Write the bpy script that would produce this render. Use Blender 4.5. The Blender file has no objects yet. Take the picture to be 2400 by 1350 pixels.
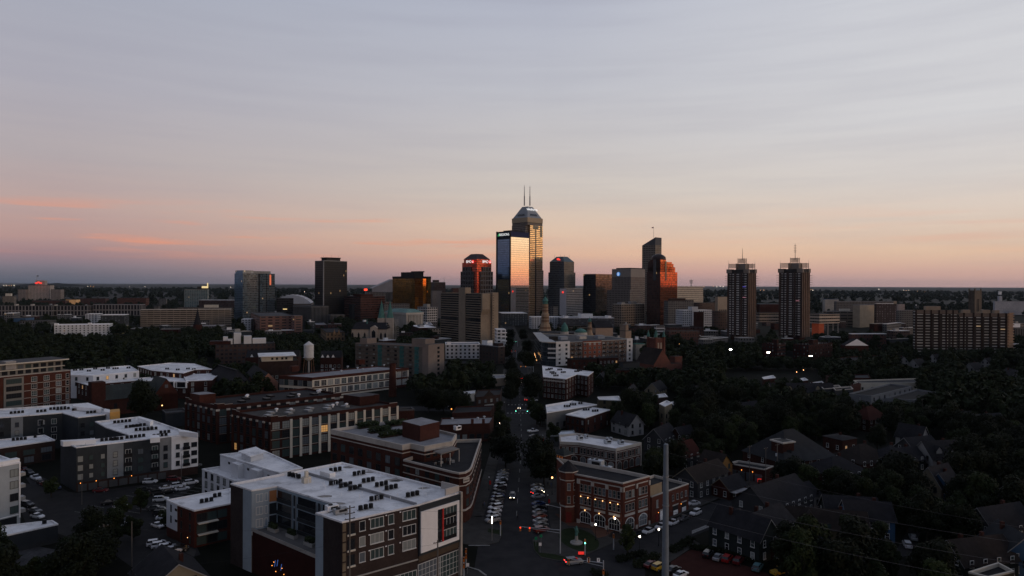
import bpy, math, random
from mathutils import Vector, Matrix
random.seed(11)
S = bpy.context.scene
COL = S.collection
R = math.radians
# --- camera
CAMZ, FPX = 70.0,1600.0
CM = Matrix.Rotation(R(90 - 0.286),3, 'X') @ Matrix.Rotation(R(0.25),3, 'Z')
cd = bpy.data.cameras.new('camera')
cam = bpy.data.objects.new('camera', cd)
COL.objects.link(cam)
cam.matrix_world = Matrix.Translation((0,0, CAMZ)) @ CM.to_4x4()
cd.sensor_width = 36
cd.lens = 24.0
cd.clip_start = 1
cd.clip_end = 120000
S.camera = cam
def ray(px, py):
 return CM @ Vector(((px - 1200) / FPX,(675 - py) / FPX,-1))
def G(px, py, z=0.0):                      # where a sight line meets height z
 w = ray(px, py)
 t = (z - CAMZ) / w.z
 return (w.x * t, w.y * t)
def AT(px, py, Y):                         # where a sight line meets depth Y
 w = ray(px, py)
 t = Y / w.y
 return Vector((w.x * t, Y, CAMZ + w.z * t))
def hz(px):
 return 667 + (px - 1200) * math.tan(R(0.25))
def gy(px, D):                             # picture row of the ground at depth D
 return hz(px) + CAMZ * FPX / D
def XY(px, D):
 p = AT(px, gy(px, D), D)
 return (p.x, p.y)
# --- render settings
S.view_settings.view_transform = 'Standard'
S.view_settings.look = 'None'
S.view_settings.exposure = 0
S.view_settings.gamma = 1
S.cycles.use_denoising = True
try:
 S.cycles.denoiser = 'OPENIMAGEDENOISE'
except Exception:
 pass
S.cycles.max_bounces = 5
S.cycles.diffuse_bounces = 2
S.cycles.glossy_bounces = 3
S.cycles.sample_clamp_indirect = 2.0
S.cycles.volume_bounces = 0
# --- node helpers
class NT:
 def __init__(s, tree):
  s.t = tree; s.n = tree.nodes; s.l = tree.links
 def new(s, kind, **kw):
  n = s.n.new(kind)
  for k, v in kw.items():
   setattr(n, k, v)
  return n
 def put(s, sock, v):
  if hasattr(v, 'is_output'):
   s.l.new(v, sock)
  else:
   sock.default_value = v
 def math(s, op, a, b=None, c=None, clamp=False):
  n = s.new('ShaderNodeMath', operation=op); n.use_clamp = clamp
  s.put(n.inputs[0], a)
  if b is not None: s.put(n.inputs[1], b)
  if c is not None: s.put(n.inputs[2], c)
  return n.outputs[0]
 def mix(s, f, a, b, blend='MIX'):
  n = s.new('ShaderNodeMix', data_type='RGBA', blend_type=blend)
  s.put(n.inputs[0], f); s.put(n.inputs[6], a); s.put(n.inputs[7], b)
  return n.outputs[2]
 def ramp(s, f, stops, interp='LINEAR'):
  n = s.new('ShaderNodeValToRGB'); r = n.color_ramp; r.interpolation = interp
  while len(r.elements) > 1: r.elements.remove(r.elements[-1])
  r.elements[0].position = stops[0][0]; r.elements[0].color = (*stops[0][1],1)
  for p, c in stops[1:]:
   e = r.elements.new(p); e.color = (*c,1)
  s.put(n.inputs[0], f)
  return n.outputs[0]
 def noise(s, vec, scale, detail=3, rough=.55):
  n = s.new('ShaderNodeTexNoise'); n.inputs['Scale'].default_value = scale
  n.inputs['Detail'].default_value = detail; n.inputs['Roughness'].default_value = rough
  if vec is not None: s.l.new(vec, n.inputs['Vector'])
  return n.outputs['Fac']
 def range(s, v, a, b, c, d):
  n = s.new('ShaderNodeMapRange')
  s.put(n.inputs[0], v)
  for i, q in enumerate((a, b, c, d)): n.inputs[i + 1].default_value = q
  return n.outputs[0]
def lin(r, g, b):                          # 8 bit sRGB to linear
 f = lambda c: (c / 255 / 12.92) if c <= 10 else ((c / 255 + .055) / 1.055) ** 2.4
 return (f(r), f(g), f(b))
# --- sky and sun
W = bpy.data.worlds.new('World'); S.world = W; W.use_nodes = True
w = NT(W.node_tree); w.n.clear()
tc = w.new('ShaderNodeTexCoord')
sep = w.new('ShaderNodeSeparateXYZ'); w.l.new(tc.outputs['Generated'], sep.inputs[0])
X, Yc, Z = sep.outputs
hyp = w.math('SQRT', w.math('MAXIMUM', w.math('SUBTRACT',1.0, w.math('MULTIPLY', Z, Z)),1e-4))
s_az = w.math('DIVIDE', X, hyp)
back = w.math('DIVIDE', Yc, hyp)
el = w.math('ARCSINE', Z)
def L(*st): return [(max(0, e) / 90.0, lin(*c)) for e, c in st]
UP = [(30,(136,142,160)),(50,(112,119,138)),(90,(102,109,130))]
elp = w.math('MULTIPLY', el,180 / math.pi / 90.0, clamp=True)
left = w.ramp(elp, L((0,(84,89,104)),(1.0,(120,114,124)),(2.0,(158,130,135)),(3.2,(186,150,143)),(5.5,(188,163,158)),(9,(180,170,172)),(14,(174,172,182)),(22,(165,170,185)), *UP))
midc = w.ramp(elp, L((0,(164,138,142)),(1.0,(198,156,150)),(2.5,(224,182,156)),(4.5,(222,194,172)),(7.5,(208,197,187)),(11,(199,194,193)),(16,(190,191,199)),(22,(180,184,198)), *UP))
rgt = w.ramp(elp, L((0,(196,160,156)),(1.0,(210,170,156)),(2.5,(228,194,166)),(5,(222,204,189)),(8,(216,209,204)),(12,(212,211,213)),(22,(206,208,215)), *UP))
glow = w.ramp(elp, L((0,(236,150,120)),(.9,(244,166,122)),(2.3,(253,200,152)),(4.2,(255,226,186)),(8,(246,228,204)),(14,(226,214,208)),(22,(204,203,210)), *UP))
c = w.mix(w.range(s_az,-.55,.02,0,1), left, midc)
c = w.mix(w.range(s_az,.05,.55,0,1), c, rgt)
gb = w.new('ShaderNodeVectorMath', operation='SCALE'); w.l.new(glow, gb.inputs[0]); gb.inputs['Scale'].default_value = 1.5; glow = gb.outputs[0]
c = w.mix(w.range(s_az,.68,.95,0,1), c, glow)
c = w.mix(w.range(back,.25,-.35,0,1), c, w.mix(w.range(s_az,.3,.95,0,1), w.ramp(elp, L((0,(84,90,106)),(10,(116,120,136)),(30,(112,118,134)),(90,(102,109,130)))), glow))
mp = w.new('ShaderNodeMapping'); w.l.new(tc.outputs['Generated'], mp.inputs[0])
mp.inputs['Rotation'].default_value = (0, R(-7),0); mp.inputs['Scale'].default_value = (1.6,1.6,26)
st = w.noise(mp.outputs[0],1.9,5,.55)
c = w.mix(w.range(st,.42,.68,0,.13), c,(*lin(146,146,164),1))
mp2 = w.new('ShaderNodeMapping'); w.l.new(tc.outputs['Generated'], mp2.inputs[0])
mp2.inputs['Rotation'].default_value = (0, R(-6),0); mp2.inputs['Scale'].default_value = (2.2,2.2,34); mp2.inputs['Location'].default_value = (3.1,0,1.25)
st2 = w.noise(mp2.outputs[0],2.3,4,.5)
band = w.math('MULTIPLY', w.range(el, R(1.6), R(3.2),0,1), w.range(el, R(4.6), R(6.4),1,0))
side = w.range(s_az,-.25,.12,1,.25)
fac = w.math('MULTIPLY', w.math('MULTIPLY', w.range(st2,.54,.68,0,1), band), w.math('MULTIPLY', side,.6))
c = w.mix(fac, c,(*lin(236,152,118),1))
bg = w.new('ShaderNodeBackground'); w.put(bg.inputs[0], c); bg.inputs[1].default_value = 1.0
out = w.new('ShaderNodeOutputWorld'); w.l.new(bg.outputs[0], out.inputs[0])
W.cycles.sampling_method = 'MANUAL'; W.cycles.sample_map_resolution = 512
sun_d = bpy.data.lights.new('sun', 'SUN'); sun = bpy.data.objects.new('sun', sun_d); COL.objects.link(sun)
sun_d.energy = 0.25; sun_d.angle = R(6); sun_d.color = (1,.62,.36)
sd = Vector((math.cos(R(3)) * .68, math.cos(R(3)) * -.733, math.sin(R(3))))      # towards the low evening sun
sun.rotation_euler = sd.to_track_quat('Z', 'Y').to_euler()
sun.location = sd * 3000
# --- materials
MATS = {}
def pbr(name, col, rough=.85, metal=0.0, var=.18, scale=.35, spec=.12, emis=None, es=1.0, coat=0, tint=0):
 if name in MATS: return MATS[name]
 m = bpy.data.materials.new(name); m.use_nodes = True
 t = NT(m.node_tree); b = t.n['Principled BSDF']
 c = (*col,1)
 if var:
  g = t.new('ShaderNodeTexCoord')
  a = t.noise(g.outputs['Object'], scale,5,.65)
  f = t.range(a,.3,.7,1 - var,1 + var)
  a2 = t.noise(g.outputs['Object'], scale * .13,2)
  f = t.math('MULTIPLY', f, t.range(a2,.35,.65,1 - var * .7,1 + var * .7))
  if tint:
   oi = t.new('ShaderNodeObjectInfo')
   f = t.math('MULTIPLY', f, t.range(oi.outputs['Random'],0,1,1 - tint,1 + tint))
  n = t.new('ShaderNodeVectorMath', operation='SCALE')
  n.inputs[0].default_value = col; t.l.new(f, n.inputs['Scale'])
  t.l.new(n.outputs[0], b.inputs['Base Color'])
 else:
  b.inputs['Base Color'].default_value = c
 b.inputs['Roughness'].default_value = rough
 b.inputs['Metallic'].default_value = metal
 b.inputs['Specular IOR Level'].default_value = spec
 if coat: b.inputs['Coat Weight'].default_value = coat
 if emis:
  b.inputs['Emission Color'].default_value = (*emis,1); b.inputs['Emission Strength'].default_value = es
 MATS[name] = m
 return m
def facade(name, wall, glass, bw, fh, ww, wh, refl=.25, lit=.006, wvar=.15, rough=.12, voff=0.0, vary=.6, wrough=.8, litcol=(1,.62,.28), band=None):
 """A wall whose windows are set out in metres along the wall (UV = metres)."""
 if name in MATS: return MATS[name]
 if max(wall) < .4: wall = tuple(q * .7 for q in wall)
 m = bpy.data.materials.new(name); m.use_nodes = True
 t = NT(m.node_tree); b = t.n['Principled BSDF']; o = t.n['Material Output']
 uv = t.new('ShaderNodeUVMap'); sp = t.new('ShaderNodeSeparateXYZ'); t.l.new(uv.outputs[0], sp.inputs[0])
 u = t.math('DIVIDE', sp.outputs[0], bw); v = t.math('DIVIDE', sp.outputs[1], fh)
 fu = t.math('ABSOLUTE', t.math('SUBTRACT', t.math('FRACT', u),.5))
 fv = t.math('ABSOLUTE', t.math('SUBTRACT', t.math('FRACT', t.math('ADD', v, voff)),.5))
 mk = t.math('MULTIPLY', t.math('LESS_THAN', fu, ww / 2), t.math('LESS_THAN', fv, wh / 2))
 cb = t.new('ShaderNodeCombineXYZ')
 t.l.new(t.math('FLOOR', u), cb.inputs[0]); t.l.new(t.math('FLOOR', t.math('ADD', v, voff)), cb.inputs[1])
 oi = t.new('ShaderNodeObjectInfo'); t.l.new(oi.outputs['Random'], cb.inputs[2])
 wn = t.new('ShaderNodeTexWhiteNoise'); t.l.new(cb.outputs[0], wn.inputs['Vector'])
 wnv = wn.outputs['Value']
 g = t.new('ShaderNodeTexCoord')
 f = t.range(t.noise(g.outputs['Object'],.12,5,.65),.3,.7,1 - wvar,1 + wvar)
 n = t.new('ShaderNodeVectorMath', operation='SCALE'); n.inputs[0].default_value = wall; t.l.new(f, n.inputs['Scale'])
 t.l.new(n.outputs[0], b.inputs['Base Color']); b.inputs['Roughness'].default_value = wrough
 b.inputs['Specular IOR Level'].default_value = .3
 gl = t.new('ShaderNodeBsdfPrincipled')
 n2 = t.new('ShaderNodeVectorMath', operation='SCALE'); n2.inputs[0].default_value = glass
 t.l.new(t.range(wnv,0,1,1 - vary,1 + vary), n2.inputs['Scale'])
 t.l.new(n2.outputs[0], gl.inputs['Base Color'])
 gl.inputs['Roughness'].default_value = rough; gl.inputs['Metallic'].default_value = refl
 gl.inputs['Specular IOR Level'].default_value = .4
 if lit:
  gl.inputs['Emission Color'].default_value = (*litcol,1)
  ls = t.math('MULTIPLY', t.math('GREATER_THAN', wnv,1 - lit * .5),.3)
  t.l.new(ls, gl.inputs['Emission Strength'])
 mx = t.new('ShaderNodeMixShader')
 t.l.new(mk, mx.inputs[0]); t.l.new(b.outputs[0], mx.inputs[1]); t.l.new(gl.outputs[0], mx.inputs[2])
 t.l.new(mx.outputs[0], o.inputs[0])
 m['bay'] = (bw, fh)
 MATS[name] = m
 return m
# --- mesh builder
def ccw(p):
 a = sum(p[i][0] * p[(i + 1) % len(p)][1] - p[(i + 1) % len(p)][0] * p[i][1] for i in range(len(p)))
 return list(p) if a > 0 else list(reversed(p))
def inset(p, d):
 p = ccw(p); n = len(p); o = []
 for i in range(n):
  a, b, c_ = Vector(p[i - 1][:2]), Vector(p[i][:2]), Vector(p[(i + 1) % n][:2])
  e1 = (b - a).normalized(); e2 = (c_ - b).normalized()
  n1 = Vector((-e1.y, e1.x)); n2 = Vector((-e2.y, e2.x))
  k = n1 + n2
  k = k / max(k.dot(k) / 2,.35)
  o.append((b.x + k.x * d, b.y + k.y * d))
 return o
class MB:
 def __init__(s): s.v = []; s.f = []; s.m = []; s.uv = []
 def face(s, pts, m=0, uv=None):
  k = len(s.v); s.v.extend([tuple(p) for p in pts]); s.f.append(tuple(range(k, k + len(pts)))); s.m.append(m)
  s.uv.extend(uv if uv else [(p[0], p[1]) for p in pts])
 def wallq(s, p, q, z0, z1, m=0, bay=None, z0b=None, z1b=None):
  Lh = math.hypot(q[0] - p[0], q[1] - p[1]); H = z1 - z0
  U, V = Lh, H
  if bay:
   U = max(1, round(Lh / bay[0])) * bay[0]; V = max(1, round(H / bay[1])) * bay[1]
  s.face([(p[0], p[1], z0),(q[0], q[1], z0),(q[0], q[1], z1),(p[0], p[1], z1)], m, [(0,0),(U,0),(U, V),(0, V)])
 def prism(s, pts, z0, z1, m=0, mt=None, bay=None, bottom=False):
  p = ccw(pts); n = len(p)
  for i in range(n): s.wallq(p[i], p[(i + 1) % n], z0, z1, m, bay)
  if mt is not None: s.face([(a[0], a[1], z1) for a in p], mt)
  if bottom: s.face([(a[0], a[1], z0) for a in reversed(p)], m)
 def frustum(s, p0, z0, p1, z1, m=0, top=True, mt=None):
  n = len(p0)
  for i in range(n):
   j = (i + 1) % n
   s.face([(*p0[i][:2], z0),(*p0[j][:2], z0),(*p1[j][:2], z1),(*p1[i][:2], z1)], m)
  if top: s.face([(*a[:2], z1) for a in p1], m if mt is None else mt)
 def box(s, c_, size, rz=0.0, m=0, mt=None):
  ca, sa = math.cos(rz), math.sin(rz); hx, hy, hzz = size[0] / 2, size[1] / 2, size[2] / 2
  P = [(c_[0] + x * ca - y * sa, c_[1] + x * sa + y * ca) for x, y in ((-hx,-hy),(hx,-hy),(hx, hy),(-hx, hy))]
  s.prism(P, c_[2] - hzz, c_[2] + hzz, m, m if mt is None else mt, bottom=True)
 def tube(s, a, b, r0, r1=None, n=8, m=0, cap=True):
  r1 = r0 if r1 is None else r1
  a, b = Vector(a), Vector(b); d = (b - a).normalized()
  x = d.orthogonal().normalized(); y = d.cross(x)
  A = [a + (x * math.cos(2 * math.pi * i / n) + y * math.sin(2 * math.pi * i / n)) * r0 for i in range(n)]
  B = [b + (x * math.cos(2 * math.pi * i / n) + y * math.sin(2 * math.pi * i / n)) * r1 for i in range(n)]
  for i in range(n):
   j = (i + 1) % n
   s.face([A[i], A[j], B[j], B[i]], m)
  if cap:
   s.face(B, m); s.face(list(reversed(A)), m)
 def ball(s, c_, r, n=8, k=5, m=0, sz=1.0):
  c_ = Vector(c_)
  P = lambda i, j: c_ + Vector((math.sin(math.pi * j / k) * math.cos(2 * math.pi * i / n) * r, math.sin(math.pi * j / k) * math.sin(2 * math.pi * i / n) * r, math.cos(math.pi * j / k) * r * sz))
  for j in range(k):
   for i in range(n):
    q = [P(i, j), P(i, j + 1), P(i + 1, j + 1), P(i + 1, j)]
    if j == 0: q = q[:3]
    elif j == k - 1: q = [q[0], q[1], q[3]]
    s.face(q, m)
 def lathe(s, c_, prof, n=12, m=0):
  for (r0, z0),(r1, z1) in zip(prof, prof[1:]):
   for i in range(n):
    a, b = 2 * math.pi * i / n,2 * math.pi * (i + 1) / n
    P = lambda r, an, z: (c_[0] + r * math.cos(an), c_[1] + r * math.sin(an), c_[2] + z)
    q = [P(r0, a, z0), P(r0, b, z0), P(r1, b, z1), P(r1, a, z1)]
    if r1 < 1e-5: q = q[:3]
    elif r0 < 1e-5: q = [q[0], q[2], q[3]]
    s.face(q, m)
 def mesh(s, name, mats, org=(0,0,0), smooth=False):
  me = bpy.data.meshes.new(name)
  ox, oy, oz = org
  me.from_pydata([(x - ox, y - oy, z - oz) for x, y, z in s.v], [], s.f)
  for m in mats: me.materials.append(m)
  me.polygons.foreach_set('material_index', s.m)
  ul = me.uv_layers.new(name='UVMap')
  ul.data.foreach_set('uv', [q for p in s.uv for q in p])
  if smooth: me.polygons.foreach_set('use_smooth', [True] * len(s.f))
  me.update()
  return me
 def build(s, name, mats, parent=None, smooth=False):
  if not s.f: return None
  mats = mats if isinstance(mats,(list, tuple)) else [mats]
  if parent is not None:
   org = parent['org'] if 'org' in parent else (0,0,0)
   o = bpy.data.objects.new(name, s.mesh(name, mats, org, smooth)); COL.objects.link(o); o.parent = parent
   if 'org' in parent: o['org'] = tuple(parent['org'])
  else:
   xs = [p[0] for p in s.v]; ys = [p[1] for p in s.v]; zs = [p[2] for p in s.v]
   org = ((min(xs) + max(xs)) / 2,(min(ys) + max(ys)) / 2, min(zs))
   o = bpy.data.objects.new(name, s.mesh(name, mats, org, smooth)); COL.objects.link(o); o.location = org
   o['org'] = org
  return o
def tag(o, label=None, cat=None, group=None, kind=None):
 if label: o['label'] = label
 if cat: o['category'] = cat
 if group: o['group'] = group
 if kind: o['kind'] = kind
 return o
LAND = []                                   # (px, py, depth, phrase) of things others are described by
def thing(name, label, cat, loc, group=None, rz=0.0, ref=None):
 o = bpy.data.objects.new(name, None); COL.objects.link(o)
 o.location = loc; o.rotation_euler = (0,0, rz); o.empty_display_size = 1
 o['org'] = tuple(loc)
 tag(o, label, cat, group)
 return o
def proj(p):
 q = CM.transposed() @ (Vector(p) - Vector((0,0, CAMZ)))
 return (1200 + FPX * q.x / -q.z,675 - FPX * q.y / -q.z,-q.z)
def landmark(x, y, z, phrase):
 a = proj((x, y,0)); b = proj((x, y, z))
 LAND.append((a[0], a[1] * .7 + b[1] * .3, a[2], phrase))
def link(name, me, parent, loc=(0,0,0), rot=(0,0,0)):
 o = bpy.data.objects.new(name, me); COL.objects.link(o); o.parent = parent
 o.location = loc; o.rotation_euler = rot
 return o
def text(body, size, loc, u, nrm, mat, parent, name='lettering', ext=.05):
 cu = bpy.data.curves.new(name, 'FONT'); cu.body = body; cu.size = size; cu.extrude = ext
 cu.align_x = 'CENTER'; cu.align_y = 'CENTER'; cu.materials.append(mat)
 tmp = bpy.data.objects.new(name, cu); COL.objects.link(tmp)
 bpy.context.view_layer.update()
 me = bpy.data.meshes.new_from_object(tmp.evaluated_get(bpy.context.evaluated_depsgraph_get()))
 bpy.data.objects.remove(tmp); bpy.data.curves.remove(cu)
 o = bpy.data.objects.new(name, me); COL.objects.link(o); o.parent = parent
 u = Vector(u).normalized(); nrm = Vector(nrm).normalized(); up = nrm.cross(u)
 M = Matrix((u, up, nrm)).transposed()
 o.location = Vector(loc) - Vector(parent['org']); o.rotation_euler = M.to_euler()
 return o
def struct(name, mb, mats, label=None):
 o = mb.build(name, mats); tag(o, label, None, None, 'structure'); return o
# --- common materials
ROOFW = pbr('white_roof_membrane',(.8,.8,.8),.8, var=.16, scale=.22)
def seamed(m, ang):
 t = NT(m.node_tree); b = t.n['Principled BSDF']; src = b.inputs['Base Color'].links[0].from_socket
 g = t.new('ShaderNodeTexCoord'); mp_ = t.new('ShaderNodeMapping'); mp_.inputs['Rotation'].default_value = (0,0, R(ang)); t.l.new(g.outputs['Object'], mp_.inputs[0])
 bt = t.new('ShaderNodeTexBrick'); t.l.new(mp_.outputs[0], bt.inputs['Vector'])
 for k, q in (('Scale',1.0),('Mortar Size',.035),('Brick Width',9.0),('Row Height',2.6),('Color1',(1,1,1,1)),('Color2',(.93,.93,.94,1)),('Mortar',(.72,.72,.73,1))): bt.inputs[k].default_value = q
 pd = t.range(t.noise(g.outputs['Object'],.16,4,.7),.53,.66,1,.7)
 c_ = t.mix(1.0, src, bt.outputs['Color'], 'MULTIPLY'); n = t.new('ShaderNodeVectorMath', operation='SCALE'); t.l.new(c_, n.inputs[0]); t.l.new(pd, n.inputs['Scale']); t.l.new(n.outputs[0], b.inputs['Base Color'])
seamed(ROOFW,-42)
ROOFG = pbr('grey_roof_felt',(.075,.075,.078),.9, var=.25, scale=.3)
ROOFD = pbr('dark_roof_felt',(.024,.024,.026),.9, var=.3, scale=.3)
ROOFP = pbr('pale_roof_gravel',(.25,.25,.26),.9, var=.2, scale=.3)
SHING = pbr('dark_shingles',(.02,.02,.023),.9, var=.3, scale=.8)
SHINGB = pbr('brown_shingles',(.024,.019,.017),.9, var=.3, scale=.8)
BRICK = pbr('red_brick',(.06,.022,.016),.9, var=.22, scale=.5)
BRICKD = pbr('dark_red_brick',(.042,.0165,.013),.9, var=.25, scale=.5)
BRICKB = pbr('brown_brick',(.036,.022,.019),.9, var=.25, scale=.5)
STONE = pbr('pale_stone',(.42,.39,.35),.85, var=.14, scale=.5)
CREAM = pbr('cream_paint',(.56,.52,.44),.8, var=.1)
WHITE = pbr('white_paint',(.8,.8,.8),.7, var=.08)
GREYP = pbr('grey_panel',(.19,.21,.225),.7, var=.1)
DARKP = pbr('charcoal_panel',(.032,.037,.042),.7, var=.15)
BLUEG = pbr('blue_grey_panel',(.27,.33,.38),.65, var=.1)
METAL = pbr('grey_metal',(.3,.31,.32),.5,.6, var=.12)
GALV = pbr('galvanised_steel',(.42,.46,.5),.55,.35, var=.14, scale=.6)
BLACK = pbr('black_metal',(.015,.015,.017),.5,.2, var=.1)
CONC = pbr('concrete',(.3,.29,.27),.9, var=.16)
COPPER = pbr('green_copper',(.07,.175,.155),.7, var=.2)
LAMPW = pbr('lamp_warm',(1,.8,.5), var=0, emis=(1,.5,.18), es=3.5)
LAMPC = pbr('lamp_white',(1,.95,.9), var=0, emis=(1,.86,.68), es=8)
LAMPF = pbr('lamp_flood',(1,.95,.9), var=0, emis=(1,.88,.72), es=60)
LAMPR = pbr('lamp_red',(.8,.05,.03), var=0, emis=(1,.05,.02), es=2.5)
LAMPG = pbr('lamp_green',(.1,.8,.6), var=0, emis=(.15,1,.65), es=6)
LAMPO = pbr('lamp_orange',(1,.5,.1), var=0, emis=(1,.33,.06), es=2.5)
SIGNW = pbr('sign_white',(.8,.8,.8), var=0, emis=(1,1,1), es=.9)
SIGNR = pbr('sign_red',(.8,.05,.05), var=0, emis=(1,.06,.04), es=1.0)
# --- ground, roads, pavements
def ground_mat(name, c1, c2, scale, rough=.95):
 m = bpy.data.materials.new(name); m.use_nodes = True; t = NT(m.node_tree); b = t.n['Principled BSDF']
 g = t.new('ShaderNodeTexCoord')
 a = t.noise(g.outputs['Object'], scale,6,.6); a2 = t.noise(g.outputs['Object'], scale * .12,3)
 f = t.math('ADD', t.math('MULTIPLY', a,.6), t.math('MULTIPLY', a2,.4))
 t.l.new(t.ramp(f, [(.36, c1),(.64, c2)]), b.inputs['Base Color'])
 b.inputs['Roughness'].default_value = rough; b.inputs['Specular IOR Level'].default_value = .05
 MATS[name] = m
 return m
GRASS = ground_mat('dark_ground',(.005,.0065,.0045),(.013,.013,.01),.08)
LAWN = ground_mat('lawn',(.014,.022,.01),(.025,.034,.016),.4)
ASPH = ground_mat('asphalt',(.018,.018,.02),(.036,.036,.038),.25,.8)
ASPH2 = ground_mat('worn_asphalt',(.018,.018,.019),(.033,.032,.032),.3,.85)
PAVE = ground_mat('pavement_concrete',(.036,.035,.033),(.064,.061,.057),.35)
BPAV = ground_mat('brick_paving',(.08,.042,.03),(.12,.063,.045),.5)
RPAV = ground_mat('red_paving',(.036,.013,.011),(.055,.021,.017),.4)
PAINT = pbr('road_paint',(.24,.24,.23),.8, var=.25, scale=2)
def P_(x, y): return G(x, y)
def sheet(name, pts, z, mat, rise=0):
 m = MB(); p = ccw(pts)
 if rise: m.prism(p,0, z,0,0)
 else: m.face([(a[0], a[1], z) for a in p])
 o = m.build(name, mat); o['kind'] = 'structure'; return o
m = MB(); m.face([(-60000,-4000,0),(60000,-4000,0),(60000,60000,0),(-60000,60000,0)]); struct('ground', m, GRASS)
CL = [(100,1,11),(200,1.5,10),(250,3,9),(300,4.6,8.6),(400,5,8),(600,5,7.5),(800,1,7.5),(1200,-9,8),(1700,-22,9)]
def street(Y):
 for (y0, x0, h0),(y1, x1, h1) in zip(CL, CL[1:]):
  if Y <= y1: t = (Y - y0) / (y1 - y0); return x0 + (x1 - x0) * t, h0 + (h1 - h0) * t
 return CL[-1][1:]
m = MB(); ys = list(range(100,1700,50))
for a, b_ in zip(ys, ys[1:]):
 (xa, ha),(xb, hb) = street(a), street(b_); m.face([(xa - ha, a,.012),(xa + ha, a,.012),(xb + hb, b_,.012),(xb - hb, b_,.012)])
struct('street', m, ASPH)
for sgn in (-1,1):
 m = MB(); ys = [y for y in range(205 if sgn < 0 else 300,1300,40) if not (375 < y < 400 or 590 < y < 640)]
 for a, b_ in zip(ys, ys[1:]):
  if b_ - a > 45: continue
  (xa, ha),(xb, hb) = street(a), street(b_); pts = [(xa + sgn * ha, a),(xb + sgn * hb, b_),(xb + sgn * (hb + 4.2), b_),(xa + sgn * (ha + 4.2), a)]; m.prism(pts,0,.14,0,0)
 struct('pavement', m, PAVE)
sheet('side_street', [(22,179.5),(68,222.5),(150,300),(160,290),(80,215),(50,189.5),(30,169)],.008, ASPH)
sheet('crossing', [(-62,96),(-33,121),(-8,158),(-9,190),(12,195),(23,181),(34,174),(30,150),(20,120),(10,90)],.004, ASPH)
for y, w_ in ((384,7),(612,9),(860,8)): sheet('cross_street', [(-90, y - w_),(140, y - w_),(140, y + w_),(-90, y + w_)],.008, ASPH)
sheet('pavement', [(11.5,300),(11.5,196), P_(1248,1266), P_(1251,1290), P_(1268,1308), P_(1310,1316), P_(1345,1312), P_(1400,1290), P_(1690,1166),(72,232),(52,236),(20,300)],.14, PAVE,1)
sheet('brick_forecourt', [P_(1300,1205), P_(1330,1232), P_(1385,1240), P_(1400,1262), P_(1420,1258), P_(1445,1240), P_(1380,1212)],.148, BPAV)
cl = G(1356,1265); sheet('lawn', [(cl[0] + 5.2 * math.cos(t) - 1.2 * math.sin(t), cl[1] + 8.6 * math.sin(t)) for t in [i * math.pi / 14 for i in range(28)]],.15, LAWN)
sheet('planting_bed', [P_(1250,1270), P_(1253,1290), P_(1268,1306), P_(1310,1314), P_(1338,1310), P_(1300,1300), P_(1262,1296), P_(1262,1272)],.152, LAWN)
sheet('planting_bed', [P_(1425,1258), P_(1452,1240), P_(1530,1225), P_(1500,1244), P_(1445,1266)],.152, pbr('mulch',(.02,.016,.014),.95))
sheet('pavement', [(-9,206),(-13,205), P_(1085,1228), P_(1080,1250), P_(1084,1275), P_(1120,1281), P_(1168,1272), P_(1177,1254), P_(1172,1238)],.14, PAVE,1)
sheet('planting_bed', [P_(1145,1240), P_(1178,1244), P_(1177,1256), P_(1160,1252), P_(1143,1248)],.152, LAWN)
sheet('pavement', [P_(1078,1352), P_(1095,1333), P_(1125,1341), P_(1142,1352), P_(1120,1400), P_(1060,1400)],.14, PAVE,1)
m = MB()
for a, b_, w_ in (((1098,1279.5),(1148,1279.5),.5),((1098,1330),(1122,1337),.5),((1122,1337),(1140,1350),.5)):
 p, q = Vector(G(*a)), Vector(G(*b_)); u = (q - p).normalized(); n = Vector((-u.y, u.x)) * w_ / 2; m.face([(*(p - n),.145),(*(q - n),.145),(*(q + n),.145),(*(p + n),.145)])
struct('kerb_line', m, PAINT)
m = MB()
for y in range(206,600,12):
 x, h = street(y); m.face([(x - .08, y,.018),(x + .08, y,.018),(x + .08 + .1, y + 5,.018),(x - .08 + .1, y + 5,.018)])
for y0, k in ((396,0),(370,1)):
 x, h = street(y0)
 for i in range(8): m.face([(x - h + 1 + i * 2, y0,.018),(x - h + 1.7 + i * 2, y0,.018),(x - h + 1.7 + i * 2, y0 + 3,.018),(x - h + 1 + i * 2, y0 + 3,.018)])
struct('road_marking', m, PAINT)
sheet('car_park', [P_(20,1125), P_(180,1156), P_(480,1118), P_(410,1178), P_(470,1300), P_(330,1345), P_(255,1290), P_(60,1225)],.01, ASPH2)
m = MB(); la, lb = Vector(G(180,1200)), Vector(G(420,1120)); u = (lb - la).normalized(); n = Vector((-u.y, u.x))
for r_ in (0,1,2):
 for i in range(15):
  p = la + u * i * 2.9 - n * (r_ * 15 - 1); q = p - n * 5; m.face([(*p,.016),(*(p + u * .13),.016),(*(q + u * .13),.016),(*q,.016)])
struct('bay_marking', m, PAINT)
sheet('driveway', [P_(60,1120), P_(95,1115), P_(260,1210), P_(330,1280), P_(250,1290), P_(130,1215)],.006, ASPH)
sheet('path', [P_(395,1262), P_(460,1290), P_(455,1305), P_(440,1298)],.02, PAVE)
sheet('red_car_park', [P_(1572,1365), P_(1572,1318), P_(1618,1288), P_(1660,1296), P_(1800,1344), P_(1815,1365)],.02, RPAV)
sheet('pavement', [P_(1500,1312), P_(1525,1322), P_(1570,1318), P_(1618,1286), P_(1640,1275), P_(1620,1262), P_(1560,1292)],.1, PAVE,1)
sheet('path', [(66,226),(70,222),(152,302),(148,306)],.1, PAVE,1)
sheet('alley', [P_(2090,1310), P_(2140,1300), P_(2160,1240), P_(2130,1236)],.02, ASPH2)
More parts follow.
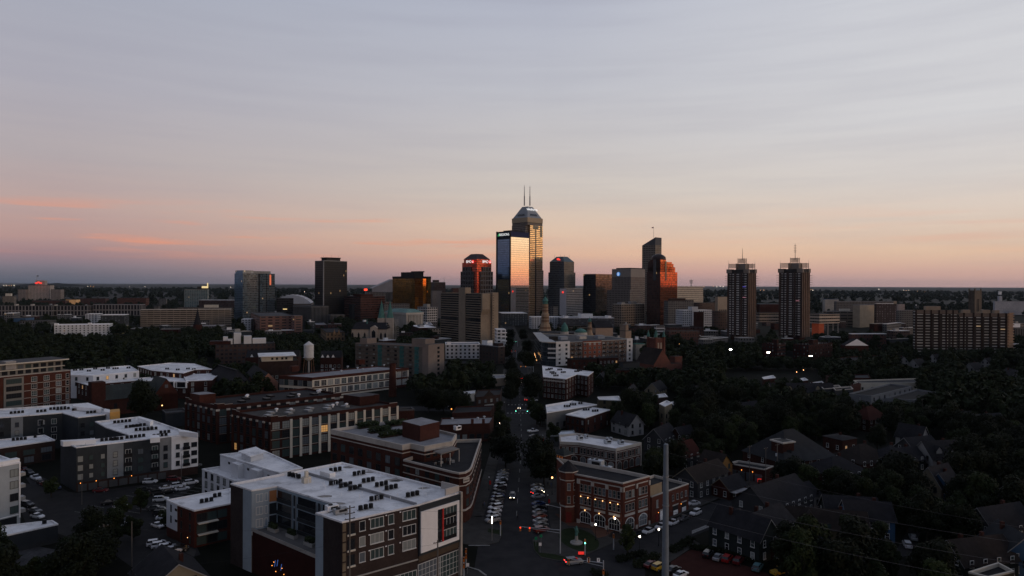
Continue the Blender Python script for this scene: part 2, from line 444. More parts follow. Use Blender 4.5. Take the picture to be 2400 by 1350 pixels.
sheet('gravel_lot', [P_(0,1290), P_(60,1275), P_(190,1300), P_(200,1330), P_(0,1350)],.02, pbr('pale_gravel',(.06,.06,.062),.95, var=.4, scale=1.5))
sheet('car_park', [(62,470),(110,470),(150,520),(90,545)],.02, ASPH2)
m = MB(); n = 60
for j in range(2):
 for i in range(n):
  f = lambda k, jj: (-8200 + k * 60,9000 + jj * 900,(62 if jj == 1 else 0) * max(0, math.exp(-((k - 25) / 9) ** 2)) * (1 + .12 * math.sin(k * 1.7)))
  m.face([f(i, j), f(i + 1, j), f(i + 1, j + 1), f(i, j + 1)])
struct('hills', m, GRASS)
# --- buildings: shared machinery
GL_D = pbr('window_glass_dark',(.018,.02,.024),.1, var=0, spec=.7)
GL_S = pbr('window_glass_sky',(.2,.23,.26),.12,.45, var=0, spec=.6)
GL_B = pbr('window_glass_blind',(.22,.24,.235),.45, var=.05, spec=.5)
GL_G = pbr('window_glass_green',(.05,.075,.075),.15,.1, var=0, spec=.6)
GL_L = pbr('window_glass_lit',(.4,.3,.15),.3, var=0, emis=(1,.5,.16), es=.35)
GLASS = [GL_D, GL_S, GL_B, GL_G, GL_L]
FR_W = pbr('frame_white',(.6,.6,.58),.6, var=0)
FR_D = pbr('frame_dark',(.03,.03,.032),.6, var=0)
FR_S = pbr('frame_stone',(.36,.33,.3),.8, var=0)
FRAMES = {'w': FR_W, 'd': FR_D, 's': FR_S}
WCACHE = {}
def win_parts(w, h, sty, g, fr):
 """pane and frame meshes; local x along the wall, -y outward, origin at the sill centre"""
 key = (round(w,2), round(h,2), sty, g, fr)
 if key in WCACHE: return WCACHE[key]
 nx, ny, sill, arch = sty
 P, F = MB(), MB()
 t = .09 if max(w, h) < 2.6 else .12
 y0 = -.03
 if arch:
  r = w / 2; n = 10; zc = h - r * arch
  top = [(r * math.cos(math.pi * i / n), y0, zc + r * arch * math.sin(math.pi * i / n)) for i in range(n + 1)]
  P.face([(-w / 2, y0,0),(w / 2, y0,0)] + top)
  tt = .3
  for i in range(n):
   a0, a1 = math.pi * i / n, math.pi * (i + 1) / n
   q = lambda rr, a, y: (rr * math.cos(a), y, zc + (rr * arch + (rr - r) * (1 - arch)) * math.sin(a))
   F.face([q(r, a0,-.09), q(r + tt, a0,-.09), q(r + tt, a1,-.09), q(r, a1,-.09)])
  hh = zc
 else:
  P.face([(-w / 2, y0,0),(w / 2, y0,0),(w / 2, y0, h),(-w / 2, y0, h)])
  hh = h
  F.box((0,-.05, h + t / 2),(w + 2 * t,.1, t))
 for s_ in (-1,1): F.box((s_ * (w / 2 + t / 2),-.05, hh / 2),(t,.1, hh))
 F.box((0,-.06 if not sill else -.11,-t / 2),(w + 2 * t + (.12 if sill else 0),.12 if not sill else .22, t * (1.6 if sill else 1)))
 for i in range(1, nx): F.box((-w / 2 + w * i / nx,-.045, hh / 2 if not arch else h / 2 - .1),(t * .6,.05,(hh if not arch else h * .93)))
 for i in range(1, ny): F.box((0,-.04, h * i / ny),(w,.05, t * .6))
 r_ = (P.mesh('pane', [GLASS[g]]), F.mesh('frame', [FRAMES[fr]]), P, F)
 WCACHE[key] = r_
 return r_
JOINC = {}
def joined(w, h, sty, g, fr):
 key = (round(w,2), round(h,2), sty, g, fr)
 if key not in JOINC:
  _, _, P, F = win_parts(w, h, sty, g, fr)
  M = MB(); M.v = P.v + F.v; k = len(P.v)
  M.f = list(P.f) + [tuple(i + k for i in f) for f in F.f]
  M.m = [0] * len(P.f) + [1] * len(F.f); M.uv = P.uv + F.uv
  JOINC[key] = (M.mesh('window', [GLASS[g], FRAMES[fr]]), M)
 return JOINC[key]
def gridbox(x0, xc, x1, yt, D, a=45, dl=25, dr=25):
 """footprint of a block whose corner at picture column xc is nearest; a = turn of its right face"""
 P = Vector(XY(xc, D)); a = R(a)
 d1 = Vector((-math.sin(a), math.cos(a))); d2 = Vector((math.cos(a), math.sin(a)))
 def reach(px, d, dflt):
  u = (px - 1200) / FPX
  k = d.x - u * d.y
  if abs(k) < 1e-6: return dflt
  t = (u * P.y - P.x) / k
  return t if 1 < t < 400 else dflt
 t1 = reach(x0, d1, dl) if x0 is not None and x0 < xc - .4 else dl
 t2 = reach(x1, d2, dr) if x1 is not None and x1 > xc + .4 else dr
 z = AT(xc, yt, D).z
 A = P + d1 * t1; B = P + d2 * t2; Q = P + d1 * t1 + d2 * t2
 return [tuple(P), tuple(B), tuple(Q), tuple(A)], z
def setin(f, k0, k1, j0, j1):
 """part of the block f = [corner, right, back, left]; k along the right face, j along the left face"""
 P, B, Q, A = [Vector(p) for p in f]
 q = lambda k, j: tuple(P + (B - P) * k + (A - P) * j)
 return [q(k0, j0), q(k1, j0), q(k1, j1), q(k0, j1)]
class Bld:
 def __init__(s, name, label, cat, foot, z1, z0=0.0, group=None, ref=None):
  s.foot = list(foot); s.z0, s.z1 = z0, z1
  cx = sum(p[0] for p in foot) / len(foot); cy = sum(p[1] for p in foot) / len(foot)
  s.root = thing(name, label, cat,(cx, cy, z0), group); s.w = []
  if ref: landmark(cx, cy, z1, ref)
 def part(s, name, mb, mats, parent=None): return mb.build(name, mats, parent or s.root)
 def walls(s, mat, z0=None, z1=None, foot=None, name='wall', top=None):
  m = MB(); f = foot or s.foot
  m.prism(f, s.z0 if z0 is None else z0, s.z1 if z1 is None else z1,0, None if top is None else 1, mat['bay'] if 'bay' in mat else None)
  return s.part(name, m, [mat] + ([top] if top else []))
 def roof(s, mat, cap=None, ph=.5, foot=None, z=None, cw=.35, ch=.35, name='roof'):
  f = foot or s.foot; z = s.z1 if z is None else z
  i_ = inset(f, cw); o_ = inset(f,-.06)
  m = MB(); m.face([(p[0], p[1], z - ph) for p in i_]); r = s.part(name, m, mat)
  p = MB(); n = len(i_)
  for k in range(n):
   j = (k + 1) % n
   p.face([(*o_[k], z + .03),(*o_[j], z + .03),(*i_[j], z + .03),(*i_[k], z + .03)])
   p.face([(*o_[k], z - ch),(*o_[j], z - ch),(*o_[j], z + .03),(*o_[k], z + .03)])
   p.face([(*i_[j], z - ph),(*i_[k], z - ph),(*i_[k], z + .03),(*i_[j], z + .03)])
   p.face([(*o_[j], z - ch),(*o_[k], z - ch),(*i_[k], z - ch),(*i_[j], z - ch)])
  s.part('parapet', p, cap or mat)
  return r
 def block(s, foot, z0, z1, mat, top=None, name='penthouse', mb=None):
  m = MB(); m.prism(foot, z0, z1,0,1, mat['bay'] if 'bay' in mat else None)
  return s.part(name, m, [mat, top or mat])
 def edge(s, i, foot=None):
  f = foot or s.foot; n = len(f); return f[i % n], f[(i + 1) % n]
 def facing(s, p, q):
  nx, ny = q[1] - p[1],-(q[0] - p[0]); l = math.hypot(nx, ny)
  mx, my = (p[0] + q[0]) / 2,(p[1] + q[1]) / 2
  return (nx * -mx + ny * -my) / l / math.hypot(mx, my) > -.12
 def wins(s, p, q, zs, n, w, h, sty=(1,1,1,0), fr='w', gw=(5,2,2,2,.06), a=.0, b=1.0, grp=1, gap=None, skip=0, name='window'):
  """n groups of grp windows between fractions a and b of the wall p > q (outside on the right hand)"""
  p, q = Vector(p[:2]), Vector(q[:2])
  if not s.facing(p, q): return
  u = (q - p).normalized(); Lh = (q - p).length; nrm = Vector((u.y,-u.x)); rz = math.atan2(u.y, u.x)
  for z in zs:
   for k in range(n):
    c_ = Lh * (a + (b - a) * (k + .5) / n)
    for g in range(grp):
     if skip and random.random() < skip: continue
     x = c_ + (g - (grp - 1) / 2) * (gap or w * 1.35)
     pos = p + u * x
     gi = random.choices(range(5), gw)[0]
     s.w.append((pos.x, pos.y, z, rz, w, h, sty, gi, fr, name))
 def finish(s, most=100, sub=270):
  s.w.sort(key=lambda t: t[0] ** 2 + t[1] ** 2 + (t[2] - CAMZ) ** 2)
  o = s.root['org']; rest = MB(); cnt = {}
  for (x, y, z, rz, w_, h, sty, g, fr, nm) in s.w:
   cnt[nm] = cnt.get(nm,0) + 1
   loc = (x - o[0], y - o[1], z - o[2])
   if cnt[nm] <= most:
    if y < sub:
     pm, fm, _, _ = win_parts(w_, h, sty, g, fr)
     a = link(nm, pm, s.root, loc,(0,0, rz)); link('frame', fm, a)
    else:
     link(nm, joined(w_, h, sty, g, fr)[0], s.root, loc,(0,0, rz))
   else:
    M = joined(w_, h, sty, g, fr)[1]; k = len(rest.v); ca, sa = math.cos(rz), math.sin(rz)
    rest.v += [(x + vx * ca - vy * sa, y + vx * sa + vy * ca, z + vz) for vx, vy, vz in M.v]
    rest.f += [tuple(i + k for i in f) for f in M.f]; rest.uv += M.uv
    gm = g; fm_ = 5 + 'wds'.index(fr)
    rest.m += [gm if q == 0 else fm_ for q in M.m]
  if rest.f:
   r = rest.build('window', GLASS + [FR_W, FR_D, FR_S], s.root); r['kind'] = 'stuff'
  s.w = []
# --- downtown towers
def far(name, label, cat, x0, xc, x1, yt, D, mat, a=45, roofm=None, pent=(), cap=None, ref=None, z0=0, dl=25, dr=25, capm=None, group=None):
 """a block seen far off; pent: (k0, k1, j0, j1, height, material)"""
 f, z = gridbox(x0, xc, x1, yt, D, a, dl, dr)
 b = Bld(name, label, cat, f, z, z0, group, ref)
 b.f = f
 b.walls(mat)
 b.roof(roofm or ROOFG, capm or roofm or ROOFG, ph=.8, cw=.6, ch=cap or .6)
 for (k0, k1, j0, j1, h, pm) in pent:
  b.block(setin(f, k0, k1, j0, j1), z - .8, z + h, pm, ROOFG)
 return b
def mast(b, px, y0, y1, D, r=.5, name='antenna', mat=None, ticks=0):
 m = MB(); p0, p1 = AT(px, y0, D), AT(px, y1, D)
 m.tube(p0, p1, r, r * .4,6)
 for i in range(ticks):
  q = p0.lerp(p1,.45 + .5 * i / max(1, ticks)); m.box(q,(r * 7, r * 1.2, r * 1.2))
 b.part(name, m, mat or METAL)
F_sf_r = facade('granite_bands_tall',(.3,.23,.17),(.85,.6,.34),3.2,4.0,.99,.56,.9,0, rough=.18, vary=.25, wrough=.4)  # evening gold tinted into the glass bands of the sunset-facing side
F_sf_d = facade('granite_grid_tall',(.3,.25,.21),(.03,.03,.035),3.2,4.0,.72,.5,.3,.004, rough=.2)
D = 1450
f, z = gridbox(1199,1235.5,1271.5,509, D)
b = Bld('office_tower', 'tallest tower, tan granite with a sloped grey crown and two masts', 'skyscraper', f, z, ref='the tallest tower with two masts')
b.walls(F_sf_r,0, z - 16, foot=setin(f,.17,1,.0,1))
b.walls(F_sf_d,0, z - 16, foot=setin(f,0,.17,.12,1), name='side_shaft')
b.block(setin(f,.02,1,.02,1), z - 16, z - 10, F_sf_d, name='upper_storey')
b.block(setin(f,0,1,0,1), z - 10.02, z, pbr('sunset_tinted_granite',(.4,.31,.21),.35, var=.08), name='upper_band')  # granite tinted warm to carry the evening light
for k in (.36,.58,.82):
 m = MB(); q = setin(f, k, k + .13,-.006,.05); m.prism(q, z - 40 if k > .8 else z - 24, z - 17,0,0)
 b.part('corner_window', m, GL_D)
m = MB(); m.prism(setin(f,.5,.57,-.004,.06),0, z - 17,0,0); b.part('recess', m, GL_D)
m = MB(); m.prism(setin(f,.58,1.04,-.02,.5),0, AT(1250,633, D).z,0,1, F_sf_d['bay']); b.part('lower_shaft', m, [F_sf_d, ROOFG])
zc = AT(1235,481, D).z
cr = pbr('crown_metal',(.27,.28,.29),.45,.3, var=.06)
m = MB(); lo = setin(f,.03,.97,.03,.97); hi = setin(f,.32,.66,.32,.66)
m.frustum(lo, z, hi, zc,0, True); b.part('crown', m, cr)
def onslope(k, j, t, lo=lo, hi=hi, z0=z, z1=zc):
 a_ = Vector(lo[0]) + (Vector(lo[1]) - Vector(lo[0])) * k + (Vector(lo[3]) - Vector(lo[0])) * j
 b_ = Vector(hi[0]) + (Vector(hi[1]) - Vector(hi[0])) * k + (Vector(hi[3]) - Vector(hi[0])) * j
 q = a_.lerp(b_, t); return Vector((q.x, q.y, z0 + (z1 - z0) * t))
for side in (0,1):
 m = MB()
 P = [(.2,.18),(.78,.18),(.76,.34),(.22,.34)]
 pts = [onslope(k if side == 0 else 0,0 if side == 0 else k, t) for k, t in P]
 off = Vector((.3,-.5,.15)) if side == 0 else Vector((-.5,-.5,.15))
 pts = [p + off for p in pts]
 m.face(pts if side == 0 else pts[::-1]); b.part('louvre', m, GL_D)
nr = Vector((math.sin(R(45)),-math.cos(R(45)),0)); ur = Vector((math.cos(R(45)), math.sin(R(45)),0))
text('salesforce',8.6, onslope(.52,0,.72) + nr * 1.5 + Vector((0,0,.8)), ur, nr + Vector((0,0,.5)), SIGNW, b.root)
for px, yt in ((1229,434),(1242,436)):
 m = MB(); m.tube(AT(px,482, D), AT(px,459, D),1.4,1.2,6); m.tube(AT(px,459, D), AT(px, yt, D),.75,.35,6)
 for i in range(4): m.box(AT(px,459 - i * 5 - 4, D),(2.4,.8,.8))
 b.part('antenna_mast', m, METAL)
F_rg_r = facade('sunset_tinted_mirror',(.34,.28,.22),(.8,.74,.66),4.2,4.0,.96,.9,.97,0, rough=.03, vary=.035, wvar=.05)  # sunset reflection tinted into the glass of the right face
F_rg_l = facade('sky_tinted_mirror',(.02,.035,.06),(.16,.26,.4),3.6,4.0,.94,.9,.9,.002, rough=.07, vary=.12, wvar=.05)  # reflected bluish sky tinted into the glass of the left face
D = 1250
f, z = gridbox(1164,1195,1239.3,542, D)
b = Bld('mirror_tower', 'mirror glass tower with a navy sign band in front of the tallest tower', 'skyscraper', f, z, ref='the mirror glass tower')
zb = AT(1217,555, D).z
P_, B_, Q_, A_ = f
m = MB(); m.wallq(P_, B_,0, zb,0, F_rg_r['bay']); b.part('curtain_wall', m, F_rg_r)
m = MB(); m.wallq(A_, P_,0, z - 14,0, F_rg_l['bay']); m.wallq(B_, Q_,0, z,0, F_rg_l['bay']); m.wallq(Q_, A_,0, z,0, F_rg_l['bay']); b.part('wall', m, F_rg_l)
NAVY = pbr('navy_panel',(.012,.02,.075),.4, var=.05)
m = MB(); m.wallq(P_, B_, zb, z + .5); b.part('navy_band', m, NAVY)
m = MB(); m.wallq(A_, P_, z - 14, z + .5); b.part('sign_band', m, pbr('dark_navy_panel',(.008,.012,.03),.4, var=.05))
b.roof(ROOFD, BLACK, ph=1)
m = MB()
for q in (P_, A_): m.box((q[0], q[1] - .2, z / 2),(2.0,2.0, z + 2), R(45))
b.part('corner_fin', m, BLACK)
m = MB(); q = setin(f,1.0,1.11,.1,.9); m.prism(q,0, z - 8,0,1); b.part('side_pier', m, [pbr('tan_granite_pier',(.26,.16,.11),.5, var=.1), ROOFD])
m = MB()
for i in range(9): m.prism(setin(f,.995,1.115,.08,.9),20 + i * 16,20.8 + i * 16,0,0)
b.part('pier_trim', m, CREAM)
nl = Vector((-math.sin(R(45)),-math.cos(R(45)),0)); ul = Vector((math.cos(R(45)),-math.sin(R(45)),0))
cl = Vector((*A_,0)).lerp(Vector((*P_,0)),.58); cl.z = AT(1180,549, D).z
text('REGIONS',6.2, cl + nl * .8, ul, nl, SIGNW, b.root)
m = MB(); c0 = Vector((*A_,0)).lerp(Vector((*P_,0)),.17) + nl * .7; zz = cl.z
for dx, dz in ((-1.5,-2),(1.5,-2),(0,.6)):
 q = c0 + ul * dx; m.face([(q.x - ul.x * 1.4, q.y - ul.y * 1.4, zz + dz),(q.x + ul.x * 1.4, q.y + ul.y * 1.4, zz + dz),(q.x, q.y, zz + dz + 2.3)])
b.part('sign_triangle', m, pbr('sign_green',(.1,.6,.2), var=0, emis=(.15,.9,.3), es=.7))
b.block(setin(f,.2,.8,.2,.8), z - 1, z + 3, BLACK, ROOFD)
F_bm = facade('black_glass_grid',(.12,.115,.12),(.012,.012,.016),6.2,8.0,.74,.74,.2,.0, rough=.15)
F_bm_r = facade('red_glass_wall',(.1,.03,.02),(.5,.1,.06),3.1,4.0,.86,.8,.75,0, rough=.12, vary=.35)
D = 1150
f, z = gridbox(1083,1117,1151.5,615, D)
b = Bld('stepped_tower', 'dark red stepped tower with a hipped roof and white lit signs', 'skyscraper', f, z, ref='the dark red stepped tower')
b.walls(F_bm_r,0, z, name='wall')
z1, z2 = AT(1117,636, D).z, AT(1117,625, D).z
m = MB(); m.prism(setin(f,.2,1.05,-.06,.5),0, z1,0,1, F_bm['bay']); m.prism(setin(f,.36,.92,-.05,.4), z1, z2,0,1, F_bm['bay']); b.part('right_bay', m, [F_bm, ROOFD])
m = MB(); m.prism(setin(f,-.06,.5,.2,1.05),0, z1,0,1, F_bm['bay']); m.prism(setin(f,-.05,.4,.36,.92), z1, z2,0,1, F_bm['bay']); b.part('left_bay', m, [F_bm, ROOFD])
zt, ze = AT(1117,594, D).z, AT(1117,607, D).z
m = MB(); m.prism(setin(f,.06,.94,.06,.94), z - .1, ze,0,0); b.part('sign_storey', m, F_bm_r)
m = MB(); m.frustum(setin(f,.04,.96,.04,.96), ze, setin(f,.3,.7,.3,.7), zt,0); b.part('hipped_roof', m, pbr('dark_roof_metal',(.05,.03,.03),.4,.2, var=.1))
for u_, n_, P0, P1, t0, sc in ((ur, nr, f[0], f[1],.56,6.4),(ul, nl, f[3], f[0],.48,6.4)):
 q = Vector((*P0,0)).lerp(Vector((*P1,0)), t0); q.z = AT(1117,613, D).z
 text('BMO', sc, q + n_ * .9, u_, n_, SIGNW, b.root)
 m = MB(); q2 = q + u_ * 10.5 + n_ * .9; m.box((q2.x, q2.y, q.z),(4.4,.4,4.8), math.atan2(u_.y, u_.x)); b.part('sign', m, SIGNR)
 m = MB(); q3 = q2 + n_ * .3; m.box((q3.x, q3.y, q.z - 1),(2.6,.3,.9), math.atan2(u_.y, u_.x)); m.box((q3.x, q3.y, q.z + .6),(2.2,.3,.7), math.atan2(u_.y, u_.x)); b.part('sign_bar', m, SIGNW)
F_ch = facade('grey_banded_glass',(.13,.135,.14),(.045,.06,.075),3.0,4.0,.95,.52,.35,.006, rough=.15)
F_ch_r = facade('tan_grey_grid',(.22,.2,.17),(.09,.085,.08),3.0,4.0,.6,.6,.4,.006, rough=.2)
D = 1450
f, z = gridbox(1285,1322,1348.5,638, D)
b = Bld('chamfered_tower', 'grey banded tower with cut off hipped top and small red emblem', 'skyscraper', f, z, ref='the grey tower with the red emblem')
def twoface(b, f, z0, z1, ml, mr, name='wall'):
 P_, B_, Q_, A_ = f; m = MB()
 m.wallq(P_, B_, z0, z1,0, mr['bay'] if 'bay' in mr else None); m.wallq(A_, P_, z0, z1,1, ml['bay'] if 'bay' in ml else None)
 m.wallq(B_, Q_, z0, z1,1, ml['bay'] if 'bay' in ml else None); m.wallq(Q_, A_, z0, z1,1, ml['bay'] if 'bay' in ml else None)
 m.face([(*q, z1) for q in f],2)
 return b.part(name, m, [mr, ml, ROOFD])
twoface(b, f,0, z, F_ch, F_ch_r)
f2 = setin(f,.05,.95,.05,.95); z2 = AT(1322,613, D).z; z3 = AT(1322,600.5, D).z
twoface(b, f2, z, z2, F_ch, F_ch_r, 'upper_storeys')
m = MB(); m.frustum(setin(f,.05,.95,.05,.95), z2, setin(f,.3,.7,.3,.7), z3,0); b.part('hipped_crown', m, pbr('green_grey_glass_roof',(.1,.14,.15),.3,.4, var=.1))
q = (Vector((*f[3],0)).lerp(Vector((*f[0],0)),.56)); q.z = AT(1306,607, D).z
m = MB(); m.ball(q + Vector((1.5,-3.5,0)),3.2,8,5,0,.75); m.ball(q + Vector((4.5,-3.5,-1)),2.0,8,5,0,.8); b.part('emblem', m, SIGNR)
for px in (1300,1313,1323,1334): mast(b, px,604,596, D,.35)
F_cc = facade('black_curtain_wall',(.014,.0145,.016),(.008,.009,.011),1.5,3.9,.78,.82,.04,.004, rough=.35, vary=.4)
b = far('dark_slab_tower', 'flat topped near black slab tower with a rooftop plant deck', 'skyscraper',738,758,813.5,610.5,1200, F_cc, roofm=ROOFD, pent=[(.2,.78,.2,.8,4.5, pbr('dark_plant_wall',(.05,.045,.04),.8))], ref='the near black slab tower', capm=METAL)
m = MB(); f2 = setin(b.f,.17,.8,.17,.83); m.prism(f2, b.z1 + 4.6, b.z1 + 6,0,0, bottom=True); b.part('roof_canopy', m, BLACK)
m = MB(); m.box((b.f[0][0], b.f[0][1] - .3, b.z1 / 2),(1.6,1.6, b.z1), R(45)); b.part('corner_strip', m, pbr('pale_strip',(.22,.22,.22),.6))
for px in (758,777,793): mast(b, px,603,597,1200,.25)
F_mk = facade('teal_glass_balconies',(.16,.18,.19),(.1,.16,.2),2.2,3.2,.9,.7,.55,.012, rough=.1, vary=.65)
F_mk_l = facade('teal_glass_blue',(.1,.13,.15),(.16,.26,.36),2.2,3.2,.94,.84,.7,.004, rough=.08, vary=.3)
D = 1230
f, z = gridbox(549.5,569,644,634, D)
b = Bld('glass_apartment_tower', 'teal glass apartment tower with thin balcony slabs on its face', 'apartment tower', f, z, ref='the teal glass apartment tower')
twoface(b, f,0, z - 5, F_mk_l, F_mk)
m = MB()
for i in range(int((z - 12) / 3.2)):
 m.prism(setin(f,.14,.46,-.035,0),8 + i * 3.2,8.35 + i * 3.2,0,0, bottom=True); m.prism(setin(f,.62,1.0,-.035,0),8 + i * 3.2,8.35 + i * 3.2,0,0, bottom=True)
b.part('balcony_slab', m, pbr('slab_grey',(.24,.25,.25),.8, var=.1))
b.block(setin(f,0,.32,0,.9), z - 5, z + .5, F_mk_l, ROOFG, 'corner_crown'); b.block(setin(f,.34,.9,.12,.8), z - 5, z - .5, pbr('penthouse_panel',(.3,.29,.27),.7), ROOFG)
m = MB(); m.prism(setin(f,.83,.88,-.012,0), z - 26, z - 7,0,0); b.part('light_strip', m, pbr('orange_lit_strip',(.7,.2,.1), var=0, emis=(1,.22,.1), es=.55))
m = MB(); m.prism(setin(f,.48,.52,-.02,0),0, z - 5,0,0); m.prism(setin(f,.72,.745,-.02,0),0, z - 5,0,0); b.part('dark_slot', m, GL_D)
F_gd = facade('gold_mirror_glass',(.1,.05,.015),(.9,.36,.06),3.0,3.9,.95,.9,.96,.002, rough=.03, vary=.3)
F_gd_l = facade('gold_mirror_shaded',(.06,.035,.012),(.3,.15,.035),3.0,3.9,.95,.88,.85,.002, rough=.1, vary=.45)  # darker copy of the gold glass for the face turned from the sunset
f, z = gridbox(920,972,1010,647.5,1250)
b = Bld('gold_office', 'broad gold mirror glass office block with black roof plant', 'office block', f, z, ref='the gold glass office block')
twoface(b, f,0, z - 4, F_gd_l, F_gd)
b.block(setin(f,-.005,1.005,-.005,1.005), z - 4, z, BLACK, ROOFD, 'dark_cornice'); b.block(setin(f,.25,.82,.2,.8), z, z + 8, BLACK, ROOFD); b.block(setin(f,.6,.88,.2,.6), z + 8, z + 10, BLACK, ROOFD)
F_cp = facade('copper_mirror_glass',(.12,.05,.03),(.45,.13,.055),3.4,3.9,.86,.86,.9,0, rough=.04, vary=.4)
F_cp_l = facade('copper_glass_shaded',(.03,.022,.02),(.07,.035,.028),3.4,3.9,.86,.86,.5,.003, rough=.15, vary=.4)  # shade put into the copper glass colour of the left face
D = 1150
f, z = gridbox(1516,1547,1587.5,637, D)
b = Bld('copper_tower', 'copper glass tower stepping up to a small dark dome', 'skyscraper', f, z, ref='the copper glass tower')
twoface(b, f,0, z, F_cp_l, F_cp)
for k1, j1, yt in ((.88,.98,625),(.78,.96,617),(.68,.93,613),(.34,.8,608)):
 twoface(b, setin(f,.02, k1,.02, j1), z, AT(1547, yt, D).z, F_cp_l, F_cp, 'step')
zt = AT(1540,608, D).z
c0 = Vector(setin(f,.18,.2,.38,.4)[0]); m = MB(); m.lathe((c0.x, c0.y, zt), [(13,-.1),(12.4,4),(9.5,7),(5,9.3),(.0,10)],16); b.part('dome', m, pbr('dark_dome',(.04,.03,.03),.4,.2))
m = MB(); m.prism(setin(f,.27,.36,-.006,.03), AT(1557,657, D).z, AT(1557,612, D).z,0,0); b.part('dark_slot', m, GL_D)
m = MB(); m.prism(setin(f,-.006,.03,.3,.52), AT(1530,657, D).z, AT(1530,607, D).z,0,0); b.part('dark_recess', m, GL_D)
F_oa = facade('tan_grid_tower',(.3,.25,.2),(.035,.033,.035),4.6,5.2,.62,.56,.3,.0, rough=.2)
D = 1600
f, z = gridbox(1504.5,1535,1550,574, D)
b = Bld('wedge_top_tower', 'square tan tower with a dark slanted wedge roof and flagpole', 'skyscraper', f, z, ref='the tan wedge topped tower')
b.walls(F_oa)
zt = AT(1535,556, D).z
P_, B_, Q_, A_ = [Vector((*q,0)) for q in f]
h = lambda q, zz: (q.x, q.y, zz)
m = MB(); m.face([h(P_, z), h(B_, z), h(B_, zt), h(P_, zt)]); m.face([h(A_, z), h(P_, z), h(P_, zt)]); m.face([h(B_, z), h(Q_, z), h(B_, zt)]); m.face([h(P_, zt), h(B_, zt), h(Q_, z), h(A_, z)])
b.part('wedge_roof', m, pbr('wedge_slate',(.1,.1,.105),.6))
b2 = thing('rooftop_flag', 'small flag flying from the pole on the tan wedge topped tower', 'flag', AT(1534,556, D))
m = MB(); m.tube(AT(1532,557, D), AT(1532,531, D),.35,.25,6); m.build('pole', METAL, b2)
m = MB(); a0 = AT(1532,532, D); m.face([a0, a0 + Vector((-4.5,0,-.5)), a0 + Vector((-4.5,0,-3.2)), a0 + Vector((0,0,-2.6))]); m.face([a0 + Vector((0,.15,0)), a0 + Vector((0,.15,-2.6)), a0 + Vector((-4.5,.15,-3.2)), a0 + Vector((-4.5,.15,-.5))])
m.build('cloth', pbr('flag_cloth',(.35,.2,.22),.9), b2)
F_at = facade('beige_punched',(.25,.22,.2),(.03,.03,.032),3.6,4.2,.5,.55,.25,.0)
BEI = pbr('beige_blank_wall',(.27,.24,.215),.85, var=.08)
D = 1340
f, z = gridbox(1434,1478,1511.5,630, D)
b = Bld('telephone_office', 'stone grey office block with blank top storeys and round blue sign', 'office block', f, z, ref='the stone grey office block')
zb = AT(1478,649, D).z
b.walls(F_at,0, zb); b.block(f, zb, z, BEI, ROOFD, 'blank_storeys'); b.block(setin(f,.1,.95,.08,.85), z, z + 2.2, BLACK, ROOFD)
f2, z2 = gridbox(1422.5,1476,1507,680, D - 25); b.block(f2,0, z2, F_at, ROOFG, 'lower_wing')
m = MB(); q = Vector((*f[3],0)).lerp(Vector((*f[0],0)),.36); q.z = AT(1449,642, D).z; m.tube(q + nl * .2, q + nl * 1.2,4.2,4.2,16); b.part('round_sign', m, pbr('sign_blue',(.05,.3,.8), var=0, emis=(.06,.36,.9), es=.35))
m = MB(); q2 = q + nl * 1.4
for i in range(4): m.box((q2.x, q2.y, q.z - 2.4 + i * 1.6),(5.2 if i in (1,2) else 3.6,.2,.5), R(-45))
b.part('sign_stripe', m, SIGNW)
F_dk = facade('dark_glass_block',(.035,.035,.038),(.03,.031,.034),3.0,3.9,.9,.7,.4,.004, rough=.15, vary=.5)
F_dk_r = facade('dark_glass_lit_side',(.04,.04,.04),(.12,.11,.1),3.0,3.9,.95,.85,.9,0, rough=.1, vary=.5)  # brighter copy of the black glass for the face towards the sunset
f, z = gridbox(1367,1396,1434,642,1450)
b = Bld('dark_glass_office', 'wide black glass office block beside the stone grey office block', 'office block', f, z, ref='the black glass office block')
twoface(b, f,0, z, F_dk, F_dk_r); b.roof(ROOFD, ROOFD)
b = far('white_slab_hotel', 'long white slab hotel with a red emblem on its blank end', 'hotel',1312,1327,1366,676,1250, facade('white_slab_bands',(.36,.37,.39),(.05,.055,.06),2.6,3.1,.96,.5,.2,.004), capm=METAL, ref='the white slab hotel')
m = MB(); m.wallq(*[b.f[3], b.f[0]],0, b.z1 - .7); 
for i, p in enumerate(m.v): m.v[i] = (p[0] + nl.x * .1, p[1] + nl.y * .1, p[2])
b.part('blank_end', m, pbr('white_end',(.5,.5,.53),.8, var=.06))
m = MB(); q = Vector((*b.f[3],0)).lerp(Vector((*b.f[0],0)),.5) + nl * .5; q.z = AT(1319,685,1255).z; m.ball(q,1.9,8,5); b.part('emblem', m, SIGNR)
b = far('pale_government_block', 'long pale government office with rows of square windows behind the copper tower', 'office block',1560,1575,1648,671,1400, facade('pale_square_grid',(.5,.43,.34),(.06,.055,.05),4.2,4.2,.55,.62,.2,0), capm=CREAM, ref='the pale government office')
mast(b,1620,671,654,1400,1.0, 'radio_mast', METAL,3)
F_ry = facade('dark_brick_white_sash',(.07,.052,.045),(.6,.55,.5),5.6,2.95,.68,.42,.05,.003, rough=.35, vary=.3)
F_ry_r = facade('dark_brick_paned',(.1,.068,.052),(.75,.56,.44),2.6,2.95,.5,.5,.75,.004, rough=.2, vary=.18)  # warm evening tone put into brick and panes of the right face
CAPC = pbr('tower_cap_concrete',(.28,.23,.19),.9, var=.1)
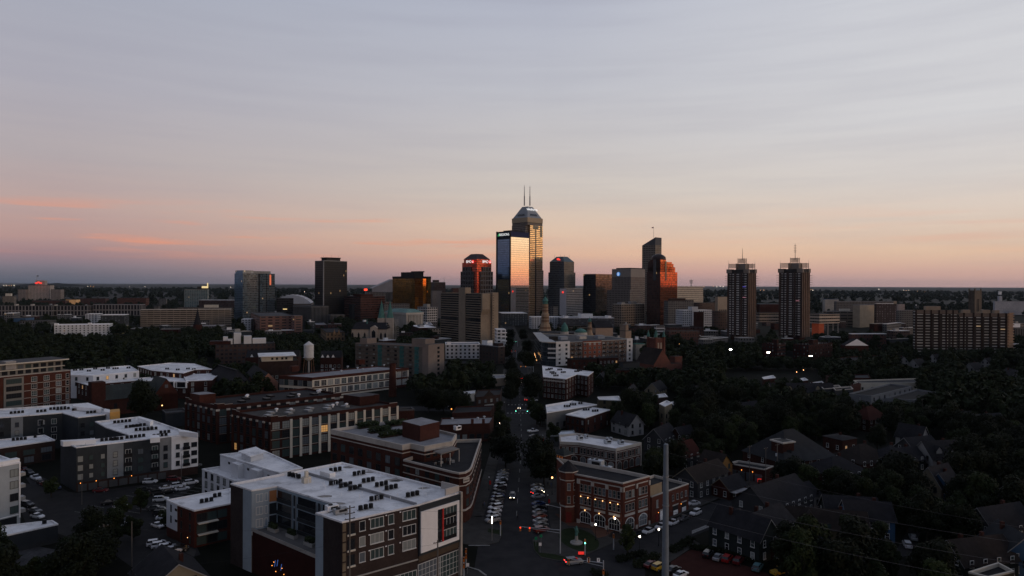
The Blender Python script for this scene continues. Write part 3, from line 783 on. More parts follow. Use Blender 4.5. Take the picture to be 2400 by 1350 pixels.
for (x0, xc, x1, yt, lab, ref, my) in ((1704.5,1752,1772,631, 'ribbed dark brick apartment tower with louvred crown and a thin mast', 'the ribbed twin tower with the thin mast',582),(1825.5,1878,1898,629.5, 'ribbed dark brick apartment tower with louvred crown and latticed mast', 'the ribbed twin tower with the latticed mast',570)):
 D = 870
 f, z = gridbox(x0 + 1.5, xc, x1 - 2, yt, D)
 b = Bld('ribbed_tower', lab, 'apartment tower', f, z, group='twin ribbed apartment towers', ref=ref)
 twoface(b, f,6, z - 5, F_ry, F_ry_r)
 b.block(setin(f,.12,.88,.12,.88),0,6, BRICKD, ROOFD, 'base_storey')
 for j in (0,.3,.63,.97):
  m = MB(); m.prism(setin(f,-.05,.0, j - .045, j + .045),4, z - 4,0,0); b.part('brick_pier', m, pbr('shaded_pier',(.075,.052,.043),.9))  # darker pier brick stands in for shade on the left face
 for k in (.02,.28,.52,.76,.99):
  m = MB(); m.prism(setin(f, k - .03, k + .03,-.04,0),4, z - 4,0,0); b.part('brick_pier', m, pbr('lit_pier',(.22,.15,.11),.9))  # lighter, warmer pier brick paints evening light on the right face
 m = MB(); m.prism(setin(f,-.06,.1,-.06,.2), z - 5, z + .2,0,0, bottom=True); m.prism(setin(f,-.06,.3,.8,1.06), z - 5, z + .2,0,0, bottom=True); m.prism(setin(f,.8,1.06,-.06,.3), z - 5, z + .2,0,0, bottom=True); b.part('corner_cap', m, CAPC)
 m = MB(); m.prism(setin(f,-.02,1.02,-.02,1.02), z - 5.1, z - .4,0,0, bottom=True); b.part('dark_cornice', m, pbr('cornice_dark',(.05,.045,.042),.8))
 for i in range(5):
  for fx in (setin(f,-.14,.02,.86,1.1), setin(f,.86,1.1,-.14,.02)):
   m = MB(); m.prism(fx, z - 9 - i * 2.95, z - 8.6 - i * 2.95,0,0, bottom=True); b.part('balcony', m, CAPC)
 b.block(setin(f,.2,.68,.2,.68), z - .5, z + 7.5, CAPC, ROOFG)
 for (k0, k1, j0, j1, zb_, n_) in ((.3,.62,.3,.62, z + 8.6,4),(-.02,.2,.55,.95, z + 1.8,4),(.6,.95,.0,.25, z + 1.8,4)):
  m = MB()
  for i in range(n_): m.prism(setin(f, k0, k1, j0, j1), zb_ + i * 1.5, zb_ + .8 + i * 1.5,0,0, bottom=True)
  for (kk, jj) in ((k0, j0),(k1, j0),(k0, j1)):
   q = setin(f, kk, kk + .02, jj, jj + .02)[0]; m.tube((*q, z - .5),(*q, zb_ + n_ * 1.5),.25,.25,5)
  b.part('louvre_crown', m, CAPC)
 cx_ = (x0 + x1) / 2 + 2
 mast(b, cx_, yt - 22, my, D,.4, 'mast', CAPC,0 if my > 575 else 5)
 mast(b, x0 + 3, yt, yt - 21, D,.18); mast(b, x1 - 3, yt, yt - 21, D,.18)
 for zz, nm in (((.5, 'blue_light_strip'),(.35, 'orange_light_strip')) if x0 < 1800 else ((.3, 'orange_light_strip'),)):
  m = MB(); m.prism(setin(f,-.062,-.05,.08,.24), z * (zz + .25), z * (zz + .25) + .7,0,0); b.part(nm, m, pbr(nm,(.3,.3,.9), var=0, emis=(.2,.15,1) if 'blue' in nm else (1,.35,.15), es=.3))
# --- middle distance
F_br = facade('brown_brick_windows',(.085,.05,.042),(.05,.05,.055),3.4,3.7,.6,.5,.25,.006)
F_rb = facade('dark_red_brick_windows',(.1,.042,.034),(.05,.05,.055),3.4,3.6,.5,.5,.25,.006)
F_tan = facade('tan_stone_windows',(.27,.23,.19),(.05,.048,.045),3.6,3.8,.5,.55,.25,.006)
F_gry = facade('grey_stone_windows',(.17,.165,.16),(.04,.04,.045),3.4,3.6,.5,.55,.25,.006)
F_pale = facade('pale_apartment_windows',(.42,.43,.45),(.05,.055,.06),4.2,3.2,.45,.55,.25,.01)
F_wht = facade('white_apartment_windows',(.6,.6,.6),(.05,.055,.06),4.6,3.2,.34,.5,.25,.008)
F_dkp = facade('dark_panel_windows',(.05,.055,.06),(.14,.16,.17),4.2,3.2,.4,.55,.3,.01)
F_gar = facade('parking_deck_bands',(.34,.28,.22),(.03,.027,.025),9.0,3.3,.94,.48,0,.0)
F_gard = facade('grey_deck_bands',(.17,.15,.13),(.02,.02,.02),9.0,3.3,.95,.5,0,.0)
F_col = facade('colonnade_bays',(.3,.27,.25),(.028,.028,.032),6.5,14,.66,.8,.15,.0)
F_fin = facade('vertical_fins',(.15,.145,.14),(.02,.02,.022),2.4,24,.55,.86,.2,0)
F_wgr = facade('white_grid_frame',(.5,.48,.46),(.03,.03,.03),4.2,4.0,.74,.72,.1,.004)
F_pnk = facade('pink_brown_strips',(.24,.13,.105),(.045,.045,.05),9,3.8,.62,.42,.25,.008)
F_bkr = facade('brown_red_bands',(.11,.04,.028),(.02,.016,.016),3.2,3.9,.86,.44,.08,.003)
F_bkl = facade('brown_red_bands_shaded',(.075,.03,.024),(.016,.014,.014),3.2,3.9,.86,.44,.05,.003)  # same bands in a darker tone, shade painted in for the left side
F_tel = facade('teal_yellow_panels',(.28,.31,.3),(.06,.13,.14),4.2,3.4,.62,.55,.3,.012)
F_old = facade('old_tan_grid',(.36,.28,.21),(.045,.04,.038),4.4,4.0,.6,.62,.25,.004)
BLANK = pbr('tan_blank_concrete',(.27,.215,.16),.9, var=.12)
GRN = pbr('green_metal_roof',(.12,.22,.2),.6, var=.15)
far('city_hospital', 'pale hospital slab with red lit emblem on its roof block, far beyond the colonnaded offices', 'hospital',62,66,117,668,2500, facade('hospital_grid',(.4,.35,.31),(.05,.05,.05),5,4.6,.55,.5,.2,.002), a=8, dl=30, pent=[(.32,.74,.1,.7,17, pbr('hospital_penthouse',(.34,.29,.26),.9))], ref='the far hospital')
o = thing('roof_emblem', 'glowing red script emblem on the roof block of the far hospital', 'sign', AT(90,663,2490))
for dx in (-3,0,3):
 m = MB(); p = AT(90,663,2492); m.ball((p.x + dx * 2.6, p.y, p.z + (2 if dx == 0 else -1)),5,8,5,0,.55); m.build('letter_blob', SIGNR, o)
m = MB(); m.tube(AT(86,662,2490), AT(86,645,2490),.6,.4,6); a0 = AT(86,645.5,2490); m.face([a0, a0 + Vector((7,0,1)), a0 + Vector((7,0,-4)), a0 + Vector((0,0,-5))]); m.build('flagpole', METAL, o)
far('hospital_wing', 'lower pale wing on the near side of the far hospital, windows in rows', 'hospital',38,42,60,678,2480, facade('wing_grid',(.34,.29,.26),(.05,.05,.05),5,4.6,.55,.5,.2,.002), a=8)
far('hospital_wing', 'lower pale wing of the far hospital on its downtown side', 'hospital',116,119,142,678,2480, MATS['wing_grid'], a=8)
far('low_office', 'squat pale office with a rooftop box near the edge of the far hospital', 'office block',-20,6,32,694,2100, F_tan, a=20, pent=[(.2,.7,.2,.7,8, CREAM)])
far('brick_hall', 'long low dark red brick hall in front of the far hospital', 'hall',72,76,153,704,2050, F_rb, a=10, roofm=ROOFG)
far('lit_hall', 'small low building with a glowing orange front beside the dark brick hall', 'hall',152,154,178,702,2100, pbr('orange_lit_front',(.5,.32,.16), var=.2, emis=(1,.5,.2), es=.12), a=5)
far('brick_hall', 'dark brick hall with flat roof between the lit hall and the teal hotel', 'hall',184,188,247,699,2050, F_rb, a=8)
far('brick_hall', 'red brick works with small orange windows in front of the far woods', 'hall',268,275,342,698,2000, facade('rust_brick_grid',(.13,.05,.035),(.09,.05,.04),4,5,.5,.5,.2,.003), a=8)
far('grey_block', 'pale grey flat block beside the red brick works', 'office block',366,372,389,700,1950, F_gry, a=20)
far('colonnaded_office', 'long office with tall pale piers standing behind dark trees', 'office block',-20,-4,122,716,1420, F_col, a=6, pent=[(.3,.34,-.02,.3,3, STONE),(.6,.64,-.02,.3,3, STONE)], ref='the colonnaded offices')
far('colonnaded_office', 'second pale piered office beside the first, sharing its cornice', 'office block',122,126,205,716,1440, F_col, a=6, pent=[(.02,.06,-.02,.3,2, STONE)])
far('colonnaded_office', 'third pale piered office, the one closest to the parking deck', 'office block',212,218,328,713.5,1460, F_col, a=4, roofm=ROOFP)
b = far('teal_hotel', 'bright teal and yellow panelled hotel slab with lit roof sign', 'hotel',423,432,486,679,1700, F_tel, a=12, dl=18, pent=[(.55,1,.1,.7,8, pbr('dark_plant_wall',(.05,.045,.04),.8))], capm=CREAM, ref='the teal hotel')
m = MB(); p = AT(480,673,1690); m.box(p,(14,1,5), R(12)); m.box((p.x + 7, p.y, p.z + 4),(2.5,1,13), R(12)); b.part('roof_sign', m, pbr('lit_sign_yellow',(.8,.7,.4), var=0, emis=(1,.75,.35), es=.7))
m = MB(); m.wallq(b.f[3], b.f[0],0, b.z1 - .7); m.v = [(x - .2, y - .2, z) for x, y, z in m.v]; b.part('pale_end', m, pbr('pale_end_wall',(.5,.42,.42),.8))
far('low_arena', 'low dark hall with a long white roof beside the teal hotel', 'hall',461,466,549,703,1600, F_br, a=6, roofm=ROOFW)
far('parking_deck', 'huge tan parking deck with long open levels beside the teal glass apartment tower', 'parking garage',292,329,541,726,1060, F_gar, a=20, roofm=ROOFP, capm=STONE, ref='the huge tan parking deck')
far('upper_deck', 'upper tan parking deck rising behind the huge deck', 'parking garage',410,416,540,721,1200, F_gar, a=10, pent=[(.5,.75,.0,.4,5, CREAM)])
b = far('white_apartments', 'long white apartment house with four storeys and small peaked parapets', 'apartment house',80,127,257,762,880, F_wht, a=22, roofm=ROOFW, capm=WHITE, ref='the long white apartment house')
m = MB()
for k in (0,.6):
 q = setin(b.f, k, k + .07,-.01,.15); m.frustum(q, b.z1, [q[0], q[1], q[2], q[3]], b.z1 + 2.2,0)
b.part('peaked_parapet', m, WHITE)
far('mural_apartments', 'dark panelled apartment block with pale end bay by the tan parking deck', 'apartment house',228,236,291,738,1010, F_dkp, a=14, roofm=ROOFW, capm=WHITE)
far('pale_apartments', 'pale apartment block half hidden behind the dark panelled one', 'apartment house',196,200,228,736,1060, F_pale, a=14, roofm=ROOFW)
far('grey_row', 'low grey windowed block behind the long white apartment house', 'apartment house',40,46,112,752,960, F_gry, a=10)
far('blue_hall', 'small blue clad hall behind the grey windowed block', 'hall',26,32,60,745,1010, pbr('blue_cladding',(.05,.1,.18),.7), a=10)
far('white_shed', 'low shed with a bright white pitched roof among trees by the long white apartments', 'shed',34,38,78,790,860, CREAM, a=12, roofm=ROOFW)
far('brick_store', 'little brown brick store beside the long white apartment house', 'shop',98,101,122,786,850, F_br, a=12)
for i,(x0, xc, x1, yt, D, mt, rf, lab) in enumerate((
 (0,10,30,734,1150, F_gry, ROOFW, 'grey block with white roof at the foot of the colonnaded offices'),
 (300,306,352,770,900, F_br, ROOFP, 'low brown block below the tan parking deck'),
 (440,446,520,764,930, F_gry, ROOFP, 'low grey block under the far end of the tan parking deck'),
 (560,566,588,748,1010, F_pale, ROOFW, 'small pale block at the foot of the teal glass apartment tower'),
 (262,266,286,764,930, pbr('olive_stucco',(.2,.17,.08),.9), ROOFP, 'low olive block beside the mural apartments'),
 )):
 far('low_block', lab, 'building', x0, xc, x1, yt, D, mt, a=12, roofm=rf)
b = thing('church_spire', 'tall dark pointed church spire before the tan parking deck', 'church',(*XY(463,860),0)); landmark(*XY(463,860),45, 'the dark pointed spire')
c0 = XY(463,860); zt = AT(463,722,860).z
m = MB(); m.box((*c0,9),(8,8,18), R(45)); m.build('tower', BRICKD, b)
m = MB(); m.lathe((*c0,18), [(4.6,0),(0, zt - 18)],8); m.build('spire', SHING, b)
m = MB(); m.box((c0[0] + 12, c0[1] + 3,5),(20,12,10), R(20)); m.build('nave', BRICKD, b)
b = far('old_factory', 'brown brick factory with white boxes and pipes on its roof', 'factory',467,505,645,808,590, F_br, a=22, roofm=ROOFD, ref='the brown brick factory with white roof boxes')
WB = pbr('white_plant_box',(.6,.6,.6),.7, var=.06)
b.block(setin(b.f,-.1,.25,.2,.7), b.z1 - .5, b.z1 + 2.5, BRICKD, ROOFD, 'raised_storey')
for (k0, k1, j0, j1, h) in ((.3,.42,.4,.7,9),(.47,.6,.2,.5,6.5),(.62,.85,.3,.6,4),(.12,.2,.4,.6,6),(.2,.28,.3,.5,4)):
 b.block(setin(b.f, k0, k1, j0, j1), b.z1 - .5, b.z1 + h, WB, WB, 'plant_box')
b = Bld('gabled_stadium', 'vast stadium with a peaked roof rising behind the gold office', 'stadium', gridbox(866,872,930,682,2600,14)[0],40, ref='the peaked stadium')
f = b.foot; b.walls(facade('stadium_wall',(.06,.06,.065),(.05,.05,.055),12,30,.8,.7,.2,0))
z0_, z1_ = AT(900,676,2600).z, AT(918,654,2600).z
m = MB(); P_, B_, Q_, A_ = [Vector(q) for q in f]; r0 = (P_ + B_) / 2 + (B_ - P_) * .35; r1 = (Q_ + A_) / 2 + (B_ - P_) * .35
m.face([(*P_, z0_),(*r0, z1_),(*r1, z1_),(*A_, z0_)]); m.face([(*B_, z0_),(*Q_, z0_),(*r1, z1_),(*r0, z1_)]); m.face([(*P_, z0_),(*B_, z0_),(*r0, z1_)])
m.face([(*P_,39),(*B_,39),(*B_, z0_),(*P_, z0_)]); b.part('roof', m, pbr('stadium_roof',(.2,.2,.22),.6, var=.08))
b = Bld('arched_fieldhouse', 'fieldhouse with a pale barrel vaulted roof behind the teal glass apartment tower', 'stadium', gridbox(642,650,729,712,1700,12,90)[0], AT(690,712,1700).z, ref='the barrel roofed fieldhouse')
b.walls(facade('fieldhouse_wall',(.13,.11,.1),(.05,.06,.07),8,20,.7,.6,.2,0))
f = b.foot; P_, B_, Q_, A_ = [Vector(q) for q in f]; zr = AT(690,691,1750).z; m = MB(); n = 10
for i in range(n):
 t0, t1 = i / n,(i + 1) / n; h0 = b.z1 + (zr - b.z1) * math.sin(math.pi * (.12 + .88 * t0) ) ** .7 if i else b.z1 + 8; h1 = b.z1 + (zr - b.z1) * max(0.02, math.sin(math.pi * (.12 + .88 * t1))) ** .7
 a0, a1, c0, c1 = P_.lerp(B_, t0), P_.lerp(B_, t1), A_.lerp(Q_, t0), A_.lerp(Q_, t1)
 m.face([(*a0, h0),(*a1, h1),(*c1, h1),(*c0, h0)]); m.face([(*a0, b.z1 - .1),(*a1, b.z1 - .1),(*a1, h1),(*a0, h0)])
b.part('barrel_roof', m, pbr('pale_vault',(.42,.43,.46),.7, var=.08))
m = MB()
for i in range(1,8):
 a0 = P_.lerp(B_, i / 8); c0 = A_.lerp(Q_, i / 8); h0 = b.z1 + (zr - b.z1) * math.sin(math.pi * (.12 + .88 * i / 8)) ** .7 + .5; m.tube((*a0, h0),(*c0, h0),.5,.5,5)
b.part('roof_seam', m, METAL)
far('glass_annex', 'dark glass block with one lit row beside the teal glass apartment tower', 'office block',644,648,688,699,1230, F_dk, a=18, ref=None)
o = tag(MB() and (lambda m: (m.box(AT(668,724.5,1222),(7,.3,1.6), R(18)), m)[1])(MB()).build('lit_window_strip', pbr('lit_strip',(.8,.6,.3), var=0, emis=(1,.7,.3), es=.8)), 'short row of lit yellow windows on the dark glass block', 'window')
far('finned_office', 'low office with dark vertical fins below the near black slab tower', 'office block',687,729,770,717.5,1130, F_fin, a=45, roofm=ROOFG)
far('drum_hall', 'pale low walled hall at the foot of the near black slab tower', 'hall',769,775,808,737.5,1120, F_fin, a=30)
b = far('pink_brown_office', 'pink brown office with strip windows and a stepped end', 'office block',588,609,690,741,960, F_pnk, a=26, ref='the pink brown office')
f2, z2 = gridbox(682,690,709,740,952,30); b.block(f2,0, z2, F_pnk, ROOFG, 'stepped_end')
f, z = gridbox(807,845,902,695,1170)
b = Bld('brown_red_office', 'broad brown red office with banded windows before the gold office', 'office block', f, z, ref='the brown red office')
twoface(b, f,0, z, F_bkl, F_bkr); b.roof(ROOFD, BRICKD); b.block(setin(f,.1,.6,.15,.6), z - .5, z + 4, BRICKD, ROOFD)
m = MB(); m.prism(setin(f,-.01,.0,.35,.7),0, z * .7,0,0); b.part('dark_recess', m, GL_D)
far('grey_slab', 'plain grey slab between the gold office and the dark red stepped tower', 'office block',1008,1013,1036,681,1400, pbr('grey_slab_wall',(.17,.155,.15),.9), a=30)
b = far('old_hotel_tower', 'old brown tower with a pale cornice behind the gold office', 'office block',1008,1018,1044,661,1650, F_br, a=30, capm=STONE, pent=[(.1,.5,.2,.7,5, BRICKB)]); mast(b,1041,661,647,1650,.5)
far('brick_tower', 'low dark tower with reddish windows beside the old brown tower', 'office block',1058,1062,1080,675,1500, F_rb, a=30)
far('blue_lit_sign_block', 'low grey block with a small red lit sign left of the peaked stadium', 'office block',855,862,905,685,1500, F_gry, a=20)
o = thing('red_sign', 'small square red lit sign over the brown red office', 'sign', AT(857,679,1480)); m = MB(); m.box(AT(857,679,1480),(6.5,1,4)); m.build('panel', LAMPR, o); m = MB(); p = AT(857,679,1480); m.box((p.x, p.y, p.z - 6),(.8,.8,9)); m.build('post', METAL, o)
b = far('white_frame_office', 'open white grid frame building beside the gold office', 'office block',978,1001,1025,720,1120, F_wgr, a=45, pent=[(.1,.4,.1,.5,5, CONC)], roofm=ROOFP, ref='the white grid building')
f, z = gridbox(903,952,992,733,1050)
b = Bld('columned_library', 'pale classical library with tall columns and a green copper roof', 'library', f, z, ref='the columned library')
b.walls(pbr('library_stone',(.3,.28,.25),.9, var=.1)); m = MB(); m.frustum(inset(f,-1), z, inset(f,9), z + 5,0); b.part('copper_roof', m, GRN); m = MB(); m.prism(inset(f,-.8), z - 3, z + .1,0,0, bottom=True); b.part('cornice', m, STONE)
for i in range(9):
 m = MB(); q = setin(f,.17 + i * .085,.18,-.02,-.01)[0]; m.tube((*q,3),(*q, z - 3),1.0,.9,8); b.part('column', m, STONE)
m = MB(); m.prism(setin(f,.14,.9,-.004,0),4, z - 4,0,0); b.part('dark_portico', m, GL_D)
far('small_tan_hall', 'small tan hall with arched windows right below the white grid building', 'hall',1003,1008,1034,770,960, F_tan, a=20)
far('grey_hall', 'dim grey block behind the columned library roof', 'office block',895,900,960,712,1180, F_gry, a=40)
D = 815
b = thing('cathedral', 'stone cathedral with steep dark roof, twin spires and scaffolding on one tower', 'cathedral',(*XY(868, D),0)); landmark(*XY(868, D),20, 'the twin spired cathedral')
CST = pbr('cathedral_stone',(.36,.31,.26),.9, var=.15)
pl, pr_ = Vector(XY(824, D)), Vector(XY(907, D)); u = (pr_ - pl).normalized(); v = Vector((-u.y, u.x))
q = lambda a, b_: tuple(pl + (pr_ - pl) * a + v * b_)
m = MB(); m.prism([q(0,0), q(1,0), q(1,24), q(0,24)],0,16,0); m.build('wall', CST, b)
m = MB(); e0, e1 = q(0,-1), q(1,-1); e2, e3 = q(1,25), q(0,25); r0, r1 = q(.06,12), q(.97,12); zr = AT(865,757, D).z
m.face([(*e0,15.9),(*e1,15.9),(*r1, zr),(*r0, zr)]); m.face([(*e2,15.9),(*e3,15.9),(*r0, zr),(*r1, zr)]); m.face([(*e1,15.9),(*e2,15.9),(*r1, zr)]); m.face([(*e3,15.9),(*e0,15.9),(*r0, zr)])
m.build('roof', SHING, b)
m = MB(); g0, g1 = q(.54,-3), q(.73,-3); gm = q(.635,-3); m.face([(*g0,0),(*g1,0),(*g1,18),(*gm, AT(876,763, D).z),(*g0,18)]); h0, h1, hm = q(.54,10), q(.73,10), q(.635,10); zg = AT(876,763, D).z
m.face([(*g1,0),(*h1,0),(*h1,18),(*g1,18)]); m.face([(*h0,0),(*g0,0),(*g0,18),(*h0,18)]); m.face([(*g1,18),(*h1,18),(*hm, zg),(*gm, zg)]); m.face([(*h0,18),(*g0,18),(*gm, zg),(*hm, zg)]); m.build('gabled_transept', CST, b)
for a in (.03,.2,.37,.56 + .075,.83,.95):
 m = MB(); c0 = Vector((*q(a,-.2 if a < .5 or a > .8 else -3.15),4)); ww = 1.1 if a != .56 + .075 else 2.2
 hh = 6 if a != .56 + .075 else 9
 m.face([c0 + Vector((-ww,0,0)), c0 + Vector((ww,0,0)), c0 + Vector((ww,0, hh)), c0 + Vector((0,0, hh + 2.4)), c0 + Vector((-ww,0, hh))]); m.build('arched_window', GL_D, b)
for px, yt in ((894,703),(914,703)):
 c0 = XY(px, D + 35); zt = AT(px, yt, D + 35).z; zb = AT(px,745, D + 35).z
 m = MB(); m.box((*c0, zb / 2),(8.5,8.5, zb)); m.build('bell_tower', CST, b)
 m = MB(); m.lathe((*c0, zb), [(4.4,-.2),(2.2,(zt - zb) * .5),(0, zt - zb)],8); m.build('spire', COPPER, b)
c0 = XY(860, D + 10); m = MB(); z0_ = AT(860,768, D + 10).z; m.lathe((*c0, z0_), [(2.2,-8),(2.2,2),(1.2,3),(0, AT(860,746, D + 10).z - z0_)],8); m.build('fleche', COPPER, b)
o = thing('scaffold', 'pale scaffolding cage wrapped round the cathedral bell tower', 'scaffolding',(*XY(920, D + 12),0)); m = MB(); c0 = XY(920, D + 12); zt = AT(920,742, D + 12).z
for dx in (-6.5,-2,2.5,6.5):
 for dy in (-6,6): m.tube((c0[0] + dx, c0[1] + dy,0),(c0[0] + dx, c0[1] + dy, zt),.16,.16,4)
m.build('upright', METAL, o); m = MB()
for i in range(1, int(zt / 2.4)):
 for dy in (-6,6): m.box((c0[0], c0[1] + dy, i * 2.4),(13.4,.9,.25))
m.build('platform', pbr('scaffold_board',(.4,.36,.3),.9), o)
b = far('tan_brick_hall', 'tan brick hall with gables and tall windows in front of the cathedral', 'hall',752,765,808,779,830, facade('tan_brick_hall_wall',(.24,.155,.09),(.05,.045,.04),4.5,5,.5,.6,.2,.01), a=20, roofm=SHING)
m = MB(); f = b.f; z = b.z1
for k in (.35,.6):
 q = setin(f, k, k + .16,-.02,.3); m.face([(*q[0], z - 3),(*q[1], z - 3),((q[0][0] + q[1][0]) / 2,(q[0][1] + q[1][1]) / 2, z + 4)])
b.part('gable', m, pbr('tan_brick',(.24,.155,.09),.9))
D = 800
f, z = gridbox(1033,1126.5,1164,688, D,40)
b = Bld('concrete_tower', 'brutalist tan concrete apartment tower with ribbed balconies and blank end', 'apartment tower', f, z, ref='the brutalist concrete tower')
b.walls(BLANK); b.roof(ROOFP, BLANK); P_, B_, Q_, A_ = [Vector(q) for q in f]
RIB = pbr('ribbed_concrete',(.2,.16,.12),.9, var=.1)
for i in range(20):
 zz = 2 + i * (z - 3) / 20
 if i == 9: continue
 for j0, j1 in ((.0,.34),(.52,.985)):
  m = MB(); m.prism(setin(f,-.045,-.001, j0, j1), zz + .2, zz + 1.35,0,0, bottom=True); b.part('balcony_band', m, RIB)
m = MB(); m.prism(setin(f,-.02,-.001,0,.985),1, z - .8,0,0); b.part('dark_glazing', m, GL_D)
for j in (0.07,.17,.27,.6,.69,.78,.87):
 m = MB(); m.prism(setin(f,-.018,-.001, j - .004, j + .004),1, z - .8,0,0); b.part('balcony_wall', m, RIB)
b.block(setin(f,-.06,.3,.35,.51),0, AT(1100,674, D).z, BLANK, ROOFP, 'lift_shaft')
m = MB(); m.prism(setin(f,.62,1.0,-.04,.12),0, z + 1.2,0,0); b.part('stair_tower', m, BLANK)
for i in range(19):
 m = MB(); m.prism(setin(f,.64,.7,-.048,-.038),3 + i * 3,3.5 + i * 3,0,0); b.part('slit', m, GL_D)
m = MB(); m.frustum(setin(f,0,.45,-.035,.1), AT(1126,725, D).z, setin(f,0,.45,-.0,.1), AT(1126,738, D).z,0, False); m.prism(setin(f,0,.45,-.035,.1), AT(1126,725, D).z, z,0,0); b.part('upper_end_wall', m, BLANK)
far('dark_apartments', 'long dark apartment block with grey balconies and white roof boxes by the mirror tower', 'apartment house',1303,1316,1440,745,1060, facade('dark_balcony_grid',(.09,.09,.1),(.13,.14,.15),4.5,3.2,.6,.5,.2,.012), a=6, roofm=ROOFP, capm=ROOFW, pent=[(.4,.62,.2,.7,6, WHITE),(.08,.14,.1,.5,3, WHITE),(.9,.96,.1,.5,3, WHITE)], ref='the long dark apartment block')
far('grey_deck', 'low brown parking deck with open levels before the long dark apartment block', 'parking garage',1306,1316,1376,763,960, F_gard, a=8, roofm=ROOFD, ref=None)
far('white_flat_block', 'low pale block with white flat roof below the mirror tower', 'building',1240,1246,1312,743,1080, F_pale, a=8, roofm=ROOFW, capm=WHITE)
far('glass_low_block', 'low dark glazed block with pale frames at the foot of the mirror tower', 'building',1168,1176,1236,734,1160, F_dkp, a=8, roofm=ROOFW, capm=WHITE)
far('copper_cap_house', 'small block with a green copper pyramid roof by the grey banded tower', 'building',1289,1297,1308,718,1200, F_gry, a=45)
b = far('tan_grid_office', 'tan block of eight storeys with square windows and rooftop clutter', 'office block',1436,1456,1511,713,1150, F_old, a=38, roofm=ROOFG, capm=STONE, pent=[(.05,.2,.1,.6,3, METAL),(.5,.72,.2,.6,4.5, METAL)], ref='the tan eight storey block')
far('grey_setback_office', 'dim grey office with setback storeys beside the copper tower', 'office block',1556,1566,1626,705,1120, F_gry, a=20, pent=[(.1,.7,.1,.6,4, BRICKB)], ref=None)
far('tan_office', 'short tan office with crenellated top in front of the pale government office', 'office block',1606,1610,1626,703,1210, F_old, a=20)
b = far('white_modern_flats', 'white and glass apartment block with a projecting white stair tower', 'apartment house',1584,1600,1669,727,1010, facade('white_modern',(.42,.43,.45),(.1,.12,.14),3.2,3.2,.55,.58,.3,.006), a=16, roofm=ROOFP, capm=WHITE, ref='the white and glass flats')
b.block(setin(b.f,.3,.5,-.06,.5),0, b.z1 + 5, pbr('white_render',(.5,.5,.51),.8, var=.05), ROOFP, 'stair_tower')
b = far('war_memorial', 'tan limestone hall with tall arched openings beside the ribbed twin tower', 'monument',1676,1682,1706,695,1200, pbr('memorial_stone',(.36,.29,.22),.9, var=.08), a=20, ref=None)
for i in range(4):
 m = MB(); q = setin(b.f,.15 + i * .2,.27 + i * .2,-.01,0); m.prism(q,18, b.z1 * .55,0,0); b.part('tall_opening', m, GL_D)
far('dark_brick_flats', 'dark brick apartment block next to the white and glass flats', 'apartment house',1669,1673,1704,729,980, F_br, a=12)
far('dark_low_office', 'low dim office with a lit band behind the white and glass flats', 'office block',1624,1630,1678,709,1250, F_br, a=12)
far('brick_tower_block', 'red brick block with a square corner tower beneath the white and glass flats', 'building',1560,1570,1650,767,900, F_rb, a=14, pent=[(.78,1,0,.6,20, BRICKD)])
far('white_deck', 'white banded parking deck among brick blocks near the green spired church', 'parking garage',1534,1538,1558,763,830, facade('white_deck_bands',(.42,.43,.45),(.03,.03,.03),9,3.3,.95,.5,0,0), a=10)
far('low_brick', 'long low dark red brick hall with a grey roof by the white banded deck', 'hall',1560,1568,1640,776,800, F_rb, a=14, roofm=ROOFG)
far('low_brick', 'dark red brick hall with terrace between the tan block and the white banded deck', 'hall',1455,1460,1540,769,860, F_rb, a=6, roofm=ROOFD)
far('stone_hall', 'pinkish stone hall with a steep dark roof and chimney near the domes', 'hall',1380,1396,1437,768,820, pbr('pink_stone',(.33,.24,.18),.9, var=.1), a=20, roofm=SHING)
m = MB(); f, z = gridbox(1380,1396,1437,768,820,20); zt = AT(1400,752,830).z; P_, B_, Q_, A_ = [Vector(q) for q in f]
r0, r1 = (P_ + A_) / 2,(B_ + Q_) / 2; m.face([(*P_, z),(*B_, z),(*r1, zt),(*r0, zt)]); m.face([(*B_, z),(*Q_, z),(*r1, zt)]); m.face([(*A_, z),(*P_, z),(*r0, zt)]); m.face([(*Q_, z),(*A_, z),(*r0, zt),(*r1, zt)])
STH = [o for o in bpy.data.objects if o.name.startswith('stone_hall')][0]; m.build('pitched_roof', SHING, STH)
D = 790
b = thing('domed_theatre', 'striped brick theatre with tall minaret, lesser turret and green onion domes', 'theatre',(*XY(1325, D),0)); landmark(*XY(1325, D),22, 'the domed theatre')
STR = facade('striped_brick',(.3,.22,.15),(.13,.075,.05),50,1.8,1.1,.45,0,0, rough=.9, vary=.05)
m = MB(); pl = XY(1262, D); pr_ = XY(1395, D); m.prism([pl, pr_,(pr_[0], pr_[1] + 40),(pl[0], pl[1] + 40)],0,14,0,1); m.build('wall', [BRICKD, ROOFD], b)
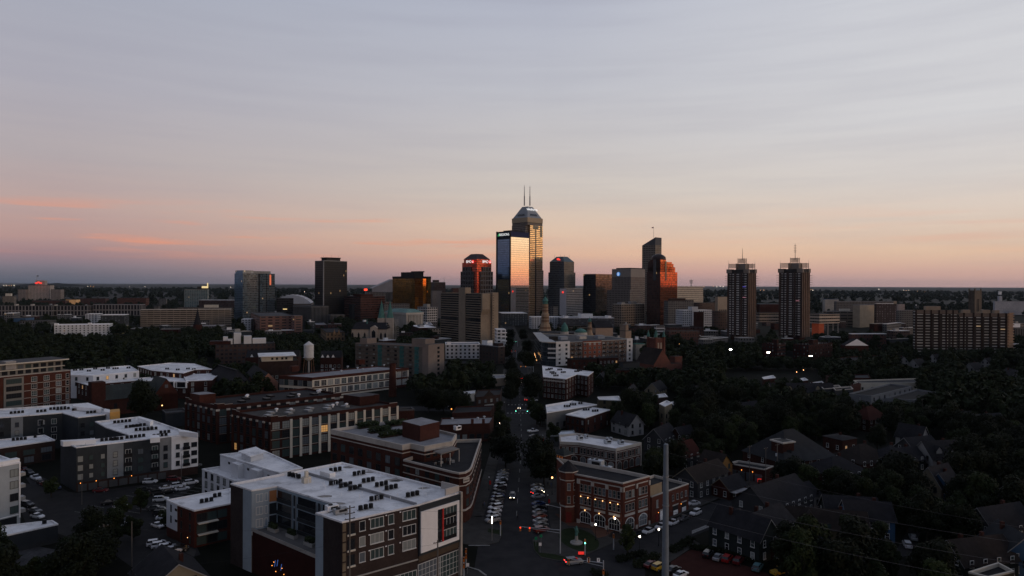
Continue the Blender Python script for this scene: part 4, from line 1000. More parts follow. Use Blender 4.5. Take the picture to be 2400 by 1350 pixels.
def minaret(px, yt, yb, r, D):
 c0 = XY(px, D); zt, zb = AT(px, yt, D).z, AT(px, yb, D).z; H = zt - zb
 m = MB()
 prof = [(r * 1.9,0),(r * 1.45, H * .16),(r * 1.25, H * .2),(r * 1.2, H * .42),(r * 1.3, H * .44),(r * .98, H * .47),(r * .92, H * .7),(r * 1.1, H * .72)]
 for (r0, z0),(r1, z1) in zip(prof, prof[1:]):
  nz = max(1, int((z1 - z0) / 1.8))
  for i in range(nz):
   ra, rb = r0 + (r1 - r0) * i / nz, r0 + (r1 - r0) * (i + 1) / nz
   m.lathe((*c0, zb + z0 + (z1 - z0) * i / nz), [(ra,0),(rb,(z1 - z0) / nz)],10, i % 2)
 m.build('minaret', [pbr('pale_band_brick',(.3,.22,.15),.9), pbr('dark_band_brick',(.17,.1,.065),.9)], b)
 m = MB(); m.lathe((*c0, zb + H * .72), [(r * .8,0),(r * .8, H * .05),(r * 1.0, H * .08),(r * .5, H * .15),(.25, H * .2),(.15, H * .28)],10); m.build('green_cap', COPPER, b)
minaret(1277.5,688,775,3.6, D - 20); minaret(1382,742,786,2.2, D - 10)
for px, yt, yb, r in ((1323,755,777,4.1),(1361,769,779,6.5)):
 c0 = XY(px, D - 15); zb, zt = AT(px, yb, D - 15).z, AT(px, yt, D - 15).z; m = MB(); H = zt - zb
 m.lathe((*c0, zb), [(r * 1.25,-6),(r * 1.1,0)],12); m.build('drum', STONE, b)
 m = MB(); m.lathe((*c0, zb), [(r,0),(r * 1.02, H * .3),(r * .8, H * .6),(r * .35, H * .85),(.1, H)],14); m.build('dome', COPPER, b, True)
far('cantilever_office', 'pale banded office raised on columns behind the ribbed twin towers', 'office block',1770,1780,1828,733,1010, facade('pale_band_office',(.34,.28,.23),(.03,.03,.03),4,4.3,.96,.42,.2,.006), a=14, z0=16, ref=None)
b = far('cantilever_office', 'matching pale banded office with an orange lit base, beside the latticed mast tower', 'office block',1888,1920,1968.5,736,960, facade('pale_band_office2',(.42,.34,.27),(.03,.03,.03),4,4.3,.96,.4,.2,.004), a=26, z0=17, ref='the pale office on columns')
m = MB(); m.prism(setin(b.f,.05,.3,.1,.6),0,17,0,0); b.part('lit_base', m, pbr('orange_base',(.25,.07,.04),.8, emis=(1,.16,.05), es=.05))
for k in (.45,.7,.95):
 m = MB(); q = setin(b.f, k, k + .01,.05,.06)[0]; m.tube((*q,0),(*q,17),.7,.7,6); b.part('column', m, CONC)
far('blank_beige_block', 'large windowless beige block with one red roof lamp', 'building',1999,2015,2049,715,1150, pbr('beige_brick_blank',(.33,.27,.2),.9, var=.12, scale=1.2), a=35, roofm=ROOFP, ref='the blank beige block')
far('long_office', 'long beige office wing with dark bands beside the blank beige block', 'office block',1930,1936,2003,729,1190, facade('beige_bands',(.26,.215,.175),(.03,.03,.03),12,5,.9,.35,.2,.002), a=4, roofm=ROOFP, pent=[(.5,.85,0,.5,4, CREAM)])
far('dark_red_block', 'dark block with red panels and a tan stair tower', 'apartment house',2050,2053,2102,711,1180, facade('red_black_panels',(.05,.035,.038),(.16,.15,.17),5,4,.3,.5,.3,.004), a=10, roofm=ROOFW, pent=[(.86,1,-.05,.4,4, BLANK)])
far('grey_steps', 'grey block with pale roof box behind the dark ribbed slab block', 'building',2100,2104,2146,727,1120, F_gry, a=10, roofm=ROOFP, pent=[(0,.4,.1,.6,10, pbr('warm_box',(.34,.28,.25),.9))])
far('pale_sheds', 'long pale low shed at the far edge beyond the ribbed slab block', 'shed',2328,2332,2440,706,1700, pbr('pale_shed_wall',(.3,.31,.34),.8), a=4, roofm=ROOFP)
b = thing('pale_silo_tower', 'slim pale industrial tower standing over the long pale shed', 'tower',(*XY(2343,1750),0)); c0 = XY(2343,1750); m = MB(); m.box((*c0, AT(2343,694,1750).z / 2),(7,7, AT(2343,694,1750).z)); m.build('shaft', pbr('pale_tower_wall',(.4,.41,.44),.8), b); m = MB(); zt = AT(2343,684,1750).z; m.box((*c0, zt - 3),(5,5,8)); m.build('head', WHITE, b)
far('blue_roof_hall', 'hall with a deep blue roof among far trees', 'hall',1928,1934,1966,701,1700, CONC, a=8, roofm=pbr('blue_roof',(.03,.08,.2),.6))
far('grey_far_hall', 'long grey low hall behind the blank beige block', 'hall',1955,1960,2096,706,1500, F_gry, a=4, roofm=ROOFP)
far('tilted_roof_hall', 'low halls with tilted pale roofs seen between the ribbed twin towers', 'hall',1774,1780,1826,712,1350, BRICKD, a=14, roofm=pbr('bluish_roof',(.25,.3,.33),.7))
f, z = gridbox(2271,2284,2300,681,1020,40)
b = Bld('gothic_tower', 'square dark stone gothic church tower with a tall twin opening', 'church tower', f, z, ref='the square gothic tower')
GST = pbr('dark_gothic_stone',(.12,.095,.075),.9, var=.2); b.walls(GST); b.roof(ROOFD, GST)
for j in (.36,.56):
 m = MB(); m.prism(setin(f,.3 if j < .5 else .52,.44 if j < .5 else .66,-.01,.02), z * .5, z * .8,0,0); b.part('belfry_opening', m, GL_D)
for k, j in ((0,0),(.93,0),(0,.93)):
 m = MB(); m.prism(setin(f, k - .03, k + .1, j - .03, j + .1),0, z + 3,0,0); b.part('buttress', m, GST)
D = 690
PIN = pbr('tan_end_bay',(.3,.21,.15),.9, var=.1)
for (x0, xc, x1, yt, lab, rf) in ((2140,2146,2246,727, 'ribbed dark brick slab block with window rows, the half by the gothic tower', None),(2240,2247,2362,734, 'ribbed dark brick slab block with a sunlit tan end of balconies', 'the ribbed slab block')):
 f, z = gridbox(x0, xc, x1, yt, D,-6 if x0 > 2200 else -4,18)
 b = Bld('slab_block', lab, 'apartment house', f, z, group='ribbed slab blocks', ref=rf)
 b.walls(facade('slab_rows',(.03,.023,.02),(.4,.39,.37),7.6,2.9,.7,.3,.05,.006, rough=.25, vary=.3)); b.roof(ROOFP, CAPC)
 m = MB()
 for k in ([.0,.2,.36,.55,.72,.88] if x0 < 2200 else [.1,.3,.47,.64,.81,.97]):
  m = MB(); m.prism(setin(f, k - .018, k + .018,-.06,0),0, z + .4,0,0); b.part('brick_pier', m, pbr('slab_pier',(.028,.019,.016),.9))
 m = MB(); m.prism(setin(f,0,1,-.02,0), z - 3.4, z + .2,0,0, bottom=True); b.part('cornice_band', m, pbr('slab_cornice',(.15,.115,.095),.9))
 for k0, k1 in (((.25,.6), ) if x0 < 2200 else ((.1,.25),(.5,.66),(.75,.85))):
  b.block(setin(f, k0, k1,.2,.9), z - .5, z + 3 + 3 * (k1 - k0), BLANK, ROOFP)
 if x0 > 2200:
  f2, z2 = gridbox(2354,2361,2375, yt, D - 3,30,16); b.block(f2,0, z2, PIN, ROOFP, 'end_bay')
  for i in range(15):
   m = MB(); m.prism([Vector(p) + Vector((.5,-.9)) for p in setin(f2,.05,1,-.04,.3)],2 + i * 2.9,3.1 + i * 2.9,0,0, bottom=True); b.part('balcony', m, PIN)
far('finned_grey_block', 'grey finned block beyond the end of the ribbed slab block', 'office block',2372,2380,2440,768,820, F_fin, a=10)
far('white_banded_block', 'low block with black and white bands under the grey finned block', 'building',2365,2372,2440,806,720, facade('bw_bands',(.4,.4,.42),(.02,.02,.025),10,4,.98,.5,.2,0), a=6, roofm=ROOFW)
far('white_cube', 'small white cube building beyond the ribbed slab block', 'building',2368,2374,2392,757,900, WHITE, a=12)
for (x0, xc, x1, yt, lab) in ((1787,1822,1842,807, 'dark red brick block with small windows in front of the ribbed twin towers'),(1860,1896,1952,809, 'longer dark red brick block with rows of windows and a floodlight on its corner')):
 f, z = gridbox(x0, xc, x1, yt,640,40)
 b = Bld('brick_flats', lab, 'apartment house', f, z, ref='the longer dark red brick block' if x0 > 1850 else 'the shorter dark red brick block')
 b.walls(BRICKD); b.roof(ROOFD, BRICKD); b.block(setin(f,.3,.5,.2,.5), z - .5, z + 4, BRICKD, ROOFD)
 for e in ((0,1),(3,0)): b.wins(f[e[0]], f[e[1]], [2 + 3.1 * i for i in range(5)],9 if e[0] == 0 else 5,1.1,1.5,(1,2,0,0), 'd',(6,1,1,1,.0))
 b.finish()
D = 530
b = thing('spired_church', 'dark red stone church with steep gables and a square tower of four green spires', 'church',(*XY(1540, D),0)); landmark(*XY(1540, D),20, 'the green spired church')
CH = pbr('church_red_stone',(.12,.05,.038),.9, var=.22)
c0 = Vector(XY(1537, D + 12)); zt = AT(1537,792, D + 12).z; hw = 4.3
m = MB(); m.box((*c0, zt / 2),(hw * 2, hw * 2, zt), R(30)); m.build('tower', CH, b)
for k in range(4):
 a = R(30 + 45 + 90 * k); q = c0 + Vector((math.cos(a), math.sin(a))) * hw * 1.4
 m = MB(); m.tube((*q, zt - 12),(*q, zt + 1),1.25,1.15,8); m.build('turret', CH, b); m = MB(); m.lathe((*q, zt + 1), [(1.4,0),(0,5.5)],8); m.build('spire', COPPER, b)
m = MB()
for s_ in (-1.4,1.4):
 for a in (R(30),):
  nx = Vector((math.sin(a),-math.cos(a))); ux = Vector((math.cos(a), math.sin(a))); q = c0 + nx * (hw + .05) + ux * s_
  m.box((*q, zt - 7),(1.5,.2,7), a)
m.build('belfry_opening', pbr('pale_louvre',(.3,.25,.2),.9), b)
f, z = gridbox(1490,1532,1599,856, D - 25,30); m = MB(); m.prism(f,0, z,0,1); m.build('wall', [CH, SHINGB], b)
P_, B_, Q_, A_ = [Vector(q) for q in f]
for (p0, p1, p2, p3, zr) in ((P_, P_ + (B_ - P_) * .62, Q_ + (A_ - Q_) * .38, A_, AT(1540,812, D).z),):
 r0, r1 = (p0 + p1) / 2,(p2 + p3) / 2
 m = MB(); m.face([(*p1, z),(*p2, z),(*r1, zr),(*r0, zr)]); m.face([(*p3, z),(*p0, z),(*r0, zr),(*r1, zr)]); m.build('steep_roof', SHINGB, b)
 m = MB(); m.face([(*p0, z),(*p1, z),(*r0, zr - .2)]); m.build('gable', CH, b)
m = MB()
for k in (.12,.3,.48,.72,.88): q = setin(f, k - .05, k + .05,-.01,0); m = MB(); m.prism(q,3, z - 4,0,0); m.build('tall_window', GL_S if k in (.3,.72) else GL_D, b)
f2, z2 = gridbox(1570,1582,1600,845, D - 8,30); m = MB(); m.prism(f2,0, z2 + 3,0,1); m.build('corner_tower', [CH, SHINGB], b)
# --- nearer buildings, set out from their roof corners
def RF(z, *pts): return [G(x, y, z) for x, y in pts]
def lerp2(p, q, t): return (p[0] + (q[0] - p[0]) * t, p[1] + (q[1] - p[1]) * t)
def onwall(b, p, q, a0, a1, z0, z1, mat, name='panel', out=.06, thick=None):
 """a slab lying on the wall p > q between fractions a0..a1"""
 p, q = Vector(p[:2]), Vector(q[:2]); u = (q - p).normalized(); n = Vector((u.y,-u.x)); Lh = (q - p).length
 s, e = p + u * Lh * a0, p + u * Lh * a1
 m = MB(); pts = [tuple(s + n * out), tuple(e + n * out), tuple(e - n * .02), tuple(s - n * .02)]
 m.prism(pts, z0, z1,0,0, mat['bay'] if 'bay' in mat else None, bottom=True)
 return b.part(name, m, mat)
def vents(b, pts, z, r=.5, h=1.0, mat=None, name='roof_vent'):
 for x, y in pts:
  m = MB(); c_ = G(x, y, z); m.lathe((*c_, z), [(r * .5,0),(r * .5, h * .55),(r, h * .6),(r, h * .95),(.01, h * 1.1)],8); b.part(name, m, mat or GALV)
COND = MB(); COND.lathe((0,0,0), [(.46,.0),(.48,.1),(.48,.92),(.42,1.0),(.2,1.02),(.0,1.0)],10)
for i in range(8):
 a = i * math.pi / 4; COND.tube((.5 * math.cos(a),.5 * math.sin(a),.05),(.5 * math.cos(a),.5 * math.sin(a),.95),.03,.03,4)
CONDM = COND.mesh('condenser', [pbr('condenser_black',(.02,.02,.022),.6,.3)])
RAILM = MB(); RAILM.box((0,.35,.06),(1,.08,.12)); RAILM.box((0,-.35,.06),(1,.08,.12))
RAILM = RAILM.mesh('rail', [METAL])
def rack(px, py, z, n, ang, label, group, sp=1.25):
 c_ = G(px, py, z); o = thing('condenser_rack', label, 'air conditioner',(c_[0], c_[1], z), group, R(ang))
 r_ = link('rail', RAILM, o,(0,0,.01)); r_.scale = (n * sp,1,1)
 for i in range(n): link('condenser', CONDM, o,((i - (n - 1) / 2) * sp, random.uniform(-.06,.06),.13))
 return o
def rooftop_unit(px, py, z, sx, sy, h, ang, label, mat=None, name='rooftop_unit'):
 c_ = G(px, py, z); o = thing(name, label, 'air conditioner',(c_[0], c_[1], z), None, R(ang))
 m = MB(); m.box((0,0, h / 2 + .25),(sx, sy, h)); me = m.mesh('casing', [mat or GALV]); link('casing', me, o)
 m = MB(); m.box((0,0,.14),(sx * .9, sy * .9,.25)); link('curb', m.mesh('curb', [METAL]), o)
 m = MB()
 for k in range(max(1, int(sx / 1.6))): m.lathe((-sx / 2 + 1.0 + k * 1.5,0, h + .26), [(.5,0),(.5,.18),(.3,.2),(0,.2)],10)
 link('fan', m.mesh('fan', [BLACK]), o)
 m = MB(); m.box((sx * .1,-sy / 2 - .02, h * .55 + .25),(sx * .6,.05, h * .5)); link('louvre', m.mesh('louvre', [BLACK]), o)
 return o
PLAIN, SASH, GRID, SILL = (1,1,0,0),(1,2,1,0),(3,4,0,0),(2,1,1,0)
UA = 41.8                                    # turn of the near street grid
# ---- big white roofed apartment house
Z = 20.0
pa, pb, pc, pd, pe, pf, pg_, ph_, pi_ = RF(Z,(541,1133),(590,1148.5),(650,1139),(803,1187),(740,1202),(802,1222.5),(980,1182.5),(1079,1153),(801,1083))
b = Bld('courtyard_apartments', 'large U shaped apartment house with a broad white roof and grey panelled courtyard', 'apartment house', [pa, pb, pc, pd, pe, pf, pg_, ph_, pi_], Z, ref='the big white roofed apartment house')
BRN = pbr('dark_brown_brick',(.045,.032,.029),.9, var=.2, scale=1.5)
DBR = pbr('near_black_brick',(.034,.027,.027),.9, var=.2, scale=1.2)
b.walls(BRN); b.roof(ROOFW, ROOFW, ph=.55, cw=.3)
onwall(b, pa, pb,0,.6,0, Z - .4, DBR); onwall(b, pa, pb,.6,1,0, Z - .4, BLUEG, 'grey_panel')
onwall(b, pb, pc,0,1,9, Z - .4, BLUEG, 'grey_panel'); onwall(b, pc, pd,0,1,9, Z - .4, BLUEG, 'grey_panel')
onwall(b, pe, pf,0,.3,0, Z - .4, BLUEG, 'grey_panel'); onwall(b, pe, pf,.3,1,0, Z - .4, DBR)
pod = [pb, pe, pd, pc]; m = MB(); m.prism(inset(pod,.15),0,10.2,0,1); b.part('courtyard_deck', m, [pbr('deep_red_brick',(.032,.009,.008),.9, var=.2), pbr('deck_paving',(.13,.125,.12),.9, var=.12)])
onwall(b, pb, pe,0,1,10.1,10.9, CONC, 'deck_parapet',.1)
for z in (10.6,13.6,16.7):
 b.wins(pb, pc, [z + .2],1,1.5,1.8,(2,1,0,0), 'w',(3,1,3,3,.0),.1,.5); b.wins(pb, pc, [z + .2],1,.55,1.8, PLAIN, 'w',(3,1,2,2,0),.5,.62)
 onwall(b, pb, pc,.68,.97, z - .3, z + 2.4, GL_D if z < 16 else pbr('balcony_dim_lit',(.1,.06,.04),.6, emis=(1,.35,.1), es=.03), 'balcony_recess',.08)
 for k,(a0, a1) in enumerate(((.01,.24),(.27,.30),(.34,.62),(.65,.68),(.72,.99))):
  onwall(b, pc, pd, a0, a1, z - .2, z + 2.35, GL_D if a1 - a0 > .1 else DARKP, 'balcony_recess',.09)
 for a0, a1 in ((.01,.24),(.34,.62),(.72,.99)): onwall(b, pc, pd, a0, a1, z - .35, z + .55, pbr('balcony_rail_dark',(.04,.045,.05),.5,.3), 'balcony_rail',.35)
for x in (.255,.32,.635,.7):
 m = MB(); c_ = lerp2(pc, pd, x); m.tube((c_[0] - .2, c_[1] - .25,10),(c_[0] - .2, c_[1] - .25, Z - 1),.12,.12,6); b.part('downpipe', m, METAL)
for z in (10.4,13.75,17.1):
 b.wins(pf, pg_, [z],1,1.25,2.0,(1,1,1,0), 'w',(4,2,2,3,.25),.20,.30)
 b.wins(pf, pg_, [z],1,3.0,2.0,(3,1,1,0), 'w',(5,1,2,2,.3),.36,.52)
 b.wins(pf, pg_, [z],1,1.25,2.0,(1,1,1,0), 'w',(4,2,1,3,.1),.57,.68)
 b.wins(pf, pg_, [z],1,3.2,2.0,(3,1,1,0), 'w',(4,1,2,2,.1),.76,.99)
 onwall(b, pf, pg_,.065,.155, z - .2, z + 2.1, GL_D, 'balcony_recess',.07); onwall(b, pf, pg_,.06,.16, z - .5, z - .15, CREAM, 'balcony_edge',.3)
for i in range(9): onwall(b, pf, pg_,.004,.045,1 + i * 2.1,2.75 + i * 2.1, pbr('tan_lattice',(.16,.13,.09),.8), 'stair_screen',.1)
for x in (.33,.55,.74): 
 for z in (12.3,15.7,19.1): onwall(b, pf, pg_, x, x + .02, z, z + .22, WHITE, 'wall_light',.12)
b.wins(pf, pg_, [1.0],3,4.0,4.2,(4,3,1,0), 'w',(1,2,0,6,0),.3,.98, name='shop_window')
onwall(b, pf, pg_,0,1,7.4,7.7, CONC, 'string_course',.15)
CHAR = DARKP
onwall(b, pg_, ph_,0,1,8.3, Z - .4, CHAR, 'charcoal_bay',.5)
WPN = pbr('white_cladding',(.78,.76,.75),.75, var=.08)
onwall(b, pg_, ph_,.02,.40,9,18.4, WPN, 'white_panel',.8)
for nm, a0, a1, z0, z1 in (('white_frame_top',.40,.92,17.7,18.4),('white_frame_side',.865,.92,9,17.7),('white_frame_foot',.40,.865,9,9.9)): onwall(b, pg_, ph_, a0, a1, z0, z1, WPN, nm,.8)
onwall(b, pg_, ph_,.52,.55,9.9,17.7, pbr('red_strip',(.5,.04,.035),.6, var=.05), 'red_strip',.72)
PG = Vector(pg_); PH = Vector(ph_); un = (PH - PG).normalized(); nn = Vector((un.y,-un.x)) * .5
for z in (10.4,13.1,15.6):
 b.wins(tuple(PG + nn), tuple(PH + nn), [z],1,4.2,1.9,(4,1,0,0), 'w',(3,1,2,3,0),.56,.86)
 onwall(b, pg_, ph_,.41,.51, z - .2, z + 2, GL_D, 'bay_window',.56); onwall(b, pg_, ph_,.56,.86, z - .45, z + .35, BLACK, 'bay_rail',.68)
b.wins(tuple(PG), tuple(PH), [1.0],2,6.6,5.2,(6,4,0,0), 'w',(0,1,0,6,0),.02,.98, name='shop_window')
onwall(b, pg_, ph_,0,1,6.9,8.3, pbr('brown_fascia',(.07,.05,.035),.8), 'fascia',.3)
onwall(b, pg_, ph_,.955,1.0,0, Z + .2, pbr('tan_edge_fin',(.36,.32,.28),.8), 'edge_fin',.85)
qh = lerp2(ph_, pi_,.15); m = MB(); e0 = Vector(ph_) - un * .05; n_in = (Vector(pi_) - Vector(ph_)).normalized(); m.prism([tuple(Vector(ph_) - un * 4.2 - n_in * -.4), tuple(Vector(ph_) - n_in * -.4), tuple(Vector(ph_) + n_in * 6), tuple(Vector(ph_) + n_in * 6 - un * .35), tuple(Vector(ph_) + n_in * .8 - un * .35), tuple(Vector(ph_) + n_in * .8 - un * 4.2)], Z - .2, Z + 1.5,0,0); b.part('parapet_screen', m, pbr('screen_beige',(.5,.46,.42),.8))
sa_, sb_ = G(716,1106, Z), G(978,1180, Z); m = MB(); m.box(((sa_[0] + sb_[0]) / 2,(sa_[1] + sb_[1]) / 2, Z - .22),(math.dist(sa_, sb_) - .6,.35,.6), math.atan2(sb_[1] - sa_[1], sb_[0] - sa_[0])); b.part('roof_curb', m, ROOFP)
for i in range(22):
 k, j = random.uniform(.05,.95), random.uniform(.1,.9); p0 = lerp2(pi_, pa, j * .95); p1 = lerp2(ph_, pf, j * .6); c_ = lerp2(p0, p1, k)
 m = MB(); m.tube((*c_, Z - .5),(*c_, Z + random.uniform(.2,.8)),.06,.06,5); b.part('vent_pipe', m, WHITE)
for i,(x, y, w_) in enumerate(((400,490,2),(560,530,1.6),(765,590,2.4),(995,655,1.5),(300,775,2.2),(215,720,2.0),(760,600,1.4))):
 c_ = G(700 + x / 3.376,950 + y / 3.376, Z - .54); m = MB(); m.face([(c_[0] + w_ * math.cos(t) * random.uniform(.6,1.2), c_[1] + .55 * w_ * math.sin(t) * random.uniform(.6,1.2), Z - .535) for t in [k * math.pi / 5 for k in range(10)]]); b.part('roof_stain', m, pbr('roof_dirt',(.28,.26,.24),.9, var=.3, scale=1.5))
m = MB(); c_ = G(718,1126, Z); m.box((*c_, Z + .2),(1.9,1.6,1.5), R(UA)); m.box((*c_, Z + 1.6),(.8,.7,1.6), R(UA)); b.part('roof_flue', m, CREAM)
m = MB(); c_ = G(768,1112, Z); m.box((*c_, Z + .1),(4.2,1.8,1.3), R(UA - 80)); b.part('roof_hatch', m, WHITE)
b.finish()
RK = 'condenser racks on the big white roof'
for x, y, n, lab in ((290,524,3, 'rack of round black condensers beside the white roof hatch'),(477,552,3, 'trio of black condensers closest to the back parapet of the big white roof'),(293,625,3, 'trio of black condensers first in line after the flue on the big white roof'),
 (371,645,3, 'trio of black condensers second in line after the flue on the big white roof'),(446,667,3, 'trio of black condensers third in line after the flue on the big white roof'),(551,607,3, 'trio of black condensers mid roof beyond the long roof seam'),(655,638,3, 'trio of black condensers beyond the seam, just short of the paired rack'),
 (732,664,3, 'trio of black condensers beside the long roof seam, right of the paired rack'),(615,750,3, 'trio of black condensers between roof seam and the street front'),(531,824,3, 'trio of black condensers closest to the dark brown street front'),(902,720,3, 'trio of black condensers closest to the charcoal corner bay')):
 rack(700 + x / 3.376,950 + y / 3.376, Z - .5, n,38, lab, RK)
rack(380 + 1305 / 4.22,1030 + 375 / 4.22, Z - .5,4,-35, 'row of four black condensers left of the roof flue', RK)
rooftop_unit(700 + 262 / 3.376,950 + 835 / 3.376, Z - .5,2.6,1.7,1.1,38, 'pale boxy roof unit on the front corner of the big white roof', WHITE)
rooftop_unit(700 + 330 / 3.376,950 + 855 / 3.376, Z - .5,3.0,1.6,.9,38, 'long dark roof unit next to the pale one on the big white roof', METAL)
for i,(x, y) in enumerate(((640,1245),(684,1260),(726,1279))):
 c_ = G(x, y,10.2); o = thing('planter',('long pale planter of shrubs at the inner end of the courtyard', 'pale planter with dark shrubs in mid courtyard', 'pale planter at the open end of the courtyard')[i], 'planter',(*c_,10.2), 'courtyard planters', R(-37))
 m = MB(); m.box((0,0,.4),(3.2,1.2,.8)); link('trough', m.mesh('trough', [CONC]), o)
 m = MB()
 for k in range(160): a = Vector((random.uniform(-1.4,1.4), random.uniform(-.45,.45),.8 + random.random() * 1.1)); d = Vector((random.gauss(0,1), random.gauss(0,1), random.gauss(0,1))).normalized() * .22; e = d.orthogonal().normalized() * .2; m.face([a - d - e, a + d - e, a + d + e, a - d + e])
 link('shrub', m.mesh('shrub', [pbr('leaf_dark',(.03,.042,.018),.8, var=.4, scale=2)]), o)
Z2 = 9.5
f = RF(Z2,(473.6,1098.7),(552,1127),(640,1120),(520,1092))
b = Bld('white_annex', 'white lower annex with stepped flat roofs behind the big white roofed apartment house', 'apartment house', f, Z2, ref='the white stepped annex')
WLL = pbr('white_siding',(.62,.63,.65),.75, var=.07); b.walls(WLL); b.roof(ROOFW, ROOFW)
f2 = RF(13.6,(516,1068),(655,1112),(709,1100),(617,1058)); m = MB(); m.prism(f2, Z2 - .5,13.6,0,1); b.part('upper_storey', m, [WLL, ROOFW]); b.roof(ROOFW, ROOFW, foot=f2, z=14.1, ph=.4, name='upper_roof')
f3 = RF(15.6,(566,1058),(588,1068),(617,1061),(597,1050)); b.block(f3,13.5,15.4, WLL, ROOFW, 'stair_head'); m = MB(); m.prism(inset(f3,-.8),15.4,15.75,0,0, bottom=True); b.part('stair_head_roof', m, ROOFW)
for k in (.3,.62):
 p = lerp2(f2[0], f2[1], k); d_ = (Vector(f2[1]) - Vector(f2[0])).normalized(); n_ = Vector((d_.y,-d_.x)); q = [tuple(Vector(p) + n_ * -.1), tuple(Vector(p) + d_ * 4.2 + n_ * -.1), tuple(Vector(p) + d_ * 4.2 + n_ * 1.8), tuple(Vector(p) + n_ * 1.8)]; b.block(q, Z2 - .5,13.4, WLL, ROOFW, 'stepped_bay')
b.wins(f[0], f[1], [1,4,7],5,1.3,1.9, SASH, 'd',(5,1,2,2,0),.04,.96); b.wins(f2[0], f2[1], [Z2 + 2.4],3,.9,.5, PLAIN, 'd',(1,0,0,0,0))
b.finish()
for i,(x, y, n) in enumerate(((602,284,3),(740,316,3),(818,343,3),(915,368,3))):
 rack(380 + x / 4.22,1030 + y / 4.22, Z2 - .5, n,-39,('black condensers closest to the outer edge of the white annex', 'black condensers at the first stepped bay of the white annex', 'black condensers between the stepped bays of the white annex', 'black condensers by the last stepped bay of the white annex')[i], 'condensers along the white annex')
Z3 = 10.0
p0, p1, p2, p3, p4 = RF(Z3,(390.7,1171),(415.5,1181.7),(456,1196),(541,1179),(541,1144))
f = [p0, p1, p2, p3, p4]; b = Bld('red_block', 'small dark red brick block with a white corner panel and white roof', 'apartment house', f, Z3, ref='the small red block with the white panel')
DRB = pbr('block_red_brick',(.055,.018,.014),.9, var=.2, scale=1); b.walls(DRB); b.roof(ROOFW, ROOFW, ph=.3)
onwall(b, p0, p1,0,1,2.6, Z3 - .3, pbr('pale_blue_panel',(.5,.54,.6),.75, var=.05), 'white_panel'); 
for z in (4.2,7.2): onwall(b, p0, p1,.38,.5, z, z + 2, GL_D, 'slit_window',.1); onwall(b, p0, p1,.8,1, z + .8, z + 1.5, GL_D, 'slit_window',.1)
b.wins(p1, p2, [.8,3.9,7],2,.6,1.9, PLAIN, 'd',(5,0,0,1,0)); b.wins(p2, p3, [.6,3.7,6.7],3,2.4,2.1,(2,1,0,0), 'd',(3,0,1,4,0),.05,.9)
for z in (3.3,6.3): onwall(b, p2, p3,.08,.62, z, z + .22, CREAM, 'balcony_slab',1.3)
m = MB()
c_ = lerp2(p0, p2,.8); m.ball((c_[0] - .2, c_[1] - .3,2.2),.09,6,4); b.part('wall_light', m, LAMPW)
b.finish()
rack(484,1177, Z3 - .3,3,40, 'black condensers in a clump on the roof of the small red block', 'condensers on the small red block'); rack(509,1165, Z3 - .3,2,40, 'pair of black condensers on the small red block near the taller wall', 'condensers on the small red block')
# ---- grey and white complex, left
Z = 15.0
P = RF(Z,(142,1032),(179,1048),(463.5,1014.6),(424,1007),(359,985),(327,976),(223,987.5),(248,1001),(306,1020),(225,1029))
b = Bld('grey_apartments', 'long charcoal apartment house with white end, garages and row of roof condensers', 'apartment house', P, Z, ref='the long charcoal apartment house')
b.walls(DARKP); b.roof(ROOFW, ROOFW, ph=.6, cw=.4)
A_, B_ = P[1], P[2]
segs = ((.0,.235, DARKP),(.235,.365, GREYP),(.365,.665, DARKP),(.665,.765, pbr('mid_grey_panel',(.2,.2,.2),.7)),(.765,1.0, WPN))
for i,(a0, a1, mt) in enumerate(segs): onwall(b, A_, B_, a0, a1,3.2 if i < 3 else 2.9, Z - .4, mt,('charcoal_bay', 'pale_grey_bay', 'charcoal_bay', 'grey_bay', 'white_bay')[i],(.1,.4,.1,.3,.5)[i])
onwall(b, A_, B_,0,1,0,3.0, BRICKB, 'brick_base',.25)
AA, BB = Vector(A_), Vector(B_); u_ = (BB - AA).normalized(); n_ = Vector((u_.y,-u_.x)) 
for i in range(9): onwall(b, tuple(AA + n_ * .25), tuple(BB + n_ * .25),.012 + i * .08,.012 + i * .08 + .066,.05,2.35, pbr('garage_door',(.06,.062,.065),.6), 'garage_door',.05)
